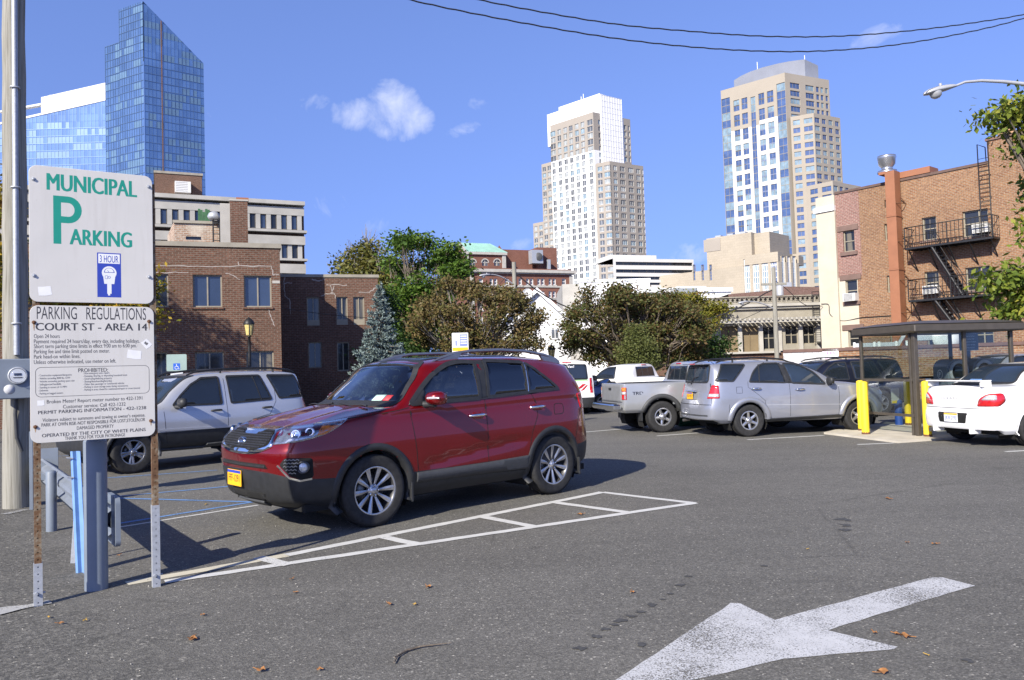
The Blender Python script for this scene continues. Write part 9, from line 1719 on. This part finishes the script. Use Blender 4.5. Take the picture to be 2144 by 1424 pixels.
def leaf_cloud(rs, blobs, n, size, droop=.2, aspect=.55, surf=.55):
 """n leaf faces through the blobs (cx, cy, cz, rx, ry, rz); most of them near each blob's skin, in small tufts"""
 w_ = np.array([b[3] * b[5] for b in blobs]); w_ = w_ / w_.sum(); k = rs.choice(len(blobs), n // 7, p=w_); B = np.array(blobs)[k]
 d = rs.normal(size=(len(k), 3)); d /= np.linalg.norm(d, axis=1)[:, None]; r = rs.uniform(surf, 1.06, len(k))[:, None]; T = B[:, :3] + d * B[:, 3:] * r
 T = np.repeat(T, 7, 0) + rs.normal(size=(len(k) * 7, 3)) * size * np.array([1.5, 1.5, 1.0]); m_ = len(T)
 a = rs.uniform(0, 2 * np.pi, m_); el = rs.normal(-droop, .5, m_); X = np.stack([np.cos(a) * np.cos(el), np.sin(a) * np.cos(el), np.sin(el)], 1); N = rs.normal(size=(m_, 3)); N[:, 2] += .8; Y = np.cross(N, X); Y /= np.linalg.norm(Y, axis=1)[:, None] + 1e-9
 s_ = size * rs.uniform(.6, 1.35, m_)[:, None]; h = s_ * aspect * .5
 return np.stack([T, T + X * s_ * .55 + Y * h, T + X * s_, T + X * s_ * .55 - Y * h], 1)
def leaf_object(name, Q, mt, parent):
 n = len(Q); me = bpy.data.meshes.new(name); me.vertices.add(n * 4); me.vertices.foreach_set("co", Q.astype(np.float32).ravel()); me.loops.add(n * 4); me.loops.foreach_set("vertex_index", np.arange(n * 4, dtype=np.int32)); me.polygons.add(n); me.polygons.foreach_set("loop_start", np.arange(n, dtype=np.int32) * 4)
 try: me.polygons.foreach_set("loop_total", np.full(n, 4, dtype=np.int32))
 except Exception: pass
 me.materials.append(mt); me.update(calc_edges=True); me.validate(); return link(name, me, parent)
def limb(mb, a, b, r0, r1, rs, wig=.08, n=6):
 a, b = Vector(a), Vector(b); L = (b - a).length; P = [a.lerp(b, i / n) + (Vector(rs.normal(size=3)) * L * wig * .35 * math.sin(math.pi * i / n) if 0 < i < n else Vector((0, 0, 0))) for i in range(n + 1)]; mb.tube(P, [lerp(r0, r1, i / n) for i in range(n + 1)], 7); return P
def tree(name, label, foot, blobs, n, size, leaf, bark='bark', r=.16, fork=.3, seed=1, extra=0, group=None, surf=.55, droop=.2, bare=0):
 """blobs are in world space; the trunk forks towards each blob"""
 rs = np.random.RandomState(seed); o = thing(name, label, "tree", (foot[0], foot[1], 0), 0, group); F = np.array([foot[0], foot[1], 0.0]); lb = [(b[0] - F[0], b[1] - F[1], *b[2:]) for b in blobs]
 top = max(b[2] for b in lb); cx = np.mean([b[0] for b in lb]); cy = np.mean([b[1] for b in lb]); mb = MB(); fk = Vector((cx * .25, cy * .25, top * fork)); limb(mb, (0, 0, 0), fk, r, r * .75, rs, .04)
 for b in lb:
  e = Vector(b[:3]) + Vector((0, 0, b[5] * .3)); P = limb(mb, fk, e, r * .5, r * .1, rs, .12)
  for _ in range(5):
   q = P[rs.randint(2, 7)]; d = Vector(rs.normal(size=3)); d.z = abs(d.z) * .6; e2 = Vector(b[:3]) + Vector((d.x * b[3], d.y * b[4], d.z * b[5])) * .55; limb(mb, q, e2, r * .16, r * .03, rs, .12, 4)
 for _ in range(bare): b = lb[rs.randint(len(lb))]; a = Vector(b[:3]) + Vector((0, 0, b[5] * .4)); limb(mb, a, a + Vector((rs.normal() * .5, rs.normal() * .5, b[5] * rs.uniform(.9, 2.1))), r * .16, r * .05, rs, .1, 4)
 mb.build("trunk", K[bark], o, uv=False)
 leaf_object("crown", leaf_cloud(rs, lb, n, size, droop, surf=surf), LF[leaf], o); return o
def B(px_, py_, Y, rx, rz, ry=None): 
 """a foliage clump round a photo point: radii given in photo pixels"""
 p = on_y(px_, py_, Y); k = Y / FPX; return (p.x, p.y, p.z, rx * k, (ry or rx) * k, rz * k)
def foot(px_, Y): p = on_y(px_, 800, Y); return (p.x, p.y)
def clumps(rs, x0, x1, y0, y1, Y, n, rmin, rmax, dY=1.5, shape=None):
 out = []; t = 0
 while len(out) < n and t < n * 40:
  t += 1; x, y = rs.uniform(x0, x1), rs.uniform(y0, y1)
  if shape and not shape((x - x0) / (x1 - x0), (y - y0) / (y1 - y0)): continue
  r_ = rs.uniform(rmin, rmax); out.append(B(x, y, Y + rs.uniform(-dY, dY), r_, r_ * rs.uniform(.55, .8)))
 return out
rs = np.random.RandomState(11)
env = lambda a, b: (abs(a - .48 - .06 * math.sin(b * 9)) < .30 + .2 * math.sin(min(1, b * 1.5) * 3.14) * .9) and b > .1 * abs(math.sin(a * 11))
bl = clumps(rs, 796, 972, 496, 720, 48, 66, 13, 24, 2.2, env); bl = [(b[0], b[1], b[2], b[3], b[4], b[5] * .62) for b in bl] + [B(*q) for q in ((868, 503, 48, 20, 9), (893, 508, 48, 16, 8), (840, 520, 48, 18, 8), (935, 522, 48, 18, 8), (955, 545, 48, 16, 8))]
tree("locust_tree", "tall feathery green tree standing left of the red brick hotel", foot(875, 48), bl, 21000, .24, 'locust', r=.2, fork=.22, seed=3, surf=.1, droop=.1)
bl = [B(*q) for q in ((735, 555, 62, 36, 20), (770, 530, 62, 30, 26), (790, 565, 61, 36, 28), (745, 585, 61, 40, 24), (800, 600, 60, 34, 30), (815, 570, 62, 30, 24), (780, 640, 60, 38, 36))]
tree("olive_tree", "yellow olive tree with bare upper twigs rising behind the recessed brick wing", foot(775, 61), bl, 10000, .3, 'olive', 'bark2', .25, .3, seed=5, surf=.35, bare=60)
bl = [B(*q) for q in ((800, 640, 40, 26, 36), (830, 720, 38, 40, 30), (800, 690, 39, 30, 36), (870, 745, 37, 40, 24), (900, 760, 37, 30, 20), (760, 740, 38, 30, 24), (935, 765, 40, 34, 24), (985, 770, 40.5, 36, 20), (945, 735, 40.5, 30, 20), (1040, 775, 40.5, 36, 18))]
tree("green_shrub_tree", "dense dark green shrubby tree between the blue spruce and bronze tree", foot(825, 38.5), bl, 14000, .17, 'dark', r=.12, seed=6)
bl = clumps(rs, 866, 1130, 596, 740, 36, 62, 11, 20, 1.8, lambda a, b: (a - .5)**2 / .25 + (b - .55)**2 / .26 < 1.0) + [B(*q) for q in ((935, 595, 36, 30, 16), (985, 600, 36, 34, 16), (1050, 612, 36, 32, 16), (1100, 690, 35.5, 34, 18), (1120, 720, 35.5, 22, 14), (890, 640, 36, 22, 18), (880, 690, 36, 20, 18), (1085, 640, 36, 30, 18))]
tree("bronze_tree", "spreading bronze green tree with pale branches behind the red car", foot(985, 36.5), [(b[0], b[1], b[2], b[3] * (.72 if i > 61 else 1), b[4], b[5] * .8) for i, b in enumerate(bl)], 21000, .15, 'plum', 'bark2', .15, .22, seed=7, surf=.15)
bl = clumps(rs, 1175, 1480, 612, 755, 38.5, 85, 12, 23, 2.2, lambda a, b: (a - .5)**2 / .25 + (b - .5)**2 / .28 < 1.0) + [B(*q) for q in ((1232, 610, 38, 20, 16), (1290, 605, 38, 26, 18), (1310, 612, 38, 24, 16), (1345, 625, 38, 26, 16), (1205, 660, 38, 30, 24), (1195, 720, 38, 22, 30), (1240, 745, 38, 34, 26), (1440, 690, 38, 36, 22), (1475, 690, 38, 20, 16), (1455, 735, 38, 28, 22), (1400, 740, 38, 34, 26))]
tree("rusty_tree", "broad rusty green tree in front of the pergola building", foot(1320, 38.5), [(b[0], b[1], b[2], b[3] * (.75 if i > 84 else 1), b[4], b[5] * .85) for i, b in enumerate(bl)], 40000, .15, 'bronze', 'bark', .18, .2, seed=9, surf=.15)
bl = [B(*q) for q in ((1330, 700, 35, 20, 20), (1345, 725, 34.7, 30, 20), (1320, 735, 35, 28, 22), (1350, 755, 34.8, 34, 18), (1325, 768, 35, 36, 18))]
tree("green_bush", "pale yellow green bush before the rusty tree beside the white pickup", foot(1340, 35), bl, 12000, .1, 'bush', r=.06, seed=12, surf=.4)
iv = thing("ivy", "yellow and red ivy hanging over the pergola building's balustrade", "ivy", (*foot(1430, 50.3), 0)); F = foot(1430, 50.3); rs2 = np.random.RandomState(4); bl = [B(x, 622 + rs2.uniform(-4, 8), 50.2, 14, 8, 8) for x in range(1372, 1480, 9)] + [B(x, 645 + rs2.uniform(-6, 12), 50.0, 14, 10, 8) for x in range(1380, 1520, 9)] + [B(x, 668 + rs2.uniform(-6, 12), 50, 14, 12, 8) for x in range(1420, 1500, 9)] + [B(x, 700, 50, 12, 20, 8) for x in range(1440, 1480, 12)]
lb = [(b[0] - F[0], b[1] - F[1], *b[2:]) for b in bl]; leaf_object("leaves", leaf_cloud(rs2, lb, 9000, .17, .5), LF['ivy'], iv)
def spruce(label, px_, ptop, pbase, Y, wpx, seed):
 rs = np.random.RandomState(seed); p = on_y(px_, ptop, Y); H = p.z; f = foot(px_ + 4, Y); o = thing("spruce_tree", label, "tree", (f[0], f[1], 0)); mb = MB(); mb.tube([(0, 0, 0), (0, 0, H * .96)], [.14, .012], 8); Wd = wpx * Y / FPX; Q = []
 tiers = 27
 for i in range(tiers):
  t = i / (tiers - 1); z = lerp(.35, H * .97, t); R_ = Wd * (1 - t)**.9 * rs.uniform(.72, 1.12) + .07; nb = int(lerp(15, 5, t)); a0 = rs.uniform(0, 6)
  for j in range(nb):
   a = a0 + 6.2832 * j / nb + rs.normal() * .12; L = R_ * rs.uniform(.75, 1.1); e = Vector((math.cos(a) * L, math.sin(a) * L, z + rs.normal() * .1 - .1 * L + (.25 * L if t > .6 else .1 * L))); s0 = Vector((0, 0, z)); mb.tube([s0, s0.lerp(e, .6) + Vector((0, 0, -.05 * L)), e], [.02, .012, .004], 5)
   ns = max(5, int(L * 20))
   for k in range(ns):
    u = rs.uniform(.12, 1.0); c = s0.lerp(e, u) + Vector((0, 0, -.05 * L * math.sin(u * 3.14))); side = rs.choice([-1, 1]); sp_ = L * .26 * (1.15 - u) * rs.uniform(.4, 1); perp = Vector((-math.sin(a), math.cos(a), 0)) * side; tip = c + perp * sp_ + Vector((math.cos(a), math.sin(a), 0)) * sp_ * .7 + Vector((0, 0, rs.uniform(-.04, .06)))
    for _ in range(6):
     v = rs.uniform(0, 1); q = c.lerp(tip, v); d = Vector(rs.normal(size=3)); d.z += .35; d += Vector((math.cos(a), math.sin(a), 0)) * .9; d = d.normalized() * rs.uniform(.08, .15); w_ = d.cross(Vector(rs.normal(size=3))).normalized() * .022; Q.append([q - w_, q + d * .5 - w_ * 1.2, q + d, q + d * .5 + w_ * 1.2])
 mb.build("trunk", K['bark'], o, uv=False); Q = np.array([[tuple(p) for p in q] for q in Q]); leaf_object("crown", Q, LF['spruce'], o); return o
spruce("blue grey spruce tree standing before the recessed brick wing", 795, 594, 790, 31.5, 88, 2)
bl = [B(*q) for q in ((-230, 330, 22, 70, 50), (-160, 260, 22, 60, 40), (-130, 340, 22, 50, 40), (-270, 230, 22, 70, 50), (-330, 330, 22.5, 70, 60), (-200, 420, 22, 70, 50), (-20, 440, 20.5, 40, 40), (-15, 520, 20.5, 44, 44), (-22, 600, 20.5, 46, 40), (-18, 680, 20.5, 40, 36), (8, 620, 20.8, 24, 22), (-60, 420, 21, 60, 60), (-70, 540, 21, 70, 60), (-50, 360, 21, 40, 30), (-80, 640, 21, 60, 50))]
tree("autumn_tree", "red and green autumn tree at the left edge behind the utility pole", foot(-60, 21), bl, 20000, .13, 'autumn', r=.16, seed=15)
bl = [B(*q) for q in ((190, 560, 23, 80, 44), (250, 610, 23, 64, 36), (270, 660, 22.5, 56, 30), (295, 590, 23.2, 38, 30), (160, 660, 23, 80, 44), (312, 660, 23, 26, 24), (225, 700, 23, 60, 30), (120, 600, 23.5, 60, 50))]
tree("yellow_tree", "yellow green tree mostly hidden behind the parking sign", foot(215, 23), bl, 13000, .13, 'autumn', r=.14, seed=16)
bl = [B(*q) for q in ((2085, 248, 19, 28, 13), (2120, 232, 19, 30, 15), (2145, 215, 19, 34, 16), (2165, 250, 19, 40, 20), (2138, 305, 19.3, 22, 16), (2195, 290, 19, 50, 30), (2082, 588, 18.3, 26, 12), (2110, 572, 18.3, 30, 16), (2125, 605, 18.5, 26, 18), (2105, 640, 18.4, 22, 14), (2128, 650, 18.5, 24, 18), (2150, 580, 18.5, 34, 24), (2160, 630, 18.6, 36, 26), (2210, 590, 19, 60, 40), (2220, 470, 19.5, 60, 60), (2250, 360, 19.5, 70, 60), (2290, 240, 19.5, 80, 60), (2200, 400, 20, 34, 40))]
tree("walnut_tree", "bright green tree whose leafy boughs reach in at the right edge", foot(2290, 19.5), bl, 15000, .17, 'walnut', r=.22, fork=.45, seed=18, surf=.2, droop=.5)
for i, (x, y, Y, w_, h_, s) in enumerate(((655, 700, 75, 60, 60, 21), (1475, 745, 44, 40, 30, 22), (-20, 760, 60, 90, 60, 23), (2230, 700, 40, 90, 60, 24))):
 rr_ = np.random.RandomState(s); bl = clumps(rr_, x - w_, x + w_, y - h_, y + 40, Y, 14, 22, 34, 3)
 tree("background_tree", ("dark green tree behind the gap of the recessed brick wing", "dark green tree low beside the pergola building's base", "dark green tree far behind the utility pole", "dark green tree beyond the picture's right edge by the apartment block")[i], foot(x, Y), bl, 7000, .3 if Y > 50 else .2, 'dark', r=.15, seed=s)
K['leafb'] = M_plain("dry_brown_leaf", (.33, .15, .05), .8, 0, .35, 30); K['leafy'] = M_plain("dry_yellow_leaf", (.5, .32, .07), .8, 0, .3, 30)
def dry_leaf(s, seed):
 rs = np.random.RandomState(seed); mb = MB(); k = 14; rim = [];
 for i in range(k): t = 6.2832 * i / k; r_ = s * (.55 + .45 * abs(math.cos(t * 2.5)))* rs.uniform(.8, 1.1); rim.append((r_ * math.cos(t), r_ * .75 * math.sin(t), abs(math.sin(t * 1.5 + seed)) * s * .45 + .004))
 mb.add([(0, 0, .008)] + rim, [(0, 1 + i, 1 + (i + 1) % k) for i in range(k)], 0, True); mb.tube([(0, 0, .008), (s * .8, s * .3, .012), (s * 1.5, s * .4, .016)], .0025, 4); return mb
for i, (x, y, s, c_) in enumerate(((318, 905, .05, 0), (400, 1340, .045, 0), (178, 1302, .03, 1), (102, 1295, .028, 1), (128, 1308, .035, 0), (404, 1342, .05, 0), (896, 1232, .05, 0), (868, 1268, .03, 1), (815, 1268, .04, 0), (1323, 1243, .035, 0), (547, 1407, .05, 0), (668, 1405, .035, 0), (618, 1243, .03, 0), (1860, 1046, .06, 0), (1896, 1336, .055, 0), (1882, 1332, .04, 0), (1832, 1328, .03, 0), (1850, 1412, .06, 0), (1215, 1079, .055, 0), (1957, 1141, .04, 0), (430, 1058, .04, 1), (248, 1165, .03, 0), (1900, 1138, .03, 0), (610, 1215, .03, 0), (1690, 1152, .02, 1), (1942, 1375, .02, 1), (610, 1130, .02, 0), (424, 1290, .03, 0))):
 p = on_z(x, y); o = dry_leaf(s * .68, i).build("fallen_leaf", K['leafy'] if c_ else K['leafb']); o.location = (p.x, p.y, .004); o.rotation_euler = (0, 0, rnd.uniform(0, 6)); tag(o, "dry fallen leaf lying loose on the asphalt of the parking lot", "leaf", "fallen leaves on the asphalt")
q = [on_z(*p) for p in ((825, 1392), (832, 1378), (850, 1367), (880, 1358), (912, 1354), (945, 1350))]; mb = MB(); mb.tube([p + Vector((0, 0, .012)) for p in q], [.004, .006, .007, .006, .004, .002], 6); mb.tube([q[1] + Vector((0, 0, .012)), on_z(826, 1384) + Vector((0, 0, .02))], .004, 5); tag(mb.build("twig", K['bark']), "thin curved dry twig lying on the asphalt in the foreground", "twig")
